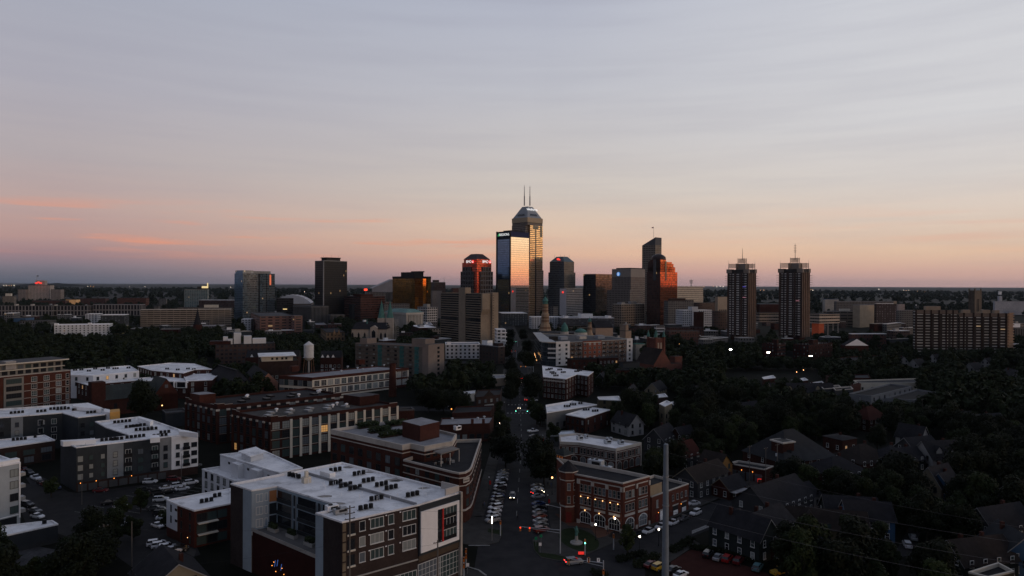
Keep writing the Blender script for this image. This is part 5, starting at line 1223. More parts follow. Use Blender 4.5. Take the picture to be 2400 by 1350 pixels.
for z in (3.9,6.9,9.9,12.0 + .6):
 if z > 12.5: continue
 f0, f1 = tuple(AA + n_ * .1), tuple(BB + n_ * .1)
 b.wins(f0, f1, [z],1,1.5,1.9, PLAIN, 'd',(1,1,8,1,0),.0,.06); b.wins(f0, f1, [z + .3],1,1.1,1.5, PLAIN, 'd',(1,1,8,1,0),.085,.14); b.wins(f0, f1, [z + .2],1,1.1,1.5, PLAIN, 'd',(4,1,2,3,0),.18,.225)
 b.wins(tuple(AA + n_ * .4), tuple(BB + n_ * .4), [z + .2],1,1.2,1.8, SASH, 'd',(3,1,5,1,0),.26,.34)
 b.wins(f0, f1, [z],1,1.7,2.2,(2,1,0,0), 'w',(4,1,3,3,0),.38,.43, name='balcony_door'); b.wins(f0, f1, [z + .1],1,1.6,1.8,(2,1,0,0), 'd',(2,1,5,3,0),.48,.53); b.wins(f0, f1, [z],1,1.7,2.2,(2,1,0,0), 'w',(4,1,3,3,0),.6,.65, name='balcony_door')
 for a in (.375,.595): onwall(b, A_, B_, a, a + .06, z - .2, z + .8, BLACK, 'balcony',.8)
 b.wins(tuple(AA + n_ * .3), tuple(BB + n_ * .3), [z + .2],1,1.2,1.8, SASH, 'd',(6,1,2,1,0),.68,.75)
 w0, w1 = tuple(AA + n_ * .5), tuple(BB + n_ * .5)
 b.wins(w0, w1, [z + .3],1,1.1,1.6, SASH, 'd',(6,1,0,0,0),.79,.85); b.wins(w0, w1, [z],1,1.7,2.1,(2,1,0,0), 'd',(5,1,1,2,0),.87,.92, name='balcony_door'); b.wins(w0, w1, [z + .3],1,1.8,1.6,(2,1,0,0), 'd',(6,1,0,0,0),.94,.99)
 onwall(b, A_, B_,.865,.925, z - .2, z + .8, BLACK, 'balcony',1.2)
for a in (.03,.15,.29,.43):
 c_ = AA.lerp(BB, a) + n_ * .45; m = MB(); m.ball((*c_,2.85),.14,6,4); b.part('garage_lamp', m, LAMPO)
m = MB(); f = RF(Z + 1.2,(352,1027),(375,1025),(372,1019),(352,1020)); m.prism(f, Z - .5, Z + 1.2,0,0); b.part('stair_head', m, WHITE)
for f in (((142,1032),(148,1035),(225,1030),(222,1027)),((327,976),(322,978),(352,989),(359,985)),((418,1006),(420,1011),(463,1015),(440,1009))):
 q = RF(Z + 1.3, *f); m = MB(); m.prism(q, Z - .4, Z + 1.3,0,0); b.part('parapet_screen', m, WHITE)
b.finish()
RG = 'condensers on the long charcoal house'
for (x, y, n, lab) in ((905,1160,4, 'black condensers at the garage corner of the long charcoal house roof'),(985,1168,2, 'pair of condensers second from the garage corner of the charcoal house'),(1220,1118,4, 'flat dark condenser group over the pale grey bay of the charcoal house'),(1320,1112,3, 'trio of condensers just past the pale grey bay of the charcoal house'),
 (1500,1088,4, 'condenser row by the inner corner of the charcoal house roof'),(1570,1080,3, 'trio of condensers beside the inner corner row on the charcoal house'),(1800,1072,4, 'front condenser row at the white end of the charcoal house'),(1855,1035,3, 'tall clump of condensers behind the row at the white end'),
 (1375,915,5, 'condenser row closest to the back of the charcoal house wing'),(1485,970,4, 'second condenser row from the back of the charcoal house wing'),(1560,960,4, 'condenser row beside the second one on the charcoal house wing'),(1620,1000,5, 'third condenser row from the back of the charcoal house wing'),(1690,1000,4, 'condenser row closest to the white stair head of the charcoal house')):
 rack(x / 4.8,800 + y / 4.8, Z - .6, n,36, lab, RG,1.3)
P = RF(Z,(-70,984),(146,967),(183,978),(246,971),(256,965),(237.5,955),(206,944),(-70,963))
b = Bld('grey_rear_wing', 'rear charcoal apartment wing with white roof and small orange panel at its end', 'apartment house', P, Z, ref='the rear charcoal wing')
b.walls(DARKP); b.roof(ROOFW, ROOFW, ph=.6, cw=.4); A_, B_ = P[0], P[1]
onwall(b, A_, B_,.43,.56,0, Z - .4, GREYP, 'pale_grey_bay',.3)
AA, BB = Vector(A_), Vector(B_); u_ = (BB - AA).normalized(); n_ = Vector((u_.y,-u_.x))
for z in (4,7.2,10.6):
 b.wins(A_, B_, [z],2,1.7,2.0,(2,1,0,0), 'w',(3,1,2,3,0),.68,.98); b.wins(A_, B_, [z],1,1.4,1.9, SASH, 'd',(3,0,3,3,0),.74,.82); b.wins(tuple(AA + n_ * .3), tuple(BB + n_ * .3), [z],1,1.2,1.8, SASH, 'd',(4,1,3,1,0),.46,.53)
 b.wins(A_, B_, [z],2,1.6,1.9, PLAIN, 'd',(4,1,3,1,0),.1,.4); b.wins(P[2], P[3], [z],3,1.4,1.8, SASH, 'd',(5,1,1,1,0))
f = RF(Z + .9,(243,964),(257,967),(258,960),(245,957)); m = MB(); m.prism(f, Z - 4, Z + .9,0,0); b.part('white_end_box', m, WHITE)
f = RF(Z + .9,(257.5,967),(281,964),(280,958),(258.5,960)); m = MB(); m.prism(f, Z - 4.2, Z + .9,0,0); b.part('orange_panel', m, pbr('orange_panel',(.55,.3,.09),.7, var=.06))
q = RF(Z + 1.4,(169,947),(172,951),(236,958),(237,954),(206,944)); m = MB(); m.prism(q, Z - .4, Z + 1.2,0,0); b.part('parapet_screen', m, WHITE)
b.finish()
for (x, y, n, lab) in ((190,812,4, 'condenser row closest to the brick mid rise on the rear charcoal wing'),(465,797,3, 'trio of condensers second along the rear charcoal wing'),(650,765,5, 'mixed condenser clump mid way along the rear charcoal wing'),(710,770,4, 'big condenser clump just before the bend of the rear wing'),(845,780,2, 'two small condensers past the bend of the rear wing'),(950,765,4, 'tall condenser clump past the bend of the rear wing'),(1045,808,4, 'condenser row closest to the orange panel of the rear wing')):
 rack(x / 4.8,800 + y / 4.8, Z - .6, n,36, lab, 'condensers on the rear charcoal wing',1.3)
f = RF(6,(183,1019),(221,1028),(222,1012),(205,1012)); b = Bld('link_building', 'low white roofed link between the charcoal apartment wings', 'building', f,6); b.walls(DARKP); b.roof(ROOFW, ROOFW)
P0 = Vector(G(47.5,1083,18)); du = Vector((.55,.83)); dv = Vector((-.83,.55)); f = [tuple(P0 - du * 22), tuple(P0), tuple(P0 + dv * 14), tuple(P0 - du * 22 + dv * 14)]
b = Bld('pale_corner_block', 'tall pale grey panelled block with balconies beside the low white roof', 'apartment house', f,18, ref='the pale panelled block'); PGP = pbr('pale_grey_panel',(.33,.36,.38),.75, var=.08); b.walls(PGP); b.roof(ROOFW, ROOFW, ph=.5)
q = [tuple(P0 - du * 5.5 + dv * .3), tuple(P0 + dv * .3), tuple(P0 + dv * 2.5), tuple(P0 - du * 5.5 + dv * 2.5)]; m = MB(); m.prism(q,17.6,19,0,0); b.part('parapet_screen', m, WHITE)
b.wins(f[0], f[1], [3.6,7.2,10.8,14.2],1,1.9,2.0,(2,1,0,0), 'd',(1,0,5,4,0),.87,.99); b.wins(f[0], f[1], [3.6,7.2,10.8,14.2],1,1.9,2.0,(2,1,0,0), 'd',(4,0,3,3,0),.58,.74)
onwall(b, f[0], f[1],0,1,2.9,3.1, WHITE, 'string_course',.2); onwall(b, f[0], f[1],.55,.96,.3,2.6, GL_D, 'shop_front',.08)
onwall(b, f[0], f[1],.985,1.0,2,18, WHITE, 'white_corner',.2)
for z in (3.2,6.8,10.4,13.8): 
 m = MB(); c_ = P0 + dv * 1.2 + du * .7; m.box((*c_, z + .5),(1.4,2.2,1.0), math.atan2(du.y, du.x)); b.part('balcony', m, METAL)
b.finish()
f = RF(5,(-70,1258),(9.7,1255),(136,1227.5),(122,1219),(-70,1240)); b = Bld('low_white_roof', 'low dark walled shop with a bright white roof below the pale panelled block', 'shop', f,5, ref='the low white roofed shop'); b.walls(DARKP); b.roof(ROOFW, ROOFW, ph=.25)
rack(104,1228,4.75,1,30, 'lone black condenser on the low white roofed shop', None)
b.finish()
f = RF(8,(-80,1062),(4,1049),(129,1031),(104,1019),(-80,1038)); b = Bld('brown_shop', 'brown brick two storey shop with white roof before the rear charcoal wing', 'shop', f,8, ref='the brown brick shop'); b.walls(BRICKB); b.roof(ROOFW, ROOFW, ph=.4); b.wins(f[1], f[2], [3.8],3,3.6,1.9,(4,1,1,0), 'd',(3,2,1,4,0)); b.wins(f[1], f[2], [.8],3,3.0,2.2,(3,1,0,0), 'd',(5,1,0,1,0)); b.wins(f[0], f[1], [.8,4.2],4,2.2,2,(2,1,0,0), 'd'); b.finish()
for x, y, n in ((150,1120,1),(240,1112,3),(395,1085,1)): rack(x / 4.8,800 + y / 4.8,7.6, n,30, {150: 'single condenser at the street end of the brown shop roof',240: 'huddle of condensers mid roof on the brown shop',395: 'condenser at the far end of the brown shop roof'}[x], 'condensers on the brown shop')
# ---- brick mid rise on the left
P0 = Vector(G(165,867,24)); P1 = Vector(G(0,883,24)); du = (P0 - P1).normalized(); dv = Vector((-du.y, du.x)); f = [tuple(P1 - du * 16), tuple(P0), tuple(P0 + dv * 18), tuple(P1 - du * 16 + dv * 18)]
b = Bld('brick_mid_rise', 'red brick mid rise with recessed pale top storeys and a jutting roof', 'apartment house', f,24, ref='the red brick mid rise')
MRB = pbr('mid_rise_brick',(.07,.025,.017),.9, var=.18, scale=.8); b.walls(MRB); b.roof(CONC, STONE, ph=.5)
g = [tuple(P1 - du * 16 + dv * 1.8 - du * 0), tuple(P0 + dv * 1.8 - du * 3), tuple(P0 + dv * 16 - du * 3), tuple(P1 - du * 16 + dv * 16)]
TOPP = pbr('taupe_panel',(.2,.19,.17),.8, var=.08)
m = MB(); m.prism(g,23.5,29.5,0,0); b.part('top_storeys', m, TOPP)
e = inset(g,-2.2); m = MB(); m.prism(e,29.5,30.1,0,1, bottom=True); b.part('jutting_roof', m, [CREAM, ROOFG])
e2 = inset(g,-.8); m = MB(); m.prism(e2,26.3,26.7,0,1, bottom=True); b.part('eave_band', m, [CREAM, ROOFG])
m = MB(); q = P1 + du * 5 + dv * 3; m.box((*q,29),(4.5,4.5,4), math.atan2(du.y, du.x)); b.part('stair_head', m, pbr('stair_box',(.36,.34,.32),.8))
Lw = (P0 - P1).length; onwall(b, f[0], f[1],.365,.545,0,23, TOPP, 'pale_bay',.3)
for z in (2,5.6,9.2,12.8,16.4,20):
 b.wins(f[0], f[1], [z],3,2.4,2.3,(3,2,1,0), 'w',(4,1,2,4,0),.585,.94); b.wins(f[0], f[1], [z],1,1.4,2.3,(1,2,1,0), 'w',(3,2,3,3,0),.945,.995); 
 b.wins(tuple(Vector(f[0]) + Vector((du.y,-du.x)) * .3), tuple(Vector(f[1]) + Vector((du.y,-du.x)) * .3), [z],1,6.5,2.2,(6,2,0,0), 'd',(4,1,0,3,0),.37,.54)
 b.wins(f[0], f[1], [z],2,2.4,2.3,(3,2,1,0), 'w',(3,2,3,3,0),.05,.33)
for z in (4.9,8.5,12.1,15.7,19.2): onwall(b, f[0], f[1],.55,1, z - .2, z, STONE, 'stone_band',.06)
b.wins(g[0], g[1], [24.3,27],9,2.3,1.7,(3,1,0,0), 'd',(5,1,0,1,0),.3,.99)
b.finish()
# ---- white roofed row houses
for (pts, z, wm, lab, ref) in (
 (((166,866),(166,879),(218,880),(326,869.5),(304,856.5)),14, WLL, 'white terrace of row houses, the taller back row with white roof', 'the white terrace'),
 (((166,891),(206,902),(250,897),(322,891),(326,883),(218,884)),10, BRICKD, 'brick fronted row houses with white roof below the white terrace', 'the brick fronted row houses'),
 (((322,858),(357,868),(430,874),(455,866),(497,865),(455,852),(400,850)),13, BRICKD, 'second terrace with white ribbed roof and brick party wall', 'the second terrace'),
 (((322,886),(330,893),(441,896),(441,886),(400,880)),10, BRICKD, 'row of small houses with white box frames under the second terrace', 'the white box framed houses'),
 (((430,880),(436,893),(497,890),(512,878),(470,872)),10.5, BRICKD, 'last row house block with a white frame facing the church', None)):
 f = RF(z, *pts); b = Bld('row_houses', lab, 'row houses', f, z, ref=ref); b.walls(wm); b.roof(ROOFW, ROOFW, ph=.4)
 F = ccw(f)
 for i in range(len(F)):
  p, q = F[i], F[(i + 1) % len(F)]; Lh = math.dist(p, q)
  if Lh > 8 and b.facing(p, q) and p[0] < q[0]:
   b.wins(p, q, [z - 3.2, z - 6.4], max(2, int(Lh / 5)),1.3,2.0, SASH, 'd' if wm is WLL else 'w',(4,1,3,1,.3))
   if 'box frames' in lab and Lh > 20:
    for k in range(4): onwall(b, p, q,.02 + k * .25,.23 + k * .25, z - 3.4, z + .6, WHITE, 'white_frame',1.0); onwall(b, p, q,.04 + k * .25,.21 + k * .25, z - 3.0, z + .1, GL_D, 'recessed_bay',1.05)
 b.finish()
RR = 'condensers on the row house roofs'
for i,(x, y, n) in enumerate(((845,330,2),(915,327,2),(1000,340,2),(1070,315,2),(1155,330,2),(1215,308,2),(1300,312,3),(1445,305,2),(840,380,4),(1080,405,4),(1880,315,2),(2000,325,2),(2115,315,2),(2180,322,2),(1365,430,3),(1720,410,2),(1890,395,3))):
 z = 13.6 if y < 350 and x < 1600 else 12.6 if y < 350 else 9.6
 rack(x / 4.8,800 + y / 4.8, z, n,20,('dark condenser pair at the outer end of the white terrace roof|dark condenser pair second along the white terrace roof|dark condenser pair third along the white terrace roof|dark condenser pair mid way along the white terrace roof|dark condenser pair past the middle of the white terrace roof|dark condenser pair close to the wide group on the white terrace|wide group of three condensers on the white terrace roof|dark condenser pair at the far gable end of the white terrace|row of four condensers on the near end of the brick fronted row houses|big clump of condensers mid roof on the brick fronted row houses|condenser pair by the vent stacks of the second terrace|condenser pair mid roof on the second terrace|condenser pair third along the second terrace|condenser pair closest to the church side of the second terrace|three condensers between the two lower row house roofs|condenser pair on the white box framed houses|three condensers closest to the last white box frame').split('|')[i], RR)
# ---- brick church, left
b = thing('brick_church', 'dark brick church with long slate roof and gabled transept behind the round tree', 'church',(*G(320,965),0)); landmark(*G(320,965),12, 'the brick church')
n0, n1 = Vector(G(246,975)), Vector(G(372,960)); du = (n1 - n0).normalized(); dv = Vector((-du.y, du.x)); Ln = (n1 - n0).length
q = lambda a, c_: tuple(n0 + du * a + dv * c_)
m = MB(); m.prism([q(0,0), q(Ln,0), q(Ln,15), q(0,15)],0,8.5,0); m.face([(*q(0,0),8.5),(*q(0,15),8.5),(*q(0,7.5),15)][::-1]); m.build('wall', BRICKD, b)
SLT = pbr('slate_roof',(.035,.041,.04),.8, var=.2, scale=.8)
m = MB(); m.face([(*q(-.5,-.6),8.3),(*q(Ln,-.6),8.3),(*q(Ln,7.5),15.2),(*q(-.5,7.5),15.2)]); m.face([(*q(Ln,15.6),8.3),(*q(-.5,15.6),8.3),(*q(-.5,7.5),15.2),(*q(Ln,7.5),15.2)]); m.build('roof', SLT, b)
m = MB(); t0, t1 = q(Ln - 3,-3), q(Ln + 9,-3); tm = q(Ln + 3,-3); m.face([(*t0,0),(*t1,0),(*t1,9),(*tm,17),(*t0,9)]); m.prism([t0, t1, q(Ln + 9,14), q(Ln - 3,14)],0,9,0); m.build('transept', BRICK, b)
m = MB(); m.face([(*q(Ln - 3,-3.2),8.8),(*tm,17.2),(*q(Ln + 3,15),17.2),(*q(Ln - 3,15),8.8)][::-1]); m.face([(*tm,17.2),(*q(Ln + 9.5,-3.2),8.5),(*q(Ln + 9.5,15),8.5),(*q(Ln + 3,15),17.2)][::-1]); m.build('transept_roof', SLT, b)
m = MB(); m.box((*q(-3,3),9),(6.5,6.5,18), math.atan2(du.y, du.x)); m.build('tower', BRICKD, b)
for k in range(5): 
 m = MB(); c_ = q(5 + k * 6.2,-.06); m.box((*c_,4),(1.5,.12,4), math.atan2(du.y, du.x)); m.build('window', GL_D, b)
m = MB(); m.box((*q(Ln + 3,-3.06),13),(1.6,.12,1.8), math.atan2(du.y, du.x)); m.build('gable_window', GL_S, b)
for (x0, xc, x1, yt, D, lab) in ((482,500,575,884,415, 'dark hip roofed brick hall by the row houses'),):
 f, z = gridbox(x0, xc + 40, x1 + 14,903, D,40); b = Bld('hip_hall', lab, 'hall', f, z, ref='the hip roofed brick hall'); b.walls(BRICKD); m = MB(); m.frustum(inset(f,-.8), z, inset(f,7), z + 8,0); b.part('hip_roof', m, SHING); b.wins(f[0], f[1], [2],4,1.6,2.6, SASH, 's',(4,1,1,1,.0)); m = MB(); q_ = setin(f,.4,.6,-.12,.2); m.prism(q_,0, z + 1.5,0,0); b.part('stone_porch', m, BRICK); b.finish()
f, z = gridbox(575,606,652,898,430,30); b = Bld('gabled_flats', 'long dark roofed brick house with a pinkish brick gable end', 'house', f, z, ref='the pink gabled brick house'); PKB = pbr('pinkish_brick',(.24,.12,.085),.9, var=.15); b.walls(PKB)
P_, B_, Q_, A_ = [Vector(p) for p in f]; zr = z + 6; r0, r1 = (P_ + B_) / 2,(Q_ + A_) / 2
m = MB(); m.face([(*B_, z - .2),(*Q_, z - .2),(*r1, zr),(*r0, zr)]); m.face([(*A_, z - .2),(*P_, z - .2),(*r0, zr),(*r1, zr)]); b.part('roof', m, SHING); m = MB(); m.face([(*P_, z),(*B_, z),(*r0, zr - .15)]); b.part('gable', m, PKB); b.wins(P_, B_, [z - 1],1,1.8,2, SASH, 'd',(1,0,0,0,1)); b.finish()
f, z = gridbox(575,608,700,848,470,22); b = Bld('rooftop_pavilion', 'flat building with a wide white roof slab on a cream penthouse', 'apartment house', f, z, ref='the wide white roof slab building'); b.walls(BRICKB); b.roof(ROOFD, BRICKB); b.block(setin(f,.06,.86,.08,.9), z - .4, z + 3.2, CREAM, ROOFW, 'pavilion'); m = MB(); m.prism(setin(f,-.02,.94,-.02,1), z + 3.2, z + 3.7,0,0, bottom=True); b.part('roof_slab', m, ROOFW)
for k in (.3,.45,.62,.75): onwall(b, setin(f,.06,.86,.08,.9)[0], setin(f,.06,.86,.08,.9)[1], k, k + .07, z + .8, z + 2.4, GL_D, 'penthouse_window',.08)
b.wins(f[0], f[1], [1,4.2],8,1.6,1.8, SASH, 'w',(5,1,1,1,.0)); b.finish()
for i,(x0, xc, x1, yt, D, lab) in enumerate(((560,575,700,829,540, 'dark roofed terrace with little white dormers left of the water tower'),(740,750,800,830,530, 'dark roofed terrace with white windows right of the water tower'))):
 f, z = gridbox(x0, xc, x1, yt, D,8,14); b = Bld('dark_terrace', lab, 'row houses', f, z - 3, ref='the dark terrace ' + ('left' if i == 0 else 'right') + ' of the water tower'); b.walls(BRICKD); P_, B_, Q_, A_ = [Vector(p) for p in f]; r0, r1 = (P_ + A_) / 2,(B_ + Q_) / 2; m = MB(); z -= 3
 m.face([(*P_, z - .2),(*B_, z - .2),(*r1, z + 5),(*r0, z + 5)]); m.face([(*Q_, z - .2),(*A_, z - .2),(*r0, z + 5),(*r1, z + 5)]); m.face([(*B_, z - .2),(*Q_, z - .2),(*r1, z + 5)]); m.face([(*A_, z - .2),(*P_, z - .2),(*r0, z + 5)]); b.part('roof', m, SHING)
 for k in range(4 if i == 0 else 3):
  m = MB(); c_ = P_.lerp(B_,.12 + .25 * k); t = (B_ - P_).normalized() * 1.2; m.face([(*(c_ - t), z + .4),(*(c_ + t), z + .4),(*c_, z + 2.6)]); b.part('dormer_trim', m, WHITE)
 b.wins(P_, B_, [1.5,5],9 if i == 0 else 5,1.6,2.0, SASH, 'w',(4,2,2,1,.0)); b.finish()
# ---- slab apartments with teal panels
Z = 25.3; R0, R1, L0 = RF(Z,(1004,812),(1040,809),(833,803.5)); dv = Vector(R1) - Vector(R0); f = [L0, R0, R1, tuple(Vector(L0) + dv)]
b = Bld('teal_panel_slab', 'eight storey beige slab apartment house with teal panels and a blank pale end', 'apartment house', f, Z, ref='the teal panelled slab'); PKC = pbr('pinkish_concrete',(.2,.165,.145),.9, var=.1); DKB = pbr('dim_beige',(.1,.085,.075),.9, var=.1); b.walls(PKC); b.roof(ROOFG, PKC, ph=.5)
onwall(b, f[0], f[1],0,.93,0, Z - .6, pbr('slab_front_grey',(.12,.11,.1),.9), 'front',.08)
for i in range(8):
 z = .8 + i * 3.05
 for k in range(9):
  a = .02 + k * .1
  if k in (3,6,8): onwall(b, f[0], f[1], a, a + .055, z - .3, z + 2.5, pbr('teal_panel',(.04,.13,.13),.6, var=.3), 'teal_panel',.16)
  else: onwall(b, f[0], f[1], a, a + .082, z - .1, z + .95, DKB, 'balcony_front',.9)
  b.wins(tuple(Vector(f[0]) + Vector((0,-.1))), tuple(Vector(f[1]) + Vector((0,-.1))), [z + 1.0],1,2.0,1.2,(2,1,0,0), 'd',(5,1,1,1,.04), a, a + .09)
m = MB(); q = [Vector(f[0]).lerp(Vector(f[1]),.93), Vector(f[1]) , Vector(f[2]), Vector(f[3]).lerp(Vector(f[2]),.93)]; q = [tuple(p) for p in inset([tuple(p) for p in q],-.25)]; m.prism(q,0, Z + 1.3,0,1); b.part('end_tower', m, [PKC, ROOFG])
for i in range(8): onwall(b, tuple(Vector(R0) + Vector((.1,-.28))), tuple(Vector(R1) + Vector((.1,-.28))),.58,.72,1.4 + i * 3.05,3.2 + i * 3.05, GL_D, 'end_window',.06)
for (k0, k1, h) in ((.02,.12,3.5),(.74,.92,5)): p0, p1 = Vector(f[0]).lerp(Vector(f[1]), k0), Vector(f[0]).lerp(Vector(f[1]), k1); b.block([tuple(p0 + dv * .2), tuple(p1 + dv * .2), tuple(p1 + dv * .8), tuple(p0 + dv * .8)], Z - .5, Z + h, PKC, ROOFG)
b.finish()
# ---- cream framed factory, chimney, water tower
Z = 13.0; f = RF(Z,(655,880),(732,885),(958,862)); f = [f[1], f[2], tuple(Vector(f[2]) + Vector(f[0]) - Vector(f[1])), f[0]]
b = Bld('cream_framed_factory', 'long brick factory with cream concrete frame and big paned windows', 'factory', f, Z, ref='the cream framed factory'); b.walls(CREAM); b.roof(ROOFP, BRICK, ph=.6, ch=1.6)
for z in (2.2,7.4):
 b.wins(f[0], f[1], [z],15,3.4,3.4,(3,4,0,0), 'w',(4,2,2,4,.15),.01,.985); b.wins(f[3], f[0], [z],7,3.0,3.4,(3,3,0,0), 'd',(5,2,1,2,0))
 onwall(b, f[0], f[1],0,1, z - 1.2, z - .4, BRICK, 'brick_band',.05)
onwall(b, f[3], f[0],0,1,10.9,12.2, BRICK, 'brick_band',.07); onwall(b, f[0], f[1],.86,.985,0, Z - 1.7, BRICKD, 'brick_end',.02)
vents(b, [(780,868),(800,872),(838,865),(850,868),(872,860),(815,862),(900,858)], Z - .5,.8,1.3)
for x, y in ((690,868),(845,852)): 
 m = MB(); m.box((*G(x, y, Z), Z + 1.2),(5,4,3.4), R(44)); b.part('stair_head', m, BRICK)
b.finish()
c_ = XY(920,425); b = thing('brick_chimney', 'tall round red brick chimney standing beside the cream framed factory', 'chimney',(*c_,0)); landmark(*c_,18, 'the round brick chimney')
zt = AT(920,852,425).z; m = MB(); m.lathe((*c_,0), [(2.5,0),(1.95, zt - 1),(2.1, zt - .9),(2.1, zt)],18); m.build('shaft', BRICK, b, True); m = MB(); m.lathe((*c_, zt), [(2.15,-.02),(2.15,.25),(1.5,.25),(1.5,-1)],18); m.build('rim', BRICKD, b)
Dw = 455; c_ = XY(723.5, Dw); zz = lambda y: AT(723, y, Dw).z
b = thing('water_tower', 'old white riveted water tower with cone cap on thin legs', 'water tower',(*c_,0)); landmark(*c_,25, 'the water tower')
TNK = pbr('weathered_white_tank',(.5,.5,.49),.7, var=.16, scale=.6)
m = MB(); m.lathe((*c_,0), [(3.15, zz(838)),(3.2, zz(808))],20); m.build('tank', TNK, b, True); m = MB(); m.lathe((*c_,0), [(3.45, zz(808.5)),(.1, zz(799.5))],20); m.build('cone_cap', TNK, b); m = MB(); m.lathe((*c_,0), [(.5, zz(846)),(2.2, zz(842)),(3.15, zz(838))],20); m.build('bowl', TNK, b, True)
m = MB(); m.lathe((*c_, zz(838)), [(3.7,0),(3.7,.12),(3.1,.14)],20); m.build('walkway', METAL, b)
for k in range(4):
 a = R(45 + 90 * k); m = MB(); m.tube((c_[0] + 5 * math.cos(a), c_[1] + 5 * math.sin(a),0),(c_[0] + 3.1 * math.cos(a), c_[1] + 3.1 * math.sin(a), zz(838)),.2,.2,6); m.build('leg', pbr('rusty_steel',(.16,.09,.06),.8), b)
m = MB(); m.tube((*c_,0),(*c_, zz(845)),.6,.6,8); m.build('riser_pipe', METAL, b)
# ---- twin brick works with wavy parapets
for (Zf, cn, rt, lf, lab, ref, np_, cream) in ((16.5,(510,952.5),(800,922.5),(435,936), 'dark brick works with curved parapet and black roof, behind its cream piered twin', 'the rear brick works',13, False),(16.5,(635,982),(931,946),(544,964), 'brick works with tall cream piers between big paned windows', 'the cream piered brick works',14, True)):
 C0, R0, L0 = RF(Zf, cn, rt, lf); f = [C0, R0, tuple(Vector(R0) + Vector(L0) - Vector(C0)), L0]
 b = Bld('brick_works', lab, 'factory', f, Zf, group='twin brick works', ref=ref); b.walls(BRICKD); b.roof(ROOFD if not cream else pbr('worn_black_roof',(.075,.07,.065),.9, var=.35, scale=.25), BRICKD, ph=.9)
 Lr = math.dist(f[0], f[1])
 for z in (.9,4.7,8.5,12.2):
  b.wins(f[0], f[1], [z], np_, Lr / np_ * .72,2.75,(3,3,1,0), 'd',(4,2,2,5,.1),.0,1.0); b.wins(f[3], f[0], [z],6,2.1,2.75,(3,3,1,0), 'd',(5,3,1,2,.12),.03,.97)
 for k in range(np_ + 1):
  if cream and k > 1: onwall(b, f[0], f[1], k / np_ - .009, k / np_ + .009,0,15.5, CREAM, 'pier',.4)
  elif not cream: onwall(b, f[0], f[1], k / np_ - .012, k / np_ + .012,0,15, BRICKD, 'pier',.3); onwall(b, f[0], f[1], k / np_ - .014, k / np_ + .014,14.4,15.2, STONE, 'pier_cap',.4)
 for k in range(7): onwall(b, f[3], f[0], max(0, k / 6 - .02), min(1, k / 6 + .02),0,15, BRICKD, 'pier',.35); onwall(b, f[3], f[0], max(0, k / 6 - .024), min(1, k / 6 + .024),14.4,15.1, STONE, 'pier_cap',.42)
 for z in (4.3,8.1,11.8): onwall(b, f[0], f[1],0,1, z - .05, z + .15, STONE, 'stone_band',.07)
 for (p, q, segs) in ((f[3], f[0],((0,.12,.9),(.12,.2,.5),(.8,.9,.5),(.9,1,1.0))),(f[0], f[1],((0,.05,1.0),(.05,.11,.5),(.93,1,.5)))):
  for a0, a1, h in segs: onwall(b, p, q, a0, a1, Zf - .3, Zf + h, BRICKD, 'raised_parapet',.08); onwall(b, p, q, a0, a1, Zf + h, Zf + h + .14, STONE, 'coping',.16)
 if cream:
  vents(b, [(648,965),(682,965),(780,955),(790,950),(838,944),(860,945),(812,953)], Zf - .9,.75,1.5, WHITE)
  for (k0, k1, j0, j1, h, nm) in ((.80,.93,.35,.75,3.2, 'stair_head'),(.93,.99,.4,.7,3.2, 'stair_head')): b.block(setin(f, k0, k1, j0, j1), Zf - .9, Zf + h, BRICKD, ROOFG, nm)
  for k in range(9): q = setin(f,.08 + k * .075,.115 + k * .075,.35 + .2 * (k % 2),.47 + .2 * (k % 2)); m = MB(); m.prism(q, Zf - .9, Zf - .1,0,0); b.part('plant_box', m, METAL)
 else:
  vents(b, [(578,934),(580,932),(700,930),(745,922),(750,920)], Zf - .9,.8,1.6, WHITE); b.block(setin(f,.0,.12,.55,.85), Zf - .9, Zf + 3.4, BRICK, ROOFP, 'stair_head')
  for k in range(7): q = setin(f,.25 + k * .1,.29 + k * .1,.3 + .25 * (k % 2),.42 + .25 * (k % 2)); m = MB(); m.prism(q, Zf - .9, Zf - .1,0,0); b.part('plant_box', m, BLACK)
 b.finish()
far('brick_outhouse', 'small brick outhouse with garage doors at the end of the brick works', 'garage',930,934,972,961,320, BRICKD, a=20, roofm=ROOFG)
far('grey_shed', 'low grey roofed shed beside the rear brick works', 'shed',380,388,440,968,330, DARKP, a=36, roofm=ROOFG)
# ---- wedge shaped brick block at the corner
Z = 19.0; U = RF(Z,(775.5,1006),(943,1043),(962,1039),(995,1046),(1060,1034),(1070,1017),(931,984))
b = Bld('wedge_block', 'red brick wedge shaped block with rounded corner, roof terrace and pale parapet', 'apartment house', U, Z, ref='the wedge shaped brick block')
WBR = pbr('wedge_brick',(.056,.022,.017),.9, var=.2, scale=1); b.walls(WBR); b.roof(ROOFP, STONE, ph=.9, ch=1.7, cw=.5)
Lw = RF(15,(943,1077),(1061,1105.5),(1076,1108),(1091,1106),(1101,1100.5),(1106,1094),(1128,1028.5),(1066,1030)); Lw[0] = (Lw[0][0] + .3, Lw[0][1])
m = MB(); m.prism(Lw,0,15,0); b.part('lower_wall', m, WBR); b.roof(ROOFD, STONE, foot=Lw, z=15, ph=1.1, cw=.4, ch=.5, name='terrace')
def band(b, pts, z, h=.25, out=-.12, mat=STONE, name='stone_band'):
 m = MB(); o_ = inset(pts, out); m.prism(o_, z, z + h,0,0, bottom=True); b.part(name, m, mat)
band(b, Lw,3.6,.5,-.25); band(b, Lw,10.9); band(b, Lw,13.2,.3); band(b, U,16.2,.3)
Lc = ccw(Lw)
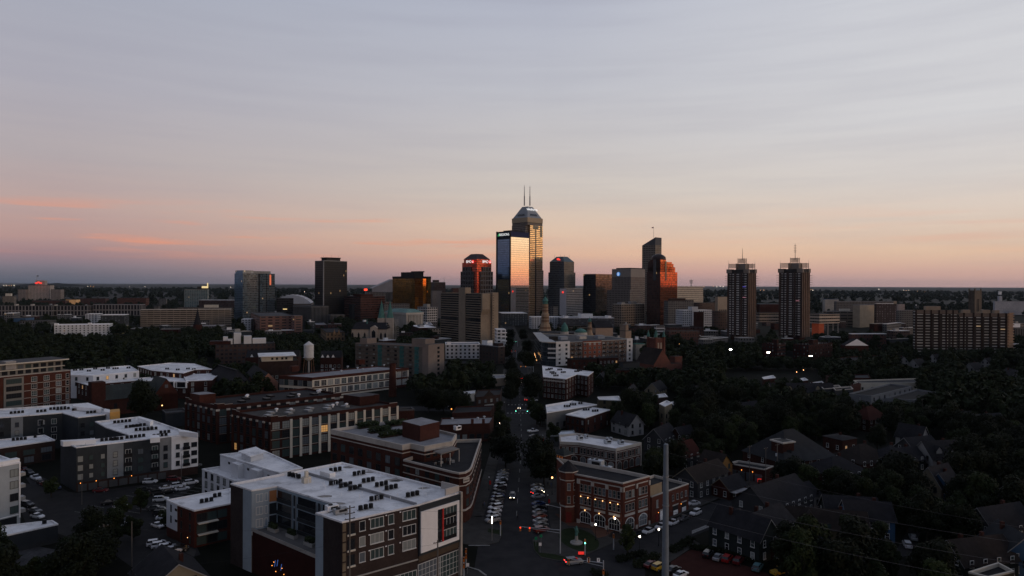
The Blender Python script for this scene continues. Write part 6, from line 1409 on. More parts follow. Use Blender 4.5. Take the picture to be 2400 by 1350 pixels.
for i,(p, q) in enumerate(zip(Lc, Lc[1:] + Lc[:1])):
 Lh = math.dist(p, q)
 if Lh > 8 and b.facing(p, q):
  b.wins(p, q, [4.6,8.2,11.2 + .2], max(2, int(Lh / 4.2)),1.7,2.0,(2,2,1,0), 'd',(5,1,1,3,.03))
 elif Lh > 2.4 and b.facing(p, q): b.wins(p, q, [4.8,8.2],1,1.5,2.0,(2,2,1,0), 'd',(4,1,0,5,0))
b.wins(U[0], U[1], [1.5,5,8.5,12.2],8,2.2,2.4,(3,1,0,0), 'd',(6,1,1,2,.03)); b.wins(U[3], U[4], [15.3],4,1.4,1.7, SASH, 'd',(4,1,1,1,0))
b.block(RF(23.4,(943,987),(985,998),(1030,988),(988,978)), Z - .9,23.4, WBR, ROOFP, 'stair_tower')
t0 = Vector(G(1058,1062,17.5)); 
for i,(x, y) in enumerate(((1034,1066),(1055,1062),(1076,1055))):
 m = MB(); c_ = G(x, y,17.6); m.tube((*c_,14),(*c_,17.6),.15,.15,6); b.part('pergola_post', m, STONE)
m = MB(); q = RF(17.8,(1016,1058),(1034,1064),(1077,1052),(1058,1046)); m.prism(q,17.6,17.9,0,0, bottom=True); b.part('pergola_roof', m, pbr('pergola_tan',(.2,.18,.16),.8))
p0, p1 = Vector(Lc[2] if False else G(1076,1108,15)), Vector(G(1101,1100.5,15)); cc = (p0 + p1) / 2; uu = (p1 - p0).normalized(); nn2 = Vector((uu.y,-uu.x)); cc = cc + nn2 * .75
m = MB(); m.box((*cc,12.5),(2.6,.12,1.3), math.atan2(uu.y, uu.x)); b.part('sign', m, STONE)
text('Editions',.72, Vector((*cc,12.5)) + Vector((*nn2,0)) * .08,(*uu,0),(*nn2,0), FR_D, b.root, ext=.02)
for i in range(16):
 x, y = random.uniform(1005,1065), random.uniform(1078,1092); c_ = G(x, y,13.9); m = MB(); m.box((*c_,14.3),(random.uniform(.5,1.1), random.uniform(.5,.9),.8), random.random()); b.part('terrace_furniture', m, random.choice([METAL, FR_D, BRICKB]))
b.finish()
rooftop_unit(1072,1008,15,2.4,1.8,1.4,40, 'pale vent hood on the terrace beside the wedge block', WHITE)
for i,(x, y, lab) in enumerate(((862,1001, 'dark clipped rooftop hedge at the back of the wedge block'),(890,1012, 'long dark rooftop planting in the middle of the wedge block'),(928,997, 'dark bushy rooftop planting against the stair tower'),(915,1022, 'low spiky rooftop planting closest to the wedge block parapet'))):
 c_ = G(x, y,18.1); o = thing('roof_garden', lab, 'shrub',(*c_,18.1), 'rooftop planting', R(38)); m = MB()
 for k in range(420): a = Vector((random.uniform(-4,4), random.uniform(-1.6,1.6), random.random() ** .7 * 1.9)); d = Vector((random.gauss(0,1), random.gauss(0,1), random.gauss(0,1))).normalized() * .3; e = d.orthogonal().normalized() * .25; m.face([a - d - e, a + d - e, a + d + e, a - d + e])
 link('foliage', m.mesh('foliage', [MATS['leaf_dark']]), o); m = MB(); m.box((0,0,.2),(8,3.2,.4)); link('bed', m.mesh('bed', [BRICKB]), o)
# ---- low buildings further along the left side of the street
f = RF(8,(1030,996),(1148,992),(1157,976),(1035,980)); b = Bld('grey_roofed_shop', 'low dark brick shop row with a long grey roof behind the wedge block', 'shop', f,8, ref='the long grey roofed shop row'); b.walls(BRICKD); b.roof(ROOFP, BRICKD, ph=.5); vents(b, [(1060,985),(1120,984),(1135,981)],7.5,.6,1.2); 
for x in (1107,1133): m = MB(); m.box((*G(x,990,8),8.4),(1.2,1.0,2.2)); b.part('chimney', m, BRICK)
b.wins(f[0], f[1], [1.2],7,2,2.2, SASH, 'd'); b.finish()
f = RF(6,(1060,968),(1150,964),(1158,950),(1070,953)); b = Bld('dark_shop', 'dark flat roofed shop beyond the long grey roofed shop row', 'shop', f,6); b.walls(BRICKD); b.roof(ROOFD, BRICKD)
f = RF(9,(1112,926),(1117,931),(1172,925),(1176,912),(1120,914)); b = Bld('brick_store', 'brown brick store with wide white shop window and small gable', 'shop', f,9, ref='the brown store with the gable'); b.walls(BRICKB); b.roof(ROOFD, BRICKB)
F = ccw(f); b.wins(f[1], f[2], [1.2],1,5.6,3.0,(4,2,0,0), 'w',(1,2,2,3,0),.3,.75, name='shop_window'); m = MB(); p, q = Vector(f[1]), Vector(f[2]); m.face([(*p.lerp(q,.3),9),(*p.lerp(q,.75),9),(*p.lerp(q,.52),12)]); m.face([(*p.lerp(q,.3),9),(*p.lerp(q,.52),12),(*(p.lerp(q,.5) + Vector((0,8))),9)]); m.face([(*p.lerp(q,.52),12),(*p.lerp(q,.75),9),(*(p.lerp(q,.5) + Vector((0,8))),9)]); b.part('gable', m, SHINGB); b.wins(f[1], f[2], [5.5],4,1.4,1.8, SASH, 'd'); b.finish()
f = RF(5.5,(1128,884),(1131,889),(1184,885),(1186,877),(1132,878)); b = Bld('pale_roofed_shop', 'low shop with a pale grey roof and tan front by the street', 'shop', f,5.5); b.walls(pbr('tan_front',(.27,.22,.17),.9)); b.roof(ROOFP, CREAM); b.finish()
f = RF(4.5,(1040,930),(1046,936),(1066,934),(1070,926)); b = Bld('white_shed', 'little shed with bright white roof among trees left of the gabled store', 'shed', f,4.5); b.walls(WHITE); b.roof(ROOFW, ROOFW); b.finish()
f = RF(5,(1085,918),(1090,923),(1112,921),(1114,915)); b = Bld('white_gabled_shed', 'narrow white roofed shed beside the gabled store', 'shed', f,5); b.walls(CREAM); b.roof(ROOFW, ROOFW); b.finish()
far('white_flats', 'white and grey flats with dark window frames below the brutalist concrete tower', 'apartment house',1036,1044,1126,807,640, F_pale, a=6, roofm=ROOFP, capm=WHITE, ref='the white flats under the concrete tower', pent=[(.05,.16,.1,.6,2, WHITE),(.55,.62,-.02,.3,-0.2, WHITE)])
b = far('brown_flats', 'dark brown brick flats with a roof screen facing the street', 'apartment house',1124,1168,1184,812,600, facade('dark_brown_flats',(.05,.034,.03),(.05,.055,.06),5,3.2,.3,.5,.3,.01), a=40, roofm=ROOFP, pent=[(.1,.9,.05,.3,2.5, BRICKB),(.1,.9,.6,.9,4, WHITE)], ref='the dark brown flats')
b = far('white_balcony_flats', 'white apartment block with stacked balconies along the street', 'apartment house',1160,1164,1186,772,660, facade('white_balcony_flats',(.55,.56,.58),(.05,.06,.065),4,3.2,.6,.5,.3,.01), a=8, roofm=ROOFW, capm=WHITE, ref='the white balcony flats')
m = MB()
for i in range(6): m = MB(); m.prism(setin(b.f,.4,1.1,-.1,0),3 + i * 4,3.9 + i * 4,0,0, bottom=True); b.part('balcony', m, WHITE)
# ---- prow shaped glass and brick apartments, right of the street
Z = 20.0; f = [(23.3,705),(25.6,600),(27.5,593),(31.5,589),(38,588),(111,630),(96,668),(60,690)]
b = Bld('prow_apartments', 'long five storey apartment house with a curved glass prow and white and brick bays', 'apartment house', f, Z, ref='the glass prowed apartment house')
GPR = facade('prow_glass',(.1,.11,.12),(.05,.065,.075),2.2,4.0,.9,.9,.45,.012, rough=.1, vary=.5)
BRB = pbr('bay_brown_brick',(.12,.085,.07),.9, var=.18); RBB = pbr('bay_red_brick',(.2,.07,.045),.9, var=.15); WBY = pbr('bay_white',(.62,.61,.6),.8, var=.05)
b.walls(GPR); b.roof(ROOFG, CREAM, ph=.6)
m = MB(); o_ = inset(f,-1.2); m.prism([o_[0], o_[1], o_[2], o_[3], o_[4],(34,640),(30,705)], Z + .1, Z + .7,0,1, bottom=True); b.part('prow_roof', m, [CREAM, pbr('pale_metal_roof',(.3,.31,.32),.5,.3)])
A_, B_ = f[4], f[5]; cols = ((.0,.17, WBY,.5),(.17,.335, BRB,.2),(.335,.58, RBB,.5),(.58,.92, BRB,.2),(.92,1.0, WBY,.8)); AA, BB = Vector(A_), Vector(B_); u_ = (BB - AA).normalized(); n_ = Vector((u_.y,-u_.x))
for i,(a0, a1, mt, ou) in enumerate(cols):
 onwall(b, A_, B_, a0, a1,0, Z - .2 + (1.2 if mt is WBY else .6 if mt is RBB else 0), mt,('white_bay', 'brown_bay', 'red_bay', 'brown_bay', 'white_bay')[i], ou)
 nW = max(1, int((a1 - a0) * 84 / (4.5 if mt is not WBY else 5)))
 b.wins(tuple(AA + n_ * ou), tuple(BB + n_ * ou), [1.5,5.3,9.2,13.1,16.6], nW,1.9,1.9,(2,2,0,0), 'w' if mt is not WBY else 'd',(6,1,2,2,.04), a0, a1)
 if mt is BRB:
  for k in range(int((a1 - a0) / .08)):
   for z in (4.9,8.8,12.7,16.2): onwall(b, A_, B_, a0 + .02 + k * .08, a0 + .055 + k * .08, z, z + 1, BLACK, 'balcony',1.2)
onwall(b, A_, B_,.34,.575, Z - 1.4, Z - .9, CREAM, 'cream_band',.6)
for z in (6.4,10.6,14.4): 
 m = MB(); o_ = inset(f,-1.0); m.prism([o_[3], o_[4],(42,589.5),(36,592)], z, z + 1.1,0,0, bottom=True); b.part('prow_balcony', m, WBY)
for k in range(3): b.block([(45 + k * 18,626 + k * 8),(52 + k * 18,630 + k * 8),(50 + k * 18,640 + k * 8),(43 + k * 18,636 + k * 8)], Z - .6, Z + 2.2, METAL if k % 2 else pbr('blue_roof_box',(.25,.28,.32),.7), ROOFP, 'plant_box')
b.block([(36,616),(42,619),(40,627),(34,624)], Z - .6, Z + 3, BLACK, ROOFD, 'plant_box')
b.finish()
o = bpy.data.objects.new('x', None); bpy.data.objects.remove(o)
far('tan_shaft_house', 'stepped tan block rising at the far end of the glass prowed apartments', 'building',1453,1466,1480,775,690, pbr('tan_shaft',(.27,.2,.15),.9), a=40, roofm=ROOFG, pent=[(.0,.5,.0,1,6, MATS['tan_shaft'])])
far('teal_edged_hall', 'pale hall with teal roof edge right of the prow apartments', 'hall',1482,1490,1513,806,640, pbr('pale_teal_hall',(.3,.28,.25),.9), a=20, roofm=ROOFP, capm=COPPER)
for i,(x0, xc, x1, yt, D, mt, rf, lab) in enumerate(((1330,1340,1400,842,560, BRICKD, ROOFD, 'low dark brick house with rooftop clutter before the prow apartments'),(1396,1404,1450,838,570, BRICKD, ROOFG, 'flat roofed dark brick shop behind the white L roofed block'),(1452,1460,1500,850,500, DARKP, SHING, 'dark shop with white posts near the green spired church'),(1444,1456,1487,867,470, BRICK, ROOFD, 'little orange red brick block with square windows'))):
 b = far('brick_store', lab, 'shop', x0, xc, x1, yt, D, mt, a=20, roofm=rf); b.wins(b.f[0], b.f[1], [1.2,4.5],5,1.3,1.7, SASH, 'w' if i % 2 else 'd',(4,1,1,1,.1)); b.finish()
# ---- white roofed brick block (L shaped)
Z = 13.4; f = RF(Z,(1271,857),(1273,883),(1326,888),(1352,877),(1378,881),(1391,871))
b = Bld('l_shaped_brick', 'L shaped dark brick block with a bright white roof full of units', 'apartment house', f, Z, ref='the white L roofed block'); b.walls(BRICKD); b.roof(ROOFW, WHITE, ph=.5)
for i, j, n in ((1,2,6),(2,3,4),(4,5,2),(3,4,3)): b.wins(f[i], f[j], [1.2,4.6,8.0,10.9], n,1.3,1.9, SASH, 's',(4,2,3,1,.02))
onwall(b, f[1], f[2],.02,.98, Z - 2.2, Z - 1.5, STONE, 'stone_band',.1); b.finish()
for i,(x, y) in enumerate(((1284,868),(1290,866),(1294,874),(1298,877),(1303,882),(1312,868),(1320,874),(1352,872),(1358,870))):
 rack(x, y, Z - .5,3,20, 'black condensers ' + ('at the street corner of the white L roof|second from the street corner of the white L roof|third from the street corner of the white L roof|fourth from the street corner of the white L roof|closest to the front parapet of the white L roof|at the back edge of the white L roof|where the two arms of the white L roof meet|first on the rear arm of the white L roof|at the tip of the rear arm of the white L roof').split('|')[i], 'condensers on the white L roof')
# ---- low white roofed pair
Z = 9.0; f = RF(Z,(1279,949),(1282,967),(1399,948),(1341,939)); b = Bld('grey_stucco_shop', 'plain grey stucco shop with a sloping white roof beside the street', 'shop', f, Z, ref='the grey stucco shop'); STU = pbr('grey_stucco',(.15,.15,.145),.9, var=.1); b.walls(STU); b.roof(ROOFW, WHITE, ph=1.0); b.wins(f[1], f[2], [1],3,1.4,2.4, PLAIN, 'd',(1,0,0,0,0),.0,.4); b.finish()
f2 = RF(8,(1326,971),(1371,979),(1430,960),(1384,954)); b = Bld('brick_white_roof', 'red brick house with a flat white roof pressed against the grey stucco shop', 'house', f2,8, ref='the flat white roofed brick house'); b.walls(BRICKD); b.roof(ROOFW, WHITE, ph=.4); b.wins(f2[0], f2[1], [1,4.4],4,1.1,2.0, SASH, 'd',(5,1,2,0,0)); b.wins(f2[1], f2[2], [1,4.4],4,1.1,2, SASH, 'd',(5,1,2,0,0)); b.finish()
for x, y, z, lab in ((1329,954,8.1, 'row of dark condensers on the grey stucco shop roof'),(1343,950,8.1, 'second dark condenser row on the grey stucco shop roof'),(1363,947,8.1, 'small condenser pair at the far end of the grey stucco shop roof'),(1374,962,7.6, 'dark condensers on the flat white roofed brick house'),(1395,965,7.6, 'condensers at the back of the flat white roofed brick house')): rack(x, y, z,3,15, lab, 'condensers on the low white roofs')
f = RF(5,(1287,1012),(1290,1021),(1350,1020),(1345,1008)); b = Bld('pale_blue_shop', 'small grey shop with pale bluish roof between two brick blocks', 'shop', f,5); b.walls(DARKP); b.roof(pbr('pale_blue_roof',(.5,.55,.6),.8, var=.08), GREYP, ph=.3); b.finish()
# ---- two storey brick block with stone band
Z = 9.0; f = RF(Z,(1311,1019),(1313,1035),(1357,1037),(1443,1051.5),(1503,1037),(1351,1015)); b = Bld('stone_banded_block', 'two storey red brick block with white roof and pale stone cornice', 'office block', f, Z, ref='the stone corniced brick block')
RBK = pbr('banded_red_brick',(.075,.028,.021),.9, var=.16, scale=1); b.walls(RBK); b.roof(ROOFW, STONE, ph=.8, ch=1.1, cw=.35); F = f
for i, j, n, a0, a1 in ((1,2,2,.05,.98),(2,3,5,.02,.98),(3,4,4,.03,.97)):
 b.wins(F[i], F[j], [5.0], n,.95,1.9, SASH, 's',(6,1,1,1,.0), a0, a1,2,1.5); b.wins(F[i], F[j], [.7], n,2.1,2.9,(3,1,0,.9), 's',(5,1,1,1,.0), a0, a1)
band(b, f,4.2,.25,-.1); band(b, f,7.3,.2,-.1)
for x in (.0,.97): onwall(b, F[3], F[4], x, x + .03,0, Z, STONE, 'stone_quoin',.15)
b.finish()
for x, y, sx, lab in ((1359,1031,2.4, 'boxy roof unit first from the turret on the stone corniced block'),(1374,1027,1.2, 'small roof vent unit on the stone corniced block'),(1424,1040,2.6, 'large roof unit mid way on the stone corniced block'),(1428,1034,2.0, 'roof unit behind the large one on the stone corniced block'),(1455,1041,2.2, 'roof unit with hood near the far corner of the stone corniced block')): rooftop_unit(x, y, Z - .8, sx,1.6,1.3,20, lab)
f = RF(7.5,(1302,1058),(1322,1064),(1339,1060),(1320,1055)); b = Bld('brick_kiosk_tower', 'short brick tower with a shallow pyramid roof beside the stone corniced block', 'tower', f,7.0); b.walls(RBK); m = MB(); e_ = inset(f,-.9); cx_ = sum(p[0] for p in f) / 4; cy_ = sum(p[1] for p in f) / 4; m.frustum(e_,7, [(cx_, cy_)] * 4,9.2,0, False); b.part('pyramid_roof', m, SLT); m = MB(); m.prism(e_,6.8,7,0,0, bottom=True); b.part('eave', m, STONE)
for k in range(3): onwall(b, f[0], f[1],.15 + k * .28,.3 + k * .28,5,6.3, pbr('kiosk_lit',(.4,.15,.05), emis=(1,.3,.1), es=.12), 'opening',.06)
# ---- fire station like brick corner building
Z = 14.3; C0, R0, L0, K0 = RF(Z,(1459.6,1132),(1523,1115),(1345.6,1110),(1305,1073)); f = [L0, C0, R0,(R0[0] - 6, R0[1] + 5.2), K0]
b = Bld('corner_brick_hall', 'three storey red brick corner hall with stone arches and dark flat roof', 'hall', f, Z, ref='the arched brick corner hall')
HBK = pbr('hall_red_brick',(.1,.035,.024),.9, var=.16, scale=1.1); b.walls(HBK); b.roof(ROOFD, STONE, ph=1.0, ch=.35, cw=.35)
m = MB(); c_ = G(1320,1085, Z + .5); LT = Vector(L0) + Vector((-1.6,1.6))
tw = [tuple(LT + Vector((2.6 * math.cos(R(22.5 + 45 * k)),2.6 * math.sin(R(22.5 + 45 * k))))) for k in range(8)]
m.prism(tw,0, Z + .8,0); b.part('turret', m, HBK); m = MB(); e_ = [tuple(LT + Vector((3.1 * math.cos(R(22.5 + 45 * k)),3.1 * math.sin(R(22.5 + 45 * k))))) for k in range(8)]; m.frustum(e_, Z + .8, [tuple(LT)] * 8, Z + 3.6,0, False); b.part('turret_roof', m, SHING); m = MB(); m.prism(e_, Z + .5, Z + .8,0,0, bottom=True); b.part('turret_eave', m, STONE)
for i in range(5,8):
 p, q = tw[i % 8], tw[(i + 1) % 8]; b.wins(p, q, [5.8,9.6],1,.8,2.0, SASH, 's',(4,1,1,2,0))
band(b, tw,4.6,.4,-.1); band(b, tw,12.3,.25,-.08); m = MB(); onwall(b, tw[5], tw[6],.1,.9,.1,3.2, pbr('red_door',(.12,.02,.018),.6), 'door',.12)
def hallside(p, q, n, a0, a1, skiparch=()):
 b.wins(p, q, [5.9,9.6], n,.85,2.0, SASH, 's',(3,1,1,4,.0), a0, a1,3,1.35); b.wins(p, q, [.6], n,3.3,3.2,(4,2,0,.75), 'w',(6,1,0,1,0), a0, a1, name='arched_window')
 for k in range(n + 1):
  a = a0 + (a1 - a0) * k / n; onwall(b, p, q, max(0, a - .022), min(1, a + .022),0, Z - .9, HBK, 'pilaster',.22); onwall(b, p, q, max(0, a - .03), min(1, a + .03), Z - 2.6, Z - 1.2, STONE, 'pilaster_cap',.3); onwall(b, p, q, max(0, a - .03), min(1, a + .03),0,1.3, STONE, 'plinth',.3)
 for k in range(n):
  a = a0 + (a1 - a0) * (k + .5) / n; w_ = (a1 - a0) / n * .38
  onwall(b, p, q, a - w_, a + w_,4.5,5.2, STONE, 'stone_panel',.08)
  onwall(b, p, q, a - w_, a + w_,8.55,8.75, STONE, 'stone_band',.07); onwall(b, p, q, a - w_, a + w_, Z - 1.5, Z - 1.2, STONE, 'stone_band',.09)
hallside(L0, C0,3,.1,.985); hallside(C0, R0,2,.015,.985)
P_, Q_ = Vector(L0), Vector(C0); u_ = (Q_ - P_).normalized(); n_ = Vector((u_.y,-u_.x))
for k in range(6):
 c_ = P_.lerp(Q_,.16 + k * .152) + n_ * .5; m = MB(); m.ball((*c_,8.2),.15,6,4); b.part('wall_lamp', m, LAMPW)
for k in range(3): c_ = P_.lerp(Q_,.2475 + k * .295) + n_ * .4; m = MB(); m.ball((*c_,4.35),.16,6,4); b.part('door_lamp', m, LAMPW)
b.finish()
rooftop_unit(1397,1094, Z - 1,4.6,2.4,2.0,-33, 'large green grey roof unit on the dark flat roof of the corner hall'); rooftop_unit(1424,1101, Z - 1,2.6,1.6,.9,-33, 'low roof unit with ducts beside the large one on the corner hall')
Z = 8.2; R1 = Vector(G(1614,1133, Z)); S0 = Vector(R0) + Vector((.6,.2)); dv = Vector((-.68,.73)); f = [tuple(S0), tuple(R1), tuple(R1 + dv * 13), tuple(S0 + dv * 13)]
b = Bld('brick_annex', 'low red brick annex with white carriage doors beside the corner hall', 'hall', f, Z, ref='the brick annex'); b.walls(HBK); b.roof(ROOFD, STONE, ph=.8, ch=.3, cw=.3); p, q = f[0], f[1]
for a0, a1, nm in ((.22,.40, 'carriage_door'),(.56,.70, 'carriage_door'),(.80,.93, 'carriage_door')):
 onwall(b, p, q, a0, a1,.1,2.9, WHITE if a0 < .3 else FR_D, nm,.08); onwall(b, p, q, a0 + .01, a1 - .01,.2,1.5, WHITE, 'door_panel',.12); onwall(b, p, q, a0 - .01, a1 + .01,2.95,3.3, STONE, 'lintel',.1)
b.wins(p, q, [4.3],2,.8,2.2, SASH, 's',(4,1,1,1,0),.05,.42); b.wins(p, q, [4.6],4,.8,1.7, SASH, 's',(4,1,1,1,0),.5,.98)
onwall(b, p, q,.11,.17,.1,2.4, pbr('red_door',(.12,.02,.018),.6), 'door',.1)
for a in (.14,.75): c_ = Vector(p).lerp(Vector(q), a) + Vector((.35,-.38)); m = MB(); m.ball((*c_,2.95),.12,6,4); b.part('wall_lamp', m, LAMPO)
f2 = [tuple(S0 + dv * .5), tuple(S0 + (R1 - S0) * .3 + dv * .5), tuple(S0 + (R1 - S0) * .3 + dv * 5), tuple(S0 + dv * 5)]; b.block(f2, Z - .8, Z + 3.0, pbr('tan_screen',(.3,.23,.15),.8), ROOFD, 'roof_screen')
b.finish()
# --- houses among the trees
HW = {'w': pbr('house_white',(.26,.26,.26),.8, var=.08), 'c': pbr('house_cream',(.22,.19,.135),.8, var=.08), 't': pbr('house_tan',(.085,.072,.047),.8, var=.1), 'g': pbr('house_grey',(.042,.044,.047),.8, var=.1), 'd': pbr('house_dark',(.018,.024,.024),.8, var=.1), 'b': pbr('house_blue',(.036,.08,.15),.8, var=.08), 'l': pbr('house_light_blue',(.3,.5,.68),.8, var=.06), 'r': pbr('house_red',(.05,.014,.011),.85, var=.1), 'k': BRICKD, 'o': pbr('house_orange',(.25,.135,.045),.8, var=.08)}
HR = {'d': SHING, 'b': SHINGB, 'r': pbr('red_shingles',(.045,.014,.011),.9, var=.2), 'g': pbr('grey_shingles',(.028,.03,.033),.9, var=.2)}
HOUSES = []
def house(px, py, w, d, e, rise, rot, wall, roof, label, ref=None, hip=False, win=2, chim=1, trim='w', extra=None, lit=0):
 """ridge along local x; the gable ends face local -x and +x; rot turns it"""
 c_ = G(px, py); o = thing('house', label, 'house',(*c_,0), None, R(rot)); o['org'] = (0,0,0)
 if ref: landmark(*c_, e, ref)
 HOUSES.append((c_[0], c_[1], max(w, d) * .62))
 def add(nm, m, mt, par=o): return link(nm, m.mesh(nm, [mt]), par)
 hw, hd, ov = w / 2, d / 2,.5
 m = MB(); m.prism([(-hw,-hd),(hw,-hd),(hw, hd),(-hw, hd)],0, e)
 if not hip:
  m.face([(-hw, hd, e),(-hw,-hd, e),(-hw,0, e + rise)]); m.face([(hw,-hd, e),(hw, hd, e),(hw,0, e + rise)])
 add('wall', m, HW[wall])
 m = MB(); k = rise / hd * ov; X = hw + ov; Yv = hd + ov; z0, z1 = e - k + .12, e + rise + .12
 rx = max(.3, hw - hd) if hip else X
 m.face([(-X,-Yv, z0),(X,-Yv, z0),(rx,0, z1),(-rx,0, z1)]); m.face([(X, Yv, z0),(-X, Yv, z0),(-rx,0, z1),(rx,0, z1)])
 if hip: m.face([(X,-Yv, z0),(X, Yv, z0),(rx,0, z1)]); m.face([(-X, Yv, z0),(-X,-Yv, z0),(-rx,0, z1)])
 rf = add('roof', m, HR[roof])
 if trim and not hip:
  for s_ in (-1,1):
   m = MB(); x = s_ * (X + .03)
   for yy in (-1,1):
    a, b_ = (x, yy * Yv, z0),(x,0, z1); q = [(a[0], a[1], a[2] - .28),(b_[0], b_[1], b_[2] - .28), b_, a]; m.face(q if s_ * yy < 0 else q[::-1])
   add('gable_trim', m, HW[trim], rf)
 for i in range(chim):
  m = MB(); m.box((hw * (.4 - .8 * i), hd * .25, e + rise * .9),(.8,.8,2.2)); add('chimney', m, BRICKD, rf)
 fl = ['d', 'w'][wall in 'dkrbg']
 for (ax, sg) in (('x',-1),('x',1),('y',-1),('y',1)):
  n = win if ax == 'x' else max(1, int(w / 3.4)); L_ = d if ax == 'x' else w
  rz = {('x',-1): -90,('x',1): 90,('y',-1): 0,('y',1): 180}[(ax, sg)]
  wd = R(rz + rot); nx, ny = math.sin(wd),-math.cos(wd)
  if nx * -c_[0] + ny * -c_[1] < 0: continue
  for i in range(n):
   t = (i + .5) / n * L_ - L_ / 2; pos = (sg * hw, t * sg) if ax == 'x' else (-t * sg, sg * hd)
   for zz in ([.9] if e < 4 else [.9,3.9]):
    g = 4 if lit and random.random() < lit else random.choices(range(4),(5,1,1,1))[0]
    a = link('window', joined(.95,1.6, SASH, g, fl)[0], o,(*pos, zz),(0,0, R(rz)))
 if extra == 'porch':
  m = MB(); m.prism([(-hw,-hd - 2.2),(hw * .6,-hd - 2.2),(hw * .6,-hd),(-hw,-hd)],2.6,2.8,0,0, bottom=True)
  for x in (-hw + .2,0, hw * .5): m.tube((x,-hd - 2,0),(x,-hd - 2,2.6),.09,.09,5)
  add('porch', m, HW['w'])
 if extra == 'dormer':
  for xx in ((-hw * .45, hw * .45) if w > 11 else (0,)):
   m = MB(); yq = -hd * .75; zq = e + rise * .2
   m.face([(xx - 1.3, yq, zq),(xx + 1.3, yq, zq),(xx + 1.3, yq, zq + 1.5),(xx, yq, zq + 2.9),(xx - 1.3, yq, zq + 1.5)]); dz = hd * .75
   m.face([(xx - 1.5, yq - .2, zq + 1.3),(xx, yq - .2, zq + 3.1),(xx, yq + dz, zq + 3.1),(xx - 1.5, yq + dz, zq + 1.3)][::-1],1); m.face([(xx + 1.5, yq - .2, zq + 1.3),(xx, yq - .2, zq + 3.1),(xx, yq + dz, zq + 3.1),(xx + 1.5, yq + dz, zq + 1.3)],1)
   link('dormer', m.mesh('dormer', [HW[wall], HR[roof]]), rf)
 return o
house(1742,1292,15,9,6,4.5,128, 'd', 'd', 'near black gabled house with carved white gable trim and tall white framed windows', 'the near black gabled house', extra='dormer')
house(1795,1272,14,10,5.5,4,40, 'd', 'd', 'dark rambling house joined behind the near black gabled house', None, trim=None, chim=2)
house(1645,1152,19,9,6,3.6,42, 'g', 'b', 'long grey sided house with a cream two windowed gable end', 'the long grey sided house', trim='c')
o = house(1676,1118,9,8,5.2,4,-52, 'o', 'b', 'orange tan house with a steep gable and paired window', 'the orange tan gabled house', trim='d')
house(1708,1160,10,7,3.4,3,40, 'r', 'd', 'small red house with pale trimmed gable and front lawn', 'the small red gabled house', trim='c', extra='porch')
house(1812,1205,24,13,5,5.5,38, 'g', 'd', 'big dark slate roofed house behind the near black gabled one', 'the big slate roofed house', trim=None, chim=2)
house(1868,1186,12,9,4,3,35, 'w', 'd', 'pale walled house with dark roof at the end of the big slate roof', None, trim=None)
house(1935,1262,20,9,4.2,4,-14, 't', 'b', 'olive tan cottage with wide brown roof and forward gable', 'the olive tan cottage', trim='c', extra='dormer', lit=.1)
house(1990,1240,14,9,5,4.5,-10, 'd', 'd', 'dark gabled house with white trim right behind the olive tan cottage', None)
house(2030,1258,12,8,6,4,-8, 'b', 'd', 'deep blue house with white trimmed gable and tall windows', 'the deep blue house')
house(1818,1300,9,8,3.6,3.4,-48, 'r', 'd', 'dark red gabled cottage with white window frames by the red car park', 'the dark red cottage', trim='r')
house(1880,1310,10,8,3.6,3.4,-48, 'r', 'd', 'second dark red cottage with a taller gable beside its neighbour', None, trim='r')
house(1848,1098,26,21,6,9,24, 'k', 'g', 'large brick hall with huge grey hipped roof and square brick tower', 'the huge hipped grey roof', hip=True, win=3, chim=0)
c_ = G(1834,1110); o = thing('brick_bell_tower', 'squat brick tower with pale open top against the huge hipped roof', 'tower',(*c_,0)); o['org'] = (0,0,0); m = MB(); m.box((0,0,6),(5.6,5.6,12), R(24)); link('shaft', m.mesh('shaft', [BRICKD]), o); m = MB(); m.box((0,0,12.2),(6.4,6.4,.5), R(24)); link('rim', m.mesh('rim', [STONE]), o); m = MB(); m.box((0,0,12.5),(4.6,4.6,.1), R(24)); link('opening', m.mesh('opening', [BLACK]), o); m = MB(); m.box((1.2,-2.85,8.5),(1.8,.2,2)); link('window', m.mesh('window', [GL_D]), o)
house(1958,1132,17,14,5,4.5,20, 'k', 'd', 'square brick house with dark pyramid roof and white skylight', 'the dark pyramid roofed house', hip=True)
house(2020,1102,17,14,5,5,22, 'k', 'b', 'brick house with broad brown pyramid roof beside the pale blue house', 'the brown pyramid roofed house', hip=True, lit=.1)
house(2086,1106,12,11,6,4,24, 'l', 'd', 'pale blue house with dark hipped roof and bright side wall', 'the pale blue house', hip=True)
house(2150,1075,14,9,5,4,20, 'g', 'd', 'grey house with dark roof behind the pale blue house', None)
house(2138,1056,10,8,6,5,-55, 'w', 'd', 'white gabled house poking above the dark roofs', 'the white gabled house')
house(2200,1096,15,10,5,5.5,12, 'w', 'd', 'long white house with steep dark roof and white dormer', 'the long white dormered house', extra='dormer')
house(2118,1100,12,9,4.5,4,20, 'd', 'd', 'dark house with small round gable window beside the pale blue house', None)
house(2198,1172,11,8,6,5.5,30, 'c', 'd', 'cream gabled house half sunk in the trees with blue bay', 'the cream gabled house')
house(2215,1178,7,7,6,4,30, 'b', 'd', 'small blue gabled house clinging to the cream gabled house', None)
house(2285,1345,16,9,4.5,4.5,14, 'd', 'b', 'large brown roofed house with metal chimney cowls at the bottom of the slope', 'the large brown roofed house', chim=2, trim='w')
house(2372,1330,11,9,6,4,84, 'b', 'g', 'bright blue gabled house with two white framed windows', 'the bright blue gabled house')
house(2340,1268,16,9,5,5,20, 'g', 'd', 'grey house with dark roof above the bright blue one', None)
house(2392,1210,14,10,5,5,20, 'g', 'g', 'grey roofed house at the edge of the dense trees', None)
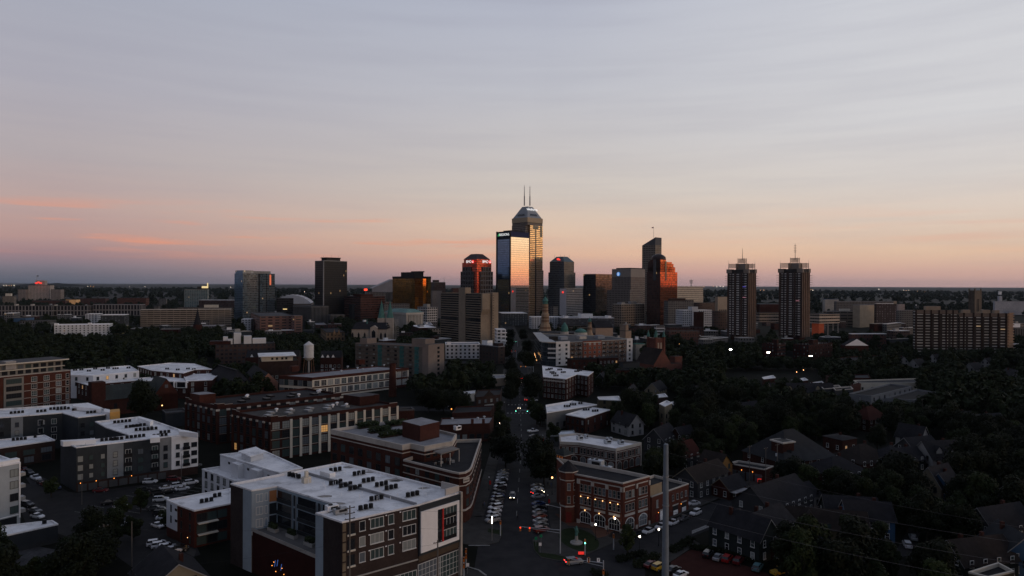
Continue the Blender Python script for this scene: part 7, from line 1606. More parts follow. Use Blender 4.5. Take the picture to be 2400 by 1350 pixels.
house(2300,1020,22,10,5,5,16, 'g', 'g', 'dim house with long grey roof deep in the trees', None)
house(2250,1008,12,9,5,4,16, 'c', 'd', 'tan gabled house just below the dim long roof', None)
house(2037,1005,14,10,6,5,26, 'k', 'r', 'brick house with red hipped roof and two chimneys', 'the red hipped brick house', hip=True, chim=2)
house(1968,1070,9,9,8,.6,28, 'k', 'd', 'tall square brick house with cornice and a lit doorway', 'the tall square brick house', hip=True, lit=.2)
for px, py, w, d, rot, wl, lab, ref in ((1480,940,13,8,70, 'c', 'cream gabled house with dark roof above the low white roofs', 'the cream gabled house above the white roofs'),(1538,930,16,9,60, 'c', 'wide cream gabled house with white trim near the green spired church', 'the wide cream gabled house'),(1470,1015,13,9,120, 'w', 'dim white gabled house behind the stone corniced brick block', 'the dim white gabled house'),(1550,1050,16,9,55, 'g', 'grey house with round gable window among trees', 'the grey house with the round window'),(1600,1045,10,8,40, 'k', 'small dark brick house by the grey one with the round window', None),(1412,905,14,9,70, 'g', 'dim gabled house between the white L roof and the cream house', None),(1358,922,12,8,100, 'g', 'little dark gabled house behind the grey stucco shop', None),(1640,940,14,9,30, 'g', 'dark gabled house beneath the brick church gables', None),(1620,900,13,9,60, 'g', 'dark double gabled house with pale trim near the lamp lit car park', None),(1750,985,14,10,30, 'g', 'dark house with two roof pipes deep among trees', None),(1598,1092,12,9,40, 'g', 'dark house with red roof and skylights behind the steel pole', 'the skylit red roofed house'),
 (2116,858,10,7,70, 'w', 'far white gabled cottage peeping out of the trees', None),(2150,868,12,8,30, 'w', 'far white cottage with low grey roof among trees', None),(2192,852,9,7,30, 'w', 'tiny far pale cottage roof under the ribbed slab block', None),(2282,878,14,8,30, 'w', 'far pale long cottage on the wooded slope', None),(2316,862,10,7,30, 'w', 'far pale gable beneath the tan balcony end', None),(2372,896,18,9,75, 'w', 'far white sharp gable with dark roof at the wooded edge', None)):
 house(px, py, w, d,5 if w > 10 else 4,4.6, rot, wl, 'd' if 'red roof' not in lab else 'r', lab, ref)
def flat(name, pts, z, wall, lab, ref=None, roofm=ROOFD, cap=None, wn=0, cat='building', ph=.8):
 f = RF(z, *pts); b = Bld(name, lab, cat, f, z, ref=ref); b.walls(wall); b.roof(roofm, cap or wall, ph=ph)
 if wn:
  F = ccw(f)
  for i in range(len(F)):
   p, q = F[i], F[(i + 1) % len(F)]
   if math.dist(p, q) > 6 and b.facing(p, q): b.wins(p, q, [1.2] if z < 6.5 else [1.2,4.8], max(1, int(math.dist(p, q) / wn)),1.2,1.8, SASH, 'd',(5,1,1,2,.03))
 b.finish(); return b
SCH = pbr('pale_grey_block',(.17,.178,.19),.85, var=.08)
flat('school_block',((1990,922),(2042,928),(2137,905),(2085,899)),8, SCH, 'pale grey school block with flat black roof and skylight rows', 'the pale grey school block', wn=7, cat='school')
flat('school_block',((2076,932),(2140,938),(2200,920),(2150,912)),7, SCH, 'lower pale school block half covered by trees', None, wn=8, cat='school')
flat('long_school_wing',((2000,891),(2010,897),(2170,897),(2160,886)),6, CREAM, 'long low school wing with cream piers and grey roof', 'the long low school wing', roofm=ROOFG, wn=6, cat='school')
flat('brick_wing',((1994,903),(2000,905),(2018,899),(2012,897)),8, BRICK, 'small red brick wing next to the pale grey school block', None)
flat('dark_wing',((1935,880),(1940,884),(2040,886),(2035,876)),7, BRICKD, 'long dark brick wing beyond the cream gabled terrace', None, roofm=ROOFG)
for i,(x, y, lab) in enumerate(((1950,905, 'dark box building with pale edge beside the cream gabled terrace'),(1978,908, 'second dark box building with flat roof by the pale grey school'))): flat('box_building',((x - 26, y),(x - 20, y + 6),(x + 22, y + 3),(x + 16, y - 3)),9, DARKP, lab, None, ROOFD, STONE,8)
house(1876,940,38,12,6,5,2, 'c', 'd', 'long dark roofed terrace with peaked gables and a cream end', 'the cream gabled terrace', extra='dormer')
flat('white_roof_store',((1786,884),(1790,888),(1818,885),(1812,879)),5, BRICKD, 'small store with a bright white roof among trees', None, ROOFW, WHITE)
flat('white_roof_store',((1856,890),(1862,894),(1894,890),(1886,885)),5, BRICKD, 'second small store with a white roof beside lamps', None, ROOFW, WHITE)
flat('white_edged_block',((1866,902),(1872,907),(1936,902),(1926,893)),7, BRICKD, 'flat block with white parapet and a curved roof hood', None, ROOFD, WHITE)
flat('flat_white_house',((1400,930),(1404,936),(1456,938),(1450,928)),7, HW['t'], 'olive tan flat house with three chimneys and a white roof', 'the olive tan flat house', ROOFW, WHITE,6)
flat('cream_tall_house',((1545,946),(1558,952),(1575,944),(1562,938)),11, HW['c'], 'tall cream block with narrow windows half hidden by a tree', 'the tall cream block', ROOFW, WHITE,4)
flat('pale_roof_shed',((1517,928),(1524,933),(1565,929),(1558,922)),6, BRICKB, 'low brick shed with bright pale roof near the tall cream block', None, ROOFW, WHITE)
flat('white_roof_annex',((1572,942),(1578,948),(1600,944),(1594,938)),6, DARKP, 'small dark annex with a white roof right of the tall cream block', None, ROOFW, WHITE)
flat('pale_triangle_roof',((1685,968),(1705,975),(1732,967),(1712,962)),6, BRICKB, 'low shed with a pale slanting roof in the middle of the trees', None, ROOFW, WHITE)
b = flat('garage_building',((1706,1085),(1792,1100),(1813,1092),(1730,1079)),5, BRICKD, 'long dark garage with pale parapet edge and orange lamps', 'the lamp lit garage', ROOFD, STONE, ph=.6)
p, q = b.foot[0], b.foot[1]
for i in range(4): onwall(b, p, q,.05 + i * .23,.24 + i * .23,.05,2.9, pbr('blue_grey_door',(.07,.08,.09),.6), 'garage_door',.08)
for a in (.1,.38,.68): c_ = Vector(p).lerp(Vector(q), a); m = MB(); m.ball((c_.x - .1, c_.y - .35,3.4),.16,6,4); b.part('wall_lamp', m, LAMPO)
flat('cream_corner_house',((2270,1340),(2318,1352),(2377,1338),(2340,1318)),6, HW['t'], 'flat roofed house with a broad cream parapet beside the bright blue house', 'the cream parapet house', ROOFD, CREAM,6, 'house')
house(398,1392,14,13,4.4,4.6,-50, 'c', 'd', 'dark gabled house with cream gable front at the bottom edge', 'the cream fronted gable', trim='w')
flat('far_school',((1960,838),(1975,848),(2080,846),(2060,832)),8, BRICKD, 'low dark school with white triangular gable before the ribbed slab', None, SHING)
o = thing('white_gable_porch', 'bright white triangular gable on the low dark school', 'porch',(*XY(2008,640),0)); c_ = XY(2008,640); m = MB(); z0 = AT(2008,810,640).z; m.face([(c_[0] - 11, c_[1], z0),(c_[0] + 11, c_[1], z0),(c_[0], c_[1], z0 + 6.2)]); m.build('pediment', WHITE, o); m = MB(); m.prism([(c_[0] - 11, c_[1] + .1),(c_[0] + 11, c_[1] + .1),(c_[0] + 11, c_[1] + 9),(c_[0] - 11, c_[1] + 9)],0, z0,0,0); m.face([(c_[0] - 11, c_[1], z0),(c_[0], c_[1], z0 + 6.1),(c_[0], c_[1] + 9, z0 + 6.1),(c_[0] - 11, c_[1] + 9, z0)][::-1],1); m.face([(c_[0] + 11, c_[1], z0),(c_[0], c_[1], z0 + 6.1),(c_[0], c_[1] + 9, z0 + 6.1),(c_[0] + 11, c_[1] + 9, z0)],1); m.build('wall', [BRICKD, SHING], o)
far('brick_row', 'brick apartment row with white roof behind the white gabled school', 'apartment house',1990,1996,2078,782,730, F_rb, a=6, roofm=ROOFW, capm=WHITE)
# --- describing repeats by what they stand beside
ORD = ['closest', 'second', 'third', 'fourth', 'fifth', 'sixth', 'seventh', 'eighth', 'ninth', 'tenth', 'eleventh', 'twelfth', 'thirteenth', 'fourteenth', 'fifteenth', 'sixteenth', 'seventeenth', 'eighteenth']
RANK = {}
def relate(items, what):
 """items: (object, x, y, adjective); sets a label such as 'round dark tree, second one left of the water tower'"""
 got = {}
 for o, x, y, adj in items:
  px, py, d = proj((x, y,3))
  L_ = min(LAND, key=lambda l: (l[0] - px) ** 2 + ((l[1] - py) * 2.2) ** 2 + ((math.log(l[2] / d)) * 260) ** 2)
  dx = px - L_[0]; dist = math.hypot(dx,(L_[1] - py) * 2)
  rel = ('behind' if d > L_[2] else 'in front of') if abs(dx) < 22 else ('left of' if dx < 0 else 'right of')
  got.setdefault((L_[3], rel), []).append((dist, o, adj))
 for (ph, rel), v in got.items():
  v.sort(key=lambda t: t[0])
  for i,(_, o, adj) in enumerate(v):
   o['label'] = f'{adj} {what}, {"" if len(v) == 1 else ORD[min(i, 17)] + " one "}{rel} {ph}'.replace(', left', ' left').replace(', right', ' right').replace(', behind', ' behind').replace(', in front', ' in front') if len(v) == 1 else f'{adj} {what}, {ORD[min(i, 17)]} {rel} {ph}'
FBL = []; FKEEP = []
# --- small blocks between the known buildings
rf_ = random.Random(21); FB = []; ROWS_ = ((540,1030,745,815,60),(1290,1700,765,815,44),(1700,2140,752,812,30),(60,560,772,800,10),(1960,2390,740,765,8),(0,440,722,760,18),(640,1200,705,735,18),(2050,2400,700,735,8))
MT_ = [F_br, F_rb, F_gry, F_gry, F_tan, BRICKD, DARKP, F_dkp]
for x0, x1, y0, y1, n in ROWS_:
 for i in range(n):
  px, py = rf_.uniform(x0, x1), rf_.uniform(y0, y1); D = CAMZ * FPX / (py - 667); w_ = rf_.uniform(9,26) * FPX / D
  f, z = gridbox(px - w_ * rf_.uniform(.2,.5), px, px + w_, py - 4, D, rf_.choice((10,20,44)), rf_.uniform(8,16),14); z = rf_.uniform(5,12)
  cx_, cy_ = (f[0][0] + f[2][0]) / 2,(f[0][1] + f[2][1]) / 2; xs, hs = street(min(cy_,1700))
  if abs(cx_ - xs) < 24 or any((cx_ - a) ** 2 + (cy_ - c_) ** 2 < 24 ** 2 for a, c_ in FB) or any(not q.parent and q.type == 'EMPTY' and (q.location.x - cx_) ** 2 + (q.location.y - cy_) ** 2 < 27 ** 2 for q in bpy.data.objects): continue
  FB.append((cx_, cy_)); pj = [proj((*q, z)) for q in f]; FKEEP.append((min(q[0] for q in pj), min(q[1] for q in pj), max(q[0] for q in pj), max(q[1] for q in pj) + 4, cy_)); mt = rf_.choice(MT_); rm = rf_.choice((ROOFW, ROOFP, ROOFG, ROOFD, ROOFP)); b = Bld('low_block', None, 'building', f, z); b.walls(mt); b.roof(rm, rf_.choice((rm, WHITE, STONE)))
  if rf_.random() < .6: b.block(setin(f,.2,.45,.3,.6), z - .6, z + rf_.uniform(1.5,3.5), rf_.choice((METAL, WHITE, BRICKB)), ROOFG)
  FBL.append((b.root, cx_, cy_, {ROOFW.name: 'white', ROOFP.name: 'pale', ROOFG.name: 'grey', ROOFD.name: 'dark'}[rm.name] + ' roofed'))
relate(FBL, 'low block')
# --- trees
def leaf_mat(name, a, b_):
 m = bpy.data.materials.new(name); m.use_nodes = True; t = NT(m.node_tree); p = t.n['Principled BSDF']
 oi = t.new('ShaderNodeObjectInfo'); g = t.new('ShaderNodeTexCoord')
 f = t.math('ADD', t.math('MULTIPLY', oi.outputs['Random'],.55), t.math('MULTIPLY', t.noise(g.outputs['Object'],.5,3),.45))
 t.l.new(t.ramp(f, [(.15, a),(.7, b_),(.95, tuple(q * 1.7 for q in b_))]), p.inputs['Base Color']); p.inputs['Roughness'].default_value = .75; p.inputs['Specular IOR Level'].default_value = .12
 MATS[name] = m; return m
LEAF = leaf_mat('leaf_green',(.006,.011,.004),(.023,.032,.01))
LEAFD = leaf_mat('leaf_deep_green',(.005,.008,.0035),(.011,.015,.006))
BARK = pbr('bark',(.04,.032,.026),.9, var=.3)
def crown_mb(r, h, base, n, size, lobes, M=None, org=(0,0,0), seed=0):
 rn = random.Random(seed); M = M or MB()
 C = []
 for i in range(lobes):
  a = rn.random() * 6.283; u = rn.random(); zz = base + h * (.12 + .8 * u); k = math.sin(math.pi * min(1,.18 + .75 * u)) ** .7
  rad = r * k * rn.random() ** .5 * .8; C.append((Vector((rad * math.cos(a), rad * math.sin(a), zz)), r * rn.uniform(.3,.5)))
 for i in range(n):
  c_, lr = C[i % lobes]
  d = Vector((rn.gauss(0,1), rn.gauss(0,1), rn.gauss(.25,1))).normalized()
  p = c_ + d * lr * rn.uniform(.72,1.08)
  nn = (d + Vector((rn.gauss(0,.5), rn.gauss(0,.5), rn.gauss(.3,.5)))).normalized(); e = nn.orthogonal().normalized(); f = nn.cross(e); t = rn.random() * 6.28
  e, f = (e * math.cos(t) + f * math.sin(t)) * size * rn.uniform(.6,1.2),(f * math.cos(t) - e * math.sin(t)) * size * rn.uniform(.5,1.0)
  p = p + Vector(org); M.face([p - e, p + f * .8, p + e, p - f * .8])
 return M
TREES = []
for k,(r, h, base, n, size, lobes) in enumerate(((4.6,8.5,2.6,3600,.42,22),(5.4,10,3,4200,.46,26),(3.8,10.5,2.6,3200,.4,20),(6.2,9.5,2.8,4600,.5,30),(3.2,6.2,2.0,2400,.36,15),(5.0,12,3,4400,.44,28))):
 cm = crown_mb(r, h, base, n, size, lobes, seed=k + 3).mesh('crown', [LEAF if k % 2 == 0 else LEAFD])
 m = MB(); m.tube((0,0,0),(0.1,0, base + h * .35),.28,.2,7); m.tube((.1,0, base + h * .35),(.2,.1, base + h * .75),.2,.07,6)
 for j in range(6): a = j * 1.05 + k; m.tube((0,0, base * .8 + j * .5),(r * .6 * math.cos(a), r * .6 * math.sin(a), base + h * (.35 + .06 * j)),.13,.04,5)
 TREES.append((cm, m.mesh('trunk', [BARK]), r, h + base))
TI = []
def tree(x, y, k, s=1.0, adj=None, label=None):
 cm, tm, r, h = TREES[k]
 o = thing('tree', label, 'tree',(x, y,0), None, random.random() * 6.28)
 c_ = link('crown', cm, o); t = link('trunk', tm, o); s2 = s * random.uniform(.92,1.1)
 for q in (c_, t): q.scale = (s, s, s2)
 if not label: TI.append((o, x, y, adj or (('round leafy', 'spreading leafy', 'tall narrow', 'broad dark', 'small round', 'tall dense')[k])))
 SP.append((x, y, r * s * .9))
SP = []
for px, py, k, s in ((1185,1095,3,1.0),(1172,1062,1,.8),(1262,1112,3,1.0),(1275,1140,1,.95),(1182,1034,1,.7),(1201,925,3,1.0),(1196,945,1,.9),(1245,940,3,1.15),(1252,922,1,1),(1199,880,1,1),(1205,905,3,1.0),(1228,855,3,1),(1240,868,1,1),(1188,845,1,1.1),(1235,830,1,1),(1192,822,3,1),(1258,995,4,1.2),(1266,1000,4,1.2),(1246,970,4,1.0),(1296,1045,4,1.1),(1470,1302,2,.62),
      (1165,1010,2,.7),(1170,985,2,.7),(1196,800,1,1.1),(1226,800,1,1.1),(1184,1012,4,.9)):
 tree(*G(px, py), k, s)
tree(*G(331,990),1,1.5, label='huge round dark tree in front of the brick church')
tree(*G(1960,1400),3,1.05, label='big leafy tree at the bottom edge below the olive tan cottage')
tree(*G(2105,1170),3,1.15, label='broad olive green tree in front of the pale blue house')
tree(*G(1480,990),3,1.2, label='wide dark tree beside the tall cream block')
tree(*G(1880,985),5,1.1, label='tall yellowish green tree under the cream end of the gabled terrace')
for px, py, k in ((165,1345,0),(215,1300,1),(262,1275,0),(310,1268,4)): tree(*G(px, py), k,.8)
for px, py, k in ((40,1385,4),(85,1365,4),(130,1390,0),(10,1360,4)): tree(*G(px, py), k,.75)
for px, py, k in ((310,1268,4),(225,1345,3),(288,1215,4),(330,1200,4),(120,1165,4),(395,1240,4)): tree(*G(px, py), k,.8)
KEEP = [(0,1222,140,1262,205),(1285,1060,1625,1265,230),(1480,1160,1720,1270,215),(1400,1240,1580,1360,200),(1700,1205,1750,1260,190),(1610,1095,1730,1150,250),(1700,1075,1815,1130,280),(1775,1015,1890,1060,300),(1915,1075,2005,1105,290),(1975,1060,2100,1090,290),(2110,1030,2215,1075,320),(2185,1115,2215,1150,240),(2340,1285,2400,1350,190),(1945,1010,1990,1050,300),(2017,955,2060,985,350),(1990,897,2140,938,450),(1310,1010,1505,1100,300),(1278,935,1440,1010,340),(1400,915,1460,940,450),(1465,900,1495,930,450),(1520,890,1560,920,450),(1545,935,1580,960,450),(1265,850,1395,930,460),(1250,775,1500,850,700),(1490,775,1600,860,560),(1785,800,1955,835,680),(1700,590,1775,800,900),(1820,590,1900,795,900),(2140,720,2380,815,760),(1445,985,1480,1005,330),(1530,1015,1590,1035,330),(1880,890,1945,915,500),(1700,870,1920,885,560),(1700,805,1725,830,640),
  (1590,1290,1800,1350,200),(2115,1265,2145,1300,200),(470,785,645,840,620),(580,825,700,850,500),(655,800,960,930,480),(830,795,1045,870,560),(820,750,920,790,860),(0,830,500,970,420),(80,755,300,780,900),(1030,680,1170,790,900),(1040,800,1190,840,700),(430,900,1160,1350,330),(1160,680,1260,1350,1500),(300,720,545,762,1100),(585,735,710,772,1000),(750,775,810,795,900),(1300,735,1700,765,1200),(550,630,1700,735,1300),(1890,700,2110,755,1250),(50,1100,480,1260,260),(1100,905,1180,945,420),(330,1225,480,1350,200),(2108,838,2126,852,640),(2140,848,2165,858,640),(2180,836,2200,846,640),(2262,860,2296,868,640),(2305,848,2325,856,640),(2358,868,2385,880,640),(1965,775,2080,815,720)]
KEEP += FKEEP
FP = []
for o in list(bpy.data.objects):
 if o.type == 'MESH' and o.parent and o.name.split('.')[0] in ('wall', 'lower_wall', 'courtyard_deck', 'curtain_wall') and 'org' in o:
  xs = [v.co.x for v in o.data.vertices]; ys = [v.co.y for v in o.data.vertices]; org = o.parent['org']
  if o.parent.parent is None and 'house' != o.parent.name.split('.')[0] and o['org'][0] == org[0]: FP.append((min(xs) + org[0], max(xs) + org[0], min(ys) + org[1], max(ys) + org[1], [(v.co.x + org[0], v.co.y + org[1]) for v in o.data.vertices]))
def inside(x, y, mg):
 for x0, x1, y0, y1, vs in FP:
  if x0 - mg < x < x1 + mg and y0 - mg < y < y1 + mg:
   n = len(vs) // 4; ins = True
   for i in range(n):
    a, b_ = vs[4 * i], vs[4 * i + 1]; ex, ey = b_[0] - a[0], b_[1] - a[1]; l = math.hypot(ex, ey) or 1
    if (ey * (x - a[0]) - ex * (y - a[1])) / l > mg: ins = False; break
   if ins: return True
 return any((x - hx) ** 2 + (y - hy) ** 2 < (hr + mg) ** 2 for hx, hy, hr in HOUSES)
def spot_ok(x, y, r, h):
 xs, hs = street(min(max(y,100),1700))
 if abs(x - xs) < hs + 4: return False
 for y0, w_ in ((384,9),(612,11),(860,10)):
  if abs(y - y0) < w_ and -90 < x < 140: return False
 if 20 < x < 170 and abs((y - 200) - (x - 45) * .97) < 17 and y < 310: return False
 if inside(x, y, r * .75): return False
 a = proj((x, y,0)); b_ = proj((x, y, h)); rp = r * FPX / y
 for x0, y0, x1, y1, d in KEEP:
  if y < d and a[0] + rp * .7 > x0 and a[0] - rp * .7 < x1 and a[1] > y0 and b_[1] < y1: return False
 return True
REG = [(1430,845,2480,1420,1900),(-80,785,850,868,300),(930,875,1165,975,90),(1380,870,1640,1010,90),(1640,800,2460,850,260),(530,800,1060,860,120),(-60,1275,190,1420,30),(160,880,640,960,60),(1180,745,1420,870,60),(0,760,560,800,80),(560,765,1030,800,90),(1440,765,1700,830,110)]
GRID_ = {}
PTS = []
rn = random.Random(5)
for x0, y0, x1, y1, n in REG:
 for i in range(n * 6):
  Ya, Yb = CAMZ * FPX / (y1 - 667), CAMZ * FPX / (y0 - 667); Y = math.sqrt(rn.uniform(Ya ** 2, Yb ** 2)); px = rn.uniform(x0, x1); x, y = XY(px, Y)
  k = rn.choices(range(6),(4,4,2,4,2,3))[0]; s = rn.uniform(.75,1.25); r = TREES[k][2] * s
  if any((x - a) ** 2 + (y - b_) ** 2 < ((r + c_) * .62) ** 2 for gx in (-1,0,1) for gy_ in (-1,0,1) for a, b_, c_ in GRID_.get((int(x // 14) + gx, int(y // 14) + gy_),())): continue
  if any((x - a) ** 2 + (y - b_) ** 2 < ((r + c_) * .7) ** 2 for a, b_, c_ in SP[:60]): continue
  if not spot_ok(x, y, r, TREES[k][3] * s): continue
  GRID_.setdefault((int(x // 14), int(y // 14)), []).append((x, y, r)); PTS.append((x, y, k, s))
PTS.sort(key=lambda t: t[0] ** 2 + t[1] ** 2)
NT_ = 292 - len(SP)
for x, y, k, s in PTS[:NT_]: tree(x, y, k, s)
relate(TI, 'tree')
for o, *_ in TI: o['group'] = 'trees among the houses and along the street'
M = MB(); T_ = MB()
LOW = [(r, h, b_, crown_mb(r, h, b_,330,1.25,16, seed=40 + i)) for i,(r, h, b_) in enumerate(((4.6,8.5,2.4),(5.4,10,2.6),(3.8,10.5,2.4),(6.2,9.5,2.4),(3.2,6.2,2),(5,12,2.6)))]
LOW2 = [(0,0,0, crown_mb(r, h, b_,120,2.1,12, seed=60 + i)) for i,(r, h, b_) in enumerate(((4.6,8.5,1),(5.4,10,1),(3.8,10.5,1),(6.2,9.5,1),(3.2,6.2,1),(5,12,1)))]
def addlow(M, x, y, k, s, far_=False):
 src = (LOW2 if far_ else LOW)[k][3]; a = rn.random() * 6.28; ca, sa = math.cos(a) * s, math.sin(a) * s; o_ = len(M.v)
 M.v += [(x + vx * ca - vy * sa, y + vx * sa + vy * ca, vz * s) for vx, vy, vz in src.v]; M.f += [tuple(i + o_ for i in f) for f in src.f]; M.m += src.m; M.uv += src.uv
for x, y, k, s in PTS[NT_:]: addlow(M, x, y, k, s)
o = M.build('wooded_neighbourhood', leaf_mat('leaf_wood',(.005,.009,.0035),(.014,.02,.008))); tag(o, 'unbroken mass of dark tree crowns filling the blocks between far buildings', 'trees', None, 'stuff')
WD = leaf_mat('leaf_far_wood',(.006,.011,.008),(.017,.025,.015))
for nm, Ya, Yb, n, half, big in (('woods',1050,2600,4200,1.15,1.1),('far_woods',2600,7000,3600,1.0,2.3)):
 M = MB(); rn2 = random.Random(9)
 for i in range(n):
  Y = math.sqrt(rn2.uniform(Ya ** 2, Yb ** 2)); px = 1200 + rn2.uniform(-1,1) * 1250 * half; x, y = XY(px, Y); k = rn2.randrange(6); s = big * rn2.uniform(.7,1.2)
  xs, hs = street(min(Y,1700))
  if abs(x - xs) < hs + 8 or inside(x, y,4): continue
  a = proj((x, y,0)); tp = proj((x, y, TREES[k][3] * s))[1]; rp = TREES[k][2] * s * FPX / y
  if any(y < d and a[0] + rp > x0 and a[0] - rp < x1 and a[1] > y0 and tp < y1 for x0, y0, x1, y1, d in KEEP): continue
  if Y > 2600 or (740 > a[1]) and not (700 < px < 1660 and Y < 1500): addlow(M, x, y, k, s, True)
 o = M.build(nm, WD); tag(o, 'dark woods spreading between the last buildings' if big < 2 else 'far flat woods reaching to the skyline', 'woods', None, 'stuff')
M = MB(); rows = [2600 * 1.075 ** i for i in range(38)]; nc = 220; rn3 = random.Random(4)
grid = []
for Y in rows:
 hgt = 5 + min(14, Y / 700)
 grid.append([((-1.1 + 2.2 * i / nc) * Y, Y * (1 + rn3.uniform(-.02,.02)), max(.4, hgt * rn3.uniform(.2,1.0) + (18 if rn3.random() < .03 and Y > 9000 else 0))) for i in range(nc + 1)])
for a, b_ in zip(grid, grid[1:]):
 for i in range(nc): M.face([a[i], a[i + 1], b_[i + 1], b_[i]])
o = M.build('tree_canopy', leaf_mat('leaf_canopy',(.002,.004,.004),(.005,.009,.008))); tag(o, 'endless flat tree canopy running out to the skyline', 'woods', None, 'stuff')
# --- cars
PAINTS = {'white': (.62,.63,.65), 'silver': (.27,.28,.29), 'grey': (.07,.073,.076), 'black': (.015,.015,.017), 'dark red': (.12,.012,.014), 'blue': (.03,.06,.16), 'teal': (.1,.2,.22), 'yellow': (.5,.3,.03), 'red': (.3,.015,.015)}
CGL = pbr('car_glass',(.012,.014,.016),.08, var=0, spec=.7); TYRE = pbr('tyre',(.012,.012,.012),.9, var=0); RIM = pbr('rim',(.3,.3,.31),.4,.7, var=0)
HLO, HLF = pbr('headlight_on',(1,.95,.85), var=0, emis=(1,.82,.55), es=18), pbr('headlight_off',(.5,.5,.5),.15, var=0)
TLO, TLF = pbr('taillight_on',(.8,.02,.02), var=0, emis=(1,.03,.02), es=8), pbr('taillight_off',(.2,.01,.01),.3, var=0)
KIND = {'sedan': (((-2.3,.42,.86,.72),(-2.05,.28,.96,.88),(-1.2,.22,1.0,.9),(.9,.22,.98,.9),(1.9,.26,.84,.86),(2.28,.4,.68,.66)),((-1.75,1.0,.74),(-.95,1.42,.62),(.25,1.44,.62),(1.05,.98,.74))),
  'suv': (((-2.3,.5,1.1,.8),(-2.2,.34,1.18,.92),(-1.2,.28,1.2,.94),(1.0,.28,1.16,.94),(2.0,.32,1.02,.9),(2.34,.5,.8,.72)),((-2.24,1.2,.8),(-1.95,1.72,.7),(.3,1.74,.7),(1.15,1.16,.78))),
  'pickup': (((-2.7,.5,1.08,.86),(-2.6,.36,1.12,.94),(-.6,.32,1.12,.95),(1.0,.32,1.14,.95),(2.3,.34,1.04,.93),(2.7,.5,.85,.8)),((-.75,1.13,.8),(-.6,1.8,.7),(.5,1.8,.7),(1.25,1.14,.8)))}
CARM = {}
def car_meshes(kind):
 if kind in CARM: return CARM[kind]
 st, cb = KIND[kind]; m = MB()
 sec = lambda s: [(s[0],-s[3] * .92, s[1]),(s[0],-s[3],(s[1] + s[2]) * .5),(s[0],-s[3] * .93, s[2]),(s[0], s[3] * .93, s[2]),(s[0], s[3],(s[1] + s[2]) * .5),(s[0], s[3] * .92, s[1])]
 S_ = [sec(s) for s in st]
 for a, b_ in zip(S_, S_[1:]):
  for i in range(6): m.face([a[i], b_[i], b_[(i + 1) % 6], a[(i + 1) % 6]])
 m.face(S_[0]); m.face(S_[-1][::-1])
 T = [[(c[0],-c[2], c[1]),(c[0], c[2], c[1])] for c in cb]
 m.face([T[1][0], T[2][0], T[2][1], T[1][1]])
 for s_ in (0,1):
  for i, j in ((1,2),): a, b_ = T[i][s_], T[j][s_]
 for k in (T[1], T[2]):
  pass
 g = MB()
 g.face([T[2][0], T[3][0], T[3][1], T[2][1]]); g.face([T[0][0], T[1][0], T[1][1], T[0][1]])
 for s_ in (0,1): q = [T[0][s_], T[3][s_], T[2][s_], T[1][s_]]; g.face(q if s_ == 0 else q[::-1])
 for s_ in (-1,1):                         # pillars
  for x in (cb[1][0] * .5 + cb[2][0] * .5,): m.box((x, s_ * (cb[1][2] + .045),(cb[0][1] + cb[1][1]) / 2),(.1,.06, cb[1][1] - cb[0][1] + .03))
 zr = .36 if kind != 'sedan' else .32; w = MB(); w.tube((0,-.11,0),(0,.11,0), zr, zr,14); rm = MB(); rm.tube((0,-.12,0),(0,.12,0), zr * .6, zr * .6,10)
 L_ = st[-1][0]; h = MB(); h.box((0,0,0),(.1,.34,.16)); t = MB(); t.box((0,0,0),(.1,.3,.2))
 CARM[kind] = dict(b={}, m=m, g=g, gm=g.mesh('window_glass', [CGL]), w=w.mesh('wheel', [TYRE]), r=rm.mesh('rim', [RIM]), zr=zr, L=st[-1][0], h=h, t=t, lm={}, wx=(st[1][0] + .62, st[-2][0] - .5), wy=st[2][3] - .09, zb=st[1][2])
 return CARM[kind]
NCAR = [0]
def car(px, py, hd, col, kind, label, group='parked cars', on='', parts=True):
 c = car_meshes(kind); x, y = G(px, py); NCAR[0] += 1
 o = thing('car', label, 'car',(x, y,.02), group, R(hd))
 if col not in c['b']: c['b'][col] = c['m'].mesh('body', [pbr('paint_' + col.replace(' ', '_'), PAINTS[col],.28,.1, var=0, spec=.4, coat=.25)])
 link('body', c['b'][col], o); link('window_glass', c['gm'], o)
 if not parts: return o
 for wx in c['wx']:
  for s_ in (-1,1): a = link('wheel', c['w'], o,(wx, s_ * c['wy'], c['zr'])); link('rim', c['r'], a)
 for nm, k, x_, mt, zz in (('headlight', 'h', c['L'] - .16, HLO if 'H' in on else HLF,.68),('taillight', 't',-c['L'] + .05, TLO if 'T' in on else TLF,.8)):
  if (nm, mt.name) not in c['lm']: c['lm'][nm, mt.name] = c[k].mesh(nm, [mt])
  for s_ in (-1,1): link(nm, c['lm'][nm, mt.name], o,(x_, s_ * .58, zz * c['zb'] / .95))
 return o
NTH = ['first', 'second', 'third', 'fourth', 'fifth', 'sixth', 'seventh', 'eighth', 'ninth', 'tenth', 'eleventh', 'twelfth', 'thirteenth', 'fourteenth', 'fifteenth']
wc = 'silver suv,silver sedan,white sedan,white suv,grey sedan,grey suv,blue sedan,grey sedan,black suv,white suv,black suv,white sedan,silver sedan,silver sedan,grey sedan'.split(',')
for i, k in enumerate(wc):
 y = 201 + i * 3.75; x, h = street(y); p = proj((x - h + 3.0, y,0)); cl_, kd = k.rsplit(' ',1); car(p[0], p[1],212 + random.uniform(-3,3), cl_, kd, f'{cl_} {kd} angled to the kerb by the wedge block, {NTH[i]} from the plaza', 'cars angled along the wedge block kerb')
rc = 'dark red suv,grey sedan,silver sedan,dark red sedan,silver sedan,black sedan,blue sedan,,silver sedan,black sedan,white sedan,grey sedan'.split(',')
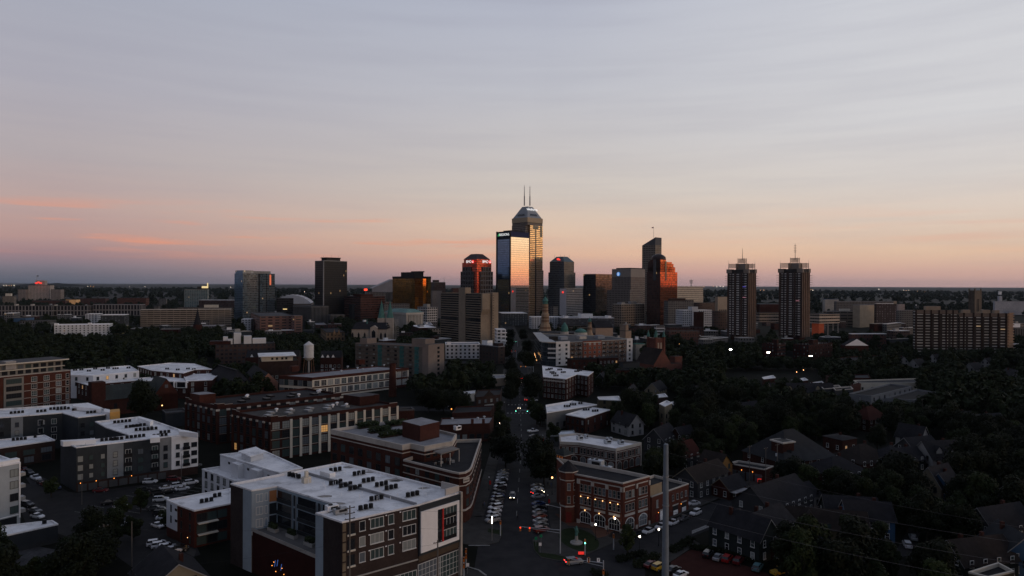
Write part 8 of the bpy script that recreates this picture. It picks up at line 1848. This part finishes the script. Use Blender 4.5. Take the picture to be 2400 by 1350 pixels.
for i, k in enumerate(rc):
 if not k: continue
 y = 193 + i * 3.85; x, h = street(y); p = proj((x + h - 2.9, y,0)); cl_, kd = k.rsplit(' ',1); car(p[0], p[1],28 + random.uniform(-3,3), cl_, kd, f'{cl_} {kd} angled to the kerb by the corner hall, {NTH[i]} from the corner', 'cars angled along the corner hall kerb', 'TH' if i == 9 else '')
for i,(px, py, k) in enumerate(((1256,1048, 'dark red suv'),(1255,1038, 'white sedan'),(1253,1031, 'silver sedan'),(1251,1025, 'grey sedan'),(1249,1013, 'white pickup'))):
 cl_, kd = k.rsplit(' ',1); car(px, py,28, cl_, kd, f'{cl_} {kd} parked opposite the stone corniced block, {NTH[i]} along', 'cars near the stone corniced block')
for px, py, hd, cl_, kd, on, lab in ((1201,1168,-92, 'grey', 'suv', 'H', 'dark car driving towards the plaza with both headlights shining'),(1217,958,-92, 'silver', 'sedan', 'H', 'silver car waiting under the far green signals'),(1232,939,90, 'red', 'sedan', 'T', 'car driving away with red taillights glowing mid street'),(1252,940,10, 'white', 'sedan', '', 'white sedan turning broadside beyond the far green signals'),(1221,898,-92, 'grey', 'suv', 'H', 'car with headlights between the dark street trees'),(1222,889,90, 'grey', 'suv', 'T', 'car with tail lamps ahead in the dim street'),(1213,876,20, 'white', 'sedan', 'T', 'white car turning at the far cross street'),(1203,876,0, 'grey', 'sedan', 'H', 'grey car waiting beside the far turning white car'),(1199,868,0, 'blue', 'sedan', '', 'blue car at the kerb of the far cross street'),
 (1345,1322,15, 'silver', 'suv', 'T', 'car turning behind the low signal arm with amber lights')): car(px, py, hd, cl_, kd, lab, 'cars on the road', on)
for i,(px, py, cl_, kd) in enumerate(((1488,1259, 'black', 'suv'),(1519,1249, 'white', 'sedan'),(1549,1238, 'white', 'sedan'),(1577,1229, 'white', 'sedan'),(1602,1219, 'grey', 'sedan'),(1630,1207, 'white', 'suv'))): car(px, py,224, cl_, kd, f'{cl_} {kd} parked along the brick annex, {NTH[i]} from the corner plaza', 'cars parked along the brick annex')
car(1625,1184,200, 'white', 'sedan', 'white sedan nosed in at the end of the brick annex'); car(1752,1162,240, 'teal', 'suv', 'pale teal car parked near the small red gabled house'); car(1624,1155,200, 'black', 'sedan', 'black car behind the brick annex yard')
for i,(px, py, hd, cl_, kd, lab) in enumerate(((1596,1352,40, 'white', 'sedan', 'white sedan nosed into the red car park beside the steel pole'),(1578,1340,40, 'black', 'sedan', 'black sedan half behind the steel pole'),(1546,1334,40, 'yellow', 'suv', 'yellow car by the hedge left of the steel pole'),(1526,1328,40, 'dark red', 'sedan', 'dark red sedan beside the yellow car'),(1660,1304,55, 'black', 'suv', 'black car first in the back row of the red car park'),(1683,1311,55, 'silver', 'sedan', 'silver car second in the back row of the red car park'),(1705,1315,55, 'red', 'suv', 'bright red car in the back row of the red car park'),(1731,1320,55, 'dark red', 'suv', 'maroon car in the back row of the red car park'),(1776,1336,55, 'teal', 'suv', 'greenish car last in the back row of the red car park'),(1828,1345,30, 'yellow', 'pickup', 'yellow truck under trees at the end of the red car park'),(2126,1282,70, 'white', 'suv', 'white car parked on the alley among the dark trees'),(2140,1264,70, 'silver', 'sedan', 'silver car further up the dark alley'),(2265,1070,10, 'white', 'sedan', 'lone white car in front of the dense trees by the white dormered house'),(1862,1249,30, 'white', 'suv', 'pale van beside the olive tan cottage'))): car(px, py, hd, cl_, kd, lab)
LC = ((57,1104,-35, 'dark red', 'sedan'),(69,1112,-35, 'black', 'suv'),(84,1124,-35, 'white', 'pickup'),(95,1134,-35, 'black', 'sedan'),(104,1138,-35, 'dark red', 'sedan'),(117,1143,-35, 'white', 'sedan'),(131,1146,-35, 'blue', 'suv'),(352,1133,10, 'white', 'suv'),(408,1127,10, 'dark red', 'suv'),(390,1147,35, 'white', 'sedan'),(418,1142,35, 'white', 'suv'),(427,1149,35, 'white', 'sedan'),(448,1135,35, 'white', 'suv'),(371,1159,35, 'black', 'suv'),(395,1156,35, 'black', 'sedan'),(337,1153,35, 'black', 'suv'),(236,1153,10, 'dark red', 'sedan'),(256,1182,30, 'black', 'sedan'),(284,1191,35, 'white', 'sedan'),(377,1175,15, 'white', 'suv'),(365,1195,15, 'grey', 'sedan'),(382,1200,15, 'grey', 'sedan'),(378,1208,15, 'black', 'suv'),(385,1217,15, 'white', 'sedan'),(370,1236,-30, 'white', 'sedan'),(388,1232,-30, 'white', 'sedan'),(270,1209,-20, 'black', 'sedan'),(277,1221,-20, 'white', 'sedan'),(292,1227,-20, 'black', 'suv'),(303,1238,-20, 'white', 'suv'),(82,1201,-20, 'grey', 'sedan'),(88,1214,-20, 'white', 'sedan'),(64,1187,-20, 'black', 'suv'),(458,1094,20, 'grey', 'sedan'))
relq = []
for px, py, hd, cl_, kd in LC: o = car(px, py, hd, cl_, kd, None, 'cars in the car park'); relq.append((o, *G(px, py), f'{cl_}'))
LAND2 = LAND; relate([q for q in relq], 'car')
for i,(px, py, cl_) in enumerate(((366,1279, 'white'),(377,1284, 'white'),(392,1289, 'white'),(404,1296, 'white'),(420,1292, 'black'))): car(px, py,25, cl_, 'suv', f'{cl_} hatchback in the huddle beside the small red block, {NTH[i]} from the aisle', 'cars beside the small red block')
rl = []
for i in range(14):
 y = 640 + i * 9; x, h = street(y); p = proj((x - h + 2.6, y,0)); o = car(p[0], p[1],205, random.choice(['white', 'black', 'grey', 'silver', 'blue']), 'sedan', f'small dim parked car at the far kerb, {NTH[i]} below the white balcony flats', 'cars by the white balcony flats', parts=False)
for i in range(12): c_ = (78 + (i % 6) * 5,480 + (i // 6) * 14); p = proj((*c_,0)); car(p[0], p[1],60, random.choice(['white', 'black', 'grey', 'silver']), 'sedan', f'tiny parked car, {NTH[i]} in the lamp lit car park below the green spired church', 'cars in the lamp lit car park', parts=False)
# --- lamps, signals, poles, wires
LN, GL_BALL = {}, {}
def lamp(px, py, h, lit, label, banner=False, bright=LAMPW, r=.2, group='street lamps'):
 x, y = G(px, py); o = thing('street_lamp', label, 'street lamp',(x, y,0), group)
 key = (h, bool(lit), banner, bright.name, r)
 if key not in LN:
  m = MB(); m.lathe((0,0,0), [(.17,0),(.15,.5),(.07,.6),(.06, h)],8); g = MB(); g.ball((0,0, h + r * .9), r,8,6,0,1.15); b_ = MB(); b_.box((.42,0, h * .62),(.6,.04,1.3))
  LN[key] = (m.mesh('post', [BLACK]), g.mesh('globe', [bright if lit else pbr('globe_unlit',(.5,.5,.5),.4, var=0)]), b_.mesh('banner', [pbr('red_banner',(.45,.02,.02),.7, var=0)]))
 link('post', LN[key][0], o); link('globe', LN[key][1], o)
 if banner: link('banner', LN[key][2], o)
for px, py, lab in ((1396,1267, 'lit globe lamp on the brick forecourt beside the oval lawn'),(1441,1252, 'lit globe lamp in front of the third stone arch'),(1499,1297, 'lit globe lamp at the hedge by the small conifer'),(1544,1279, 'lit globe lamp just left of the steel pole')): lamp(px, py,4.2,1, lab, bright=LAMPC, r=.24)
for i,(px, py, b_) in enumerate(((1146,1150,1),(1284,1195,1),(1276,1060,0),(1276,1088,1),(1272,1045,1),(1164,1062,1),(1190,1022,1),(1294,1000,1),(1268,968,1),(1182,962,0),(1186,940,0))): lamp(px, py,4.4,0, 'unlit globe lamp ' + ('with red banner ' if b_ else '') + ('at the plaza end of the wedge block kerb', 'beside the octagonal turret', 'next to the short kiosk tower', 'between kiosk tower and turret', 'behind the row near the stone corniced block', 'under the street trees by the wedge block', 'near the slim glowing columns', 'before the grey stucco shop', 'by the far green signal arm', 'beside the dark flat roofed shop', 'near the brown store with the gable')[i], b_)
for px, py, lab in ((1294,1160, 'small lit lamp at the kerb by the turret'),(1271,1000, 'small bright lamp under a tree across from the grey stucco shop'),(1563,880, 'amber lamp standing beside the green spired church'),(1646,858, 'tall amber lamp above the wooded car park'),(1647,876, 'lower amber lamp at the edge of the wooded car park'),(1606,865, 'dim lamp left of the amber pair'),(1783,830, 'amber lamp beside the shorter dark red brick block'),(1883,885, 'white lamp beside the second white roofed store'),(1867,890, 'white lamp in front of the second white roofed store'),(2382 - 300,884, 'small white lamp above the long low school wing'),(1653,822, 'amber lamp under the first ribbed twin tower'),(1592,818, 'tiny amber lamp behind the green spired church'),(1955,812, 'tiny lamp beside the longer dark red brick block'),(1972,815, 'second tiny lamp by the far low school'),(678,800, 'amber lamp at the foot of the pink brown office'),(771,830, 'orange lamp beyond the water tower'),(380,976, 'small lamp on the lane below the rear brick works'),(1058,985, 'tall thin orange lamp behind the long grey roofed shop row')): lamp(px, py,5.5,1, lab, bright=LAMPO if 'orange' in lab else LAMPW, r=.3)
def light_col(px, py, h, label):
 x, y = G(px, py); o = thing('light_column', label, 'street lamp',(x, y,0)); m = MB(); m.tube((0,0,0),(0,0, h),.08,.07,8); link('post', m.mesh('post', [METAL]), o); m = MB(); m.tube((0,0, h),(0,0, h + 1.9),.14,.14,8); link('light_tube', m.mesh('light_tube', [pbr('tube_light',(1,1,1), var=0, emis=(1,.8,.62), es=5)]), o)
light_col(1153,1268,4.8, 'slim column with a glowing white tube top on the plaza corner'); light_col(1169,1034,4.6, 'slim column with glowing tube beside the street trees'); light_col(1171,1024,4.8, 'smaller slim glowing column behind the other among trees')
for px, py, H, lab in ((1712,872,14, 'blazing white floodlight over the wooded car park'),(1800,870,12, 'blazing floodlight in front of the shorter dark red brick block'),(1900,884,14, 'blazing floodlight in front of the longer dark red brick block')):
 x, y = XY(px,600); zt = AT(px, {1712: 819,1800: 826,1900: 834}[px],600).z; o = thing('floodlight', lab, 'floodlight',(x, y,0), 'floodlights'); m = MB(); m.tube((0,0,0),(0,0, zt),.15,.1,6); link('pole', m.mesh('pole', [METAL]), o)
 for s_ in (-.8,.8): m = MB(); m.box((s_ * .8,-.2, zt),(.9,.4,.5)); link('lamp_head', m.mesh('lamp_head', [LAMPF]), o)
def pole(px, pt, pb, D, label, r=.17, arms=2, tr=False, mat=None):
 a, b_ = AT(px, pt, D), AT(px, pb, D); o = thing('utility_pole', label, 'utility pole',(a.x, D,0), 'utility poles'); m = MB(); m.tube((0,0,0),(0,0, a.z), r, r * .7,8); link('shaft', m.mesh('shaft', [mat or pbr('weathered_wood',(.13,.115,.1),.9)]), o)
 for i in range(arms):
  m = MB(); m.box((0,0, a.z - .5 - i * 1.1),(2.2,.12,.14), R(35)); m2 = link('crossarm', m.mesh('crossarm', [BARK]), o)
  for s_ in (-.9,0,.9): m = MB(); m.lathe((s_ * math.cos(R(35)), s_ * math.sin(R(35)), a.z - .43 - i * 1.1), [(.07,0),(.1,.1),(.04,.25)],6); link('insulator', m.mesh('insulator', [METAL]), m2)
 if tr: m = MB(); m.lathe((-.45,-.2, a.z - 4.4), [(.3,0),(.32,.9),(.1,1)],10); link('transformer', m.mesh('transformer', [GALV]), o)
 return a
for a in ((243,1229,1330,168, 'weathered pole with a grey transformer left of the parked white cars',.2,1, True),(309,1222,1340,168, 'bare weathered pole beside the row of white cars',.16,0),(820,1185,1360,138, 'dark wooden pole with crossarms in front of the brown street front',.2,3),(1026,1266,1380,150, 'grey pole in front of the white framed corner bay',.2,1),(1822,1040,1128,245, 'pale pole with lamp bracket before the huge hipped roof',.22,1, True),(1757,1044,1140,240, 'thin dark pole by the lamp lit garage',.12,1),(1795,1048,1140,240, 'second thin dark pole by the lamp lit garage',.12,1),(1587,885,945,450, 'pole with transformer cans above the tall cream block',.2,2, True),(1091,878,915,430, 'thin pole left of the gabled store',.14,1),(2162,935,980,360, 'thin pole right of the lower pale school block',.14,1),(2218,1292,1345,170, 'thin pole by the alley in the lower trees',.12,1),(192,1112,1165,215, 'slim dark lamp pole at the charcoal garages',.09,0),(425,1063,1130,235, 'slim dark lamp pole at the white end of the charcoal house',.09,0),(340,1153,1195,215, 'slim pale lamp pole in the car park',.09,0)): pole(*a)
D = 125; a, b_ = AT(1561,1042, D), AT(1561,1350, D); o = thing('steel_pole', 'tall tapered galvanised steel pole rising in front of the brick annex', 'pole',(a.x, D,0)); m = MB(); m.lathe((0,0,0), [(.86,0),(.64, b_.z),(.43, a.z),(.36, a.z + .12),(0, a.z + .15)],20); link('shaft', m.mesh('shaft', [pbr('dull_steel',(.17,.2,.23),.6,.2, var=.12, scale=.8)], smooth=True), o)
for py in (1118,1186):
 q = AT(1561, py, D); m = MB(); t = .43 + (a.z - q.z) / a.z * .43; m.lathe((0,0, q.z), [(t + .01,0),(t + .06,.02),(t + .06,.2),(t + .01,.22)],20); link('collar', m.mesh('collar', [METAL]), o)
for i,(py, pe) in enumerate(((1060,1240),(1112,1276),(1150,1326),(1195,1378))):
 p, q = AT(1561, py, D), AT(2420, pe,112); m = MB()
 pts = [p.lerp(q, t / 14) - Vector((0,0,.9 * 4 * (t / 14) * (1 - t / 14))) for t in range(15)]
 for s, e in zip(pts, pts[1:]): m.tube(s, e,.028 if i != 0 else .018, None,5, cap=False)
 tag(m.build('power_line', pbr('wire',(.09,.09,.1),.5,.4, var=0)), f'long wire strung from the steel pole over the houses, {("topmost", "second from top", "third from top", "lowest")[i]}', 'wire', 'wires from the steel pole')
for i,(p, q) in enumerate((((820,1195,138),(1400,1192,165)),((820,1232,138),(1313,1240,178)),((820,1285,138),(1026,1275,150)),((243,1238,168),(820,1240,138)),((380,1330,150),(820,1270,138)))):
 p, q = AT(*p), AT(*q); m = MB(); pts = [p.lerp(q, t / 10) - Vector((0,0,.5 * 4 * (t / 10) * (1 - t / 10))) for t in range(11)]
 for s, e in zip(pts, pts[1:]): m.tube(s, e,.016, None,4, cap=False)
 tag(m.build('power_line', BLACK), 'thin dark wire across the big white roof, ' + ('top run to the corner hall', 'run to the tall signal pole', 'short run to the grey pole', 'run to the transformer pole', 'run low over the red brick deck wall')[i], 'wire')
SHELL = pbr('signal_orange',(.42,.13,.03),.5, var=0)
def signal(o, x, y, z, c, face=-1, lit=True):
 m = MB(); m.box((x, y, z),(.42,.3,1.15)); h = link('signal_head', m.mesh('signal_head', [SHELL]), o); m = MB(); m.ball((x, y + face * .2, z + (.38 if c != 'g' else -.38)),.17,8,5); link('lens', m.mesh('lens', [{'r': LAMPR, 'g': LAMPG, 'a': LAMPO, 'k': BLACK}[c]]), h)
def mast_arm(px, py, H, L_, ang, heads, label):
 x, y = G(px, py); o = thing('traffic_signal', label, 'traffic light',(x, y,0), 'traffic signals'); m = MB(); m.tube((0,0,0),(0,0, H + .6),.16,.12,8); link('post', m.mesh('post', [GALV]), o)
 d = Vector((math.cos(R(ang)), math.sin(R(ang)),0))
 if L_:
  m = MB(); m.tube((0,0, H), d * L_ + Vector((0,0, H + .35)),.09,.06,6); link('arm', m.mesh('arm', [GALV]), o); m = MB(); m.tube((0,0, H - .8), d * L_ * .9 + Vector((0,0, H + .2)),.05,.04,6); link('brace', m.mesh('brace', [GALV]), o)
 for t, c, dz in heads: q = d * (L_ * t); signal(o, q.x, q.y - .12, H + dz, c)
 return o
o = mast_arm(1313,1298,6.2,10.6,172,((.99, 'r',-.2),(.76, 'r',-.2)), 'signal arm with two red lights reaching over the street from the tall pole')
m = MB(); m.tube((0,0,6),(0,0,12.2),.12,.1,8); link('upper_post', m.mesh('upper_post', [GALV]), o); m = MB(); m.tube((0,0,12),(-3.3,.8,12.5),.05,.04,6); m.box((-3.4,.8,12.5),(.8,.3,.12)); link('lamp_bracket', m.mesh('lamp_bracket', [GALV]), o)
o = mast_arm(1414,1374,5.4,8.2,168,((.99, 'k',-.3),(.42, 'k',.5),(.0, 'k',-2)), 'pale signal arm with orange housings and arrow signs at the bottom crossing')
for x in (-3.4,-1.1): m = MB(); m.box((x,.5,5.9),(.7,.06,.9)); m.box((x,.46,5.9),(.12,.05,.5),0,1); m.box((x + .1,.46,6.15),(.3,.05,.12),0,1); link('arrow_sign', m.mesh('arrow_sign', [WHITE, BLACK]), o)
mast_arm(1371,1301,3.6,0,0,((0, 'g',0),), 'short signal post showing green at the plaza tip'); mast_arm(1438,1288,3.6,0,0,((0, 'k',0),), 'orange signal post on the kerb beside the forecourt'); mast_arm(1087,1352,4.2,0,0,((0, 'k',0),(0, 'k',-1.5)), 'stacked orange signal post at the white framed corner'); mast_arm(1092,1330,4.2,0,0,((0, 'k',0),(0, 'k',-1.4)), 'orange signal post further along the corner kerb'); mast_arm(1173,1256,3.8,0,0,((0, 'k',0),), 'orange signal post on the small planted island')
mast_arm(1264,990,6,12.2,176,((.98, 'g',0),(.5, 'g',0)), 'far signal arm with two green lights over the street'); mast_arm(1250,878,6,10,178,((.98, 'a',0),(.6, 'a',0)), 'distant signal arm with two amber lights by the prow apartments'); mast_arm(1210,838,6,5,178,((.9, 'r',0),(.2, 'r',0)), 'distant signal arm with red lights far down the street'); mast_arm(1213,812,6,5,178,((.9, 'g',0),(.4, 'g',0)), 'farthest signal arm with green lights far down the street')
for px, py, c_, lab in ((1266,1296, 'w', 'white sign on a post among the planted tip'),(1256,1282, 'g', 'green sign post on the planted tip'),(1268,1276, 'g', 'green street sign by the kerb car end'),(1096,1346, 'w', 'small white sign at the white framed corner')):
 x, y = G(px, py); o = thing('sign_post', lab, 'sign',(x, y,0)); m = MB(); m.tube((0,0,0),(0,0,2.6),.04,.04,6); link('post', m.mesh('post', [METAL]), o); m = MB(); m.box((0,-.05,2.3),(.7,.04,.8)); link('panel', m.mesh('panel', [WHITE if c_ == 'w' else pbr('sign_panel_green',(.02,.2,.1),.5, var=0)]), o)
x, y = G(1362,1303); o = thing('red_light_board', 'low bright red lit board at the kerb tip of the plaza', 'sign',(x, y,0)); m = MB(); m.box((0,0,.75),(1.5,.12,.7)); link('panel', m.mesh('panel', [pbr('red_board',(.8,.05,.04), var=0, emis=(1,.04,.03), es=.6)]), o); m = MB(); m.box((0,.1,.4),(1.7,.12,.8)); link('frame', m.mesh('frame', [BLACK]), o)
x, y = G(1780,1134); o = thing('red_light_board', 'glowing red board at the corner of the lamp lit garage', 'sign',(x, y,0)); m = MB(); m.box((0,0,1.2),(1.3,.12,1.2)); link('panel', m.mesh('panel', [MATS['red_board']]), o); m = MB(); m.box((0,.1,.6),(.2,.12,1.2)); link('post', m.mesh('post', [BLACK]), o)
x, y = G(1351,1274); o = thing('sculpture', 'green bronze firefighter like sculpture on a round pale plinth in the oval lawn', 'sculpture',(x, y,.15)); m = MB(); m.lathe((0,0,0), [(1.7,0),(1.7,.3),(1.1,.35),(1.05,.6),(.45,.7),(.4,2.0),(.01,2.0)],16); link('plinth', m.mesh('plinth', [CONC]), o); m = MB(); m.lathe((0,0,1.95), [(.3,0),(.42,.6),(.3,1.1),(.5,1.6),(.34,2.1),(.2,2.25),(.26,2.5),(.02,2.75)],10); m.tube((-.3,0,3.6),(-.75,-.2,4.3),.13,.09,6); m.tube((.3,0,3.6),(.6,-.2,2.9),.13,.09,6); link('figure', m.mesh('figure', [COPPER]), o)
o = thing('festoon', 'string of warm bulbs along the street side of the prow apartments', 'string lights',(22,610,0)); m = MB(); m.tube((0,-12,3.4),(0,60,3.4),.05,.05,4); link('cable', m.mesh('cable', [BLACK]), o); bm_ = MB(); bm_.ball((0,0,0),.24,6,4); bm_ = bm_.mesh('bulb', [LAMPW])
for i in range(14): link('bulb', bm_, o,(0,-10 + i * 5,3.3))
o = thing('lit_mural', 'little cluster of blue strips and bulbs on the deep red deck wall', 'decoration',(0,0,0)); p0, p1 = Vector(G(590,1244,10.2)), Vector(G(738,1305,10.2)); u_ = (p1 - p0).normalized(); n_ = Vector((u_.y,-u_.x))
for i,(t, z, c_) in enumerate(((.40,4.9, 'b'),(.44,5.3, 'b'),(.50,4.7, 'b'),(.36,4.2, 'o'),(.42,3.2, 'o'),(.52,4.6, 'o'),(.55,3.4, 'o'),(.39,5.2, 'o'))):
 q = p0.lerp(p1, t) + n_ * .25; m = MB()
 if c_ == 'b': m.tube((*q, z - .7),(*(q + u_ * .35), z + .8),.09,.09,6); link('strip', m.mesh('strip', [pbr('blue_strip',(.05,.1,.3), var=0, emis=(.1,.25,.8), es=.25)]), o)
 else: m.ball((*q, z),.1,6,4); link('bulb', m.mesh('bulb', [LAMPO]), o)
rnl = random.Random(3)
ml = MB(); ml.ball((0,0,0),1.0,6,4); mls = [ml.mesh('lamp', [m_]) for m_ in (LAMPC, LAMPW)]; mp_ = MB(); mp_.tube((0,0,-14),(0,0,-.5),.15,.15,4); mp_ = mp_.mesh('pole', [METAL])
FL = [(9 + i * 6,669) for i in range(5)] + [(206,671),(212,671),(219,672),(304,672),(340,672),(515,690),(530,690),(546,690),(541,673),(686,681),(690,686),(700,684),(708,686),(714,684),(722,686),(2118,680),(2124,681),(2130,681),(2085,693),(2098,693),(1783,680),(1790,680),(1812,684),(1901,679),(1905,680),(1672,671),(1680,672),(1688,671),(1695,672),(1650,672),(2060,678),(2150,683),(2168,684),(1960,686),(2030,686),(1750,690)]
for px, py in FL:
 Y = CAMZ * FPX / max(14, py - hz(px)) * .86; Y = min(Y,6000); p = AT(px, py, Y); o = thing('far_lamp', 'tiny lamp glowing among the far dark woods under the skyline', 'lamp', p, 'far lamps under the skyline'); l = link('lamp', rnl.choice(mls), o); s = Y / 4200; l.scale = (s, s, s); link('pole', mp_, o)
def hedge(pts, w, h, label):
 c0 = G(*pts[len(pts) // 2]); o = thing('hedge', label, 'hedge',(*c0,0)); m = MB(); P = [Vector(G(*p)) for p in pts]; r_ = random.Random(1); N = int(sum((b_ - a).length for a, b_ in zip(P, P[1:])) * 60)
 for i in range(N): k = r_.randrange(len(P) - 1); a = P[k].lerp(P[k + 1], r_.random()); q = Vector((a.x - c0[0] + r_.gauss(0, w * .4), a.y - c0[1] + r_.gauss(0, w * .4), h * r_.random() ** .6)); d = Vector((r_.gauss(0,1), r_.gauss(0,1), r_.gauss(0,1))).normalized() * .22; e = d.orthogonal().normalized() * .2; m.face([q - d - e, q + d - e, q + d + e, q - d + e])
 link('foliage', m.mesh('foliage', [LEAFD]), o)
hedge(((1448,1318),(1480,1306),(1510,1300)),1.5,1.0, 'clipped dark hedge below the small conifer'); hedge(((1490,1332),(1515,1318),(1540,1308)),1.8,1.3, 'bushy dark hedge left of the yellow car'); hedge(((1575,1296),(1600,1280),(1620,1268)),1.5,1.2, 'dark hedge along the red car park beside the steel pole'); hedge(((1620,1286),(1700,1296),(1800,1330)),1.2,1.0, 'long dark hedge behind the red car park'); hedge(((1390,1345),(1420,1352)),1.5,1.0, 'low shrub bed at the foot of the pale signal arm')
o = thing('picket_fence', 'white picket fence along the side street by the near black gabled house', 'fence',(*G(1660,1240),0)); a, b_ = Vector(G(1622,1252)), Vector(G(1682,1228)); c0 = Vector(G(1660,1240)); m = MB(); r_ = math.atan2(b_.y - a.y, b_.x - a.x)
for i in range(46): q = a.lerp(b_, i / 45) - c0; m.box((*q,.55),(.09,.03,1.0), r_)
q = (a + b_) / 2 - c0; m.box((*q,.35),((b_ - a).length,.05,.08), r_); m.box((*q,.8),((b_ - a).length,.05,.08), r_); link('pickets', m.mesh('pickets', [WHITE]), o)
def person(px, py, rz, shirt, label, step=.18):
 x, y = G(px, py); V = [(0,0,.95),(0,0,1.2),(0,0,1.42),(0,0,1.53),(0,.02,1.64),(0,.01,1.75),(.1,0,.9),(.12,-step,.5),(.12,-step * .6,.08),(.12,-step - .12,.05),(-.1,0,.9),(-.12, step,.5),(-.12, step * 1.5,.1),(-.12, step * 1.2 - .1,.05),(.2,0,1.4),(.25, step * .5,1.12),(.25,-.02,.88),(.25,-.05,.78),(-.2,0,1.4),(-.25,-step * .5,1.12),(-.25,-.14,.9),(-.25,-.18,.8)]
 E = [(0,1),(1,2),(2,3),(3,4),(4,5),(0,6),(6,7),(7,8),(8,9),(0,10),(10,11),(11,12),(12,13),(2,14),(14,15),(15,16),(16,17),(2,18),(18,19),(19,20),(20,21)]
 Rr = [.15,.14,.15,.06,.1,.07,.1,.065,.045,.04,.1,.065,.045,.04,.06,.045,.035,.03,.06,.045,.035,.03]
 me = bpy.data.meshes.new('body'); me.from_pydata(V, E, []); o = bpy.data.objects.new('person', me); COL.objects.link(o); md = o.modifiers.new('skin', 'SKIN'); o.modifiers.new('sub', 'SUBSURF').levels = 1; o.modifiers['sub'].render_levels = 1
 for v, r_ in zip(me.skin_vertices[0].data, Rr): v.radius = (r_, r_)
 me.skin_vertices[0].data[0].use_root = True
 me.materials.append(pbr('clothes_' + shirt, {'dark': (.03,.03,.035), 'blue': (.05,.07,.12)}[shirt],.9, var=0)); o.location = (x, y,.15 if (px < 1180 or px > 1260) else .02); o.rotation_euler = (0,0, rz); tag(o, label, 'person', 'people on foot')
 m = MB(); m.ball((0,.02,1.72),.115,8,6,0,.8); link('hair', m.mesh('hair', [BARK]), o); m = MB(); m.ball((0,-.075,1.63),.055,8,6,0,1.5); link('face', m.mesh('face', [pbr('skin',(.4,.24,.17),.6, var=0)]), o)
for px, py, rz, s_, lab in ((1213,1220,0, 'dark', 'person in dark clothes crossing the street alone'),(1132,1192,.6, 'dark', 'person walking on the pavement by the wedge block'),(1135,1189,.6, 'blue', 'second person walking beside the first by the wedge block'),(1284,1141,3, 'dark', 'person on the pavement near the turret'),(1292,1143,3, 'blue', 'person in blue beside another near the turret'),(1424,1253,1, 'dark', 'person standing in dark clothes on the brick forecourt'),(1217,1001,0, 'dark', 'tiny person crossing far up the street')): person(px, py, rz, s_, lab)
# --- evening air
m = MB(); m.box((0,14500,136.5),(64000,30000,275)); o = m.build('haze', [])
hm = bpy.data.materials.new('haze'); hm.use_nodes = True; t = NT(hm.node_tree); t.n.clear(); v = t.new('ShaderNodeVolumePrincipled'); v.inputs['Color'].default_value = (.62,.74,.86,1); v.inputs['Density'].default_value = 1.1e-5; v.inputs['Anisotropy'].default_value = .1
mo = t.new('ShaderNodeOutputMaterial'); t.l.new(v.outputs[0], mo.inputs['Volume']); o.data.materials.append(hm); o['kind'] = 'stuff'; o['label'] = 'thin bluish evening haze over the far woods'; o['category'] = 'haze'
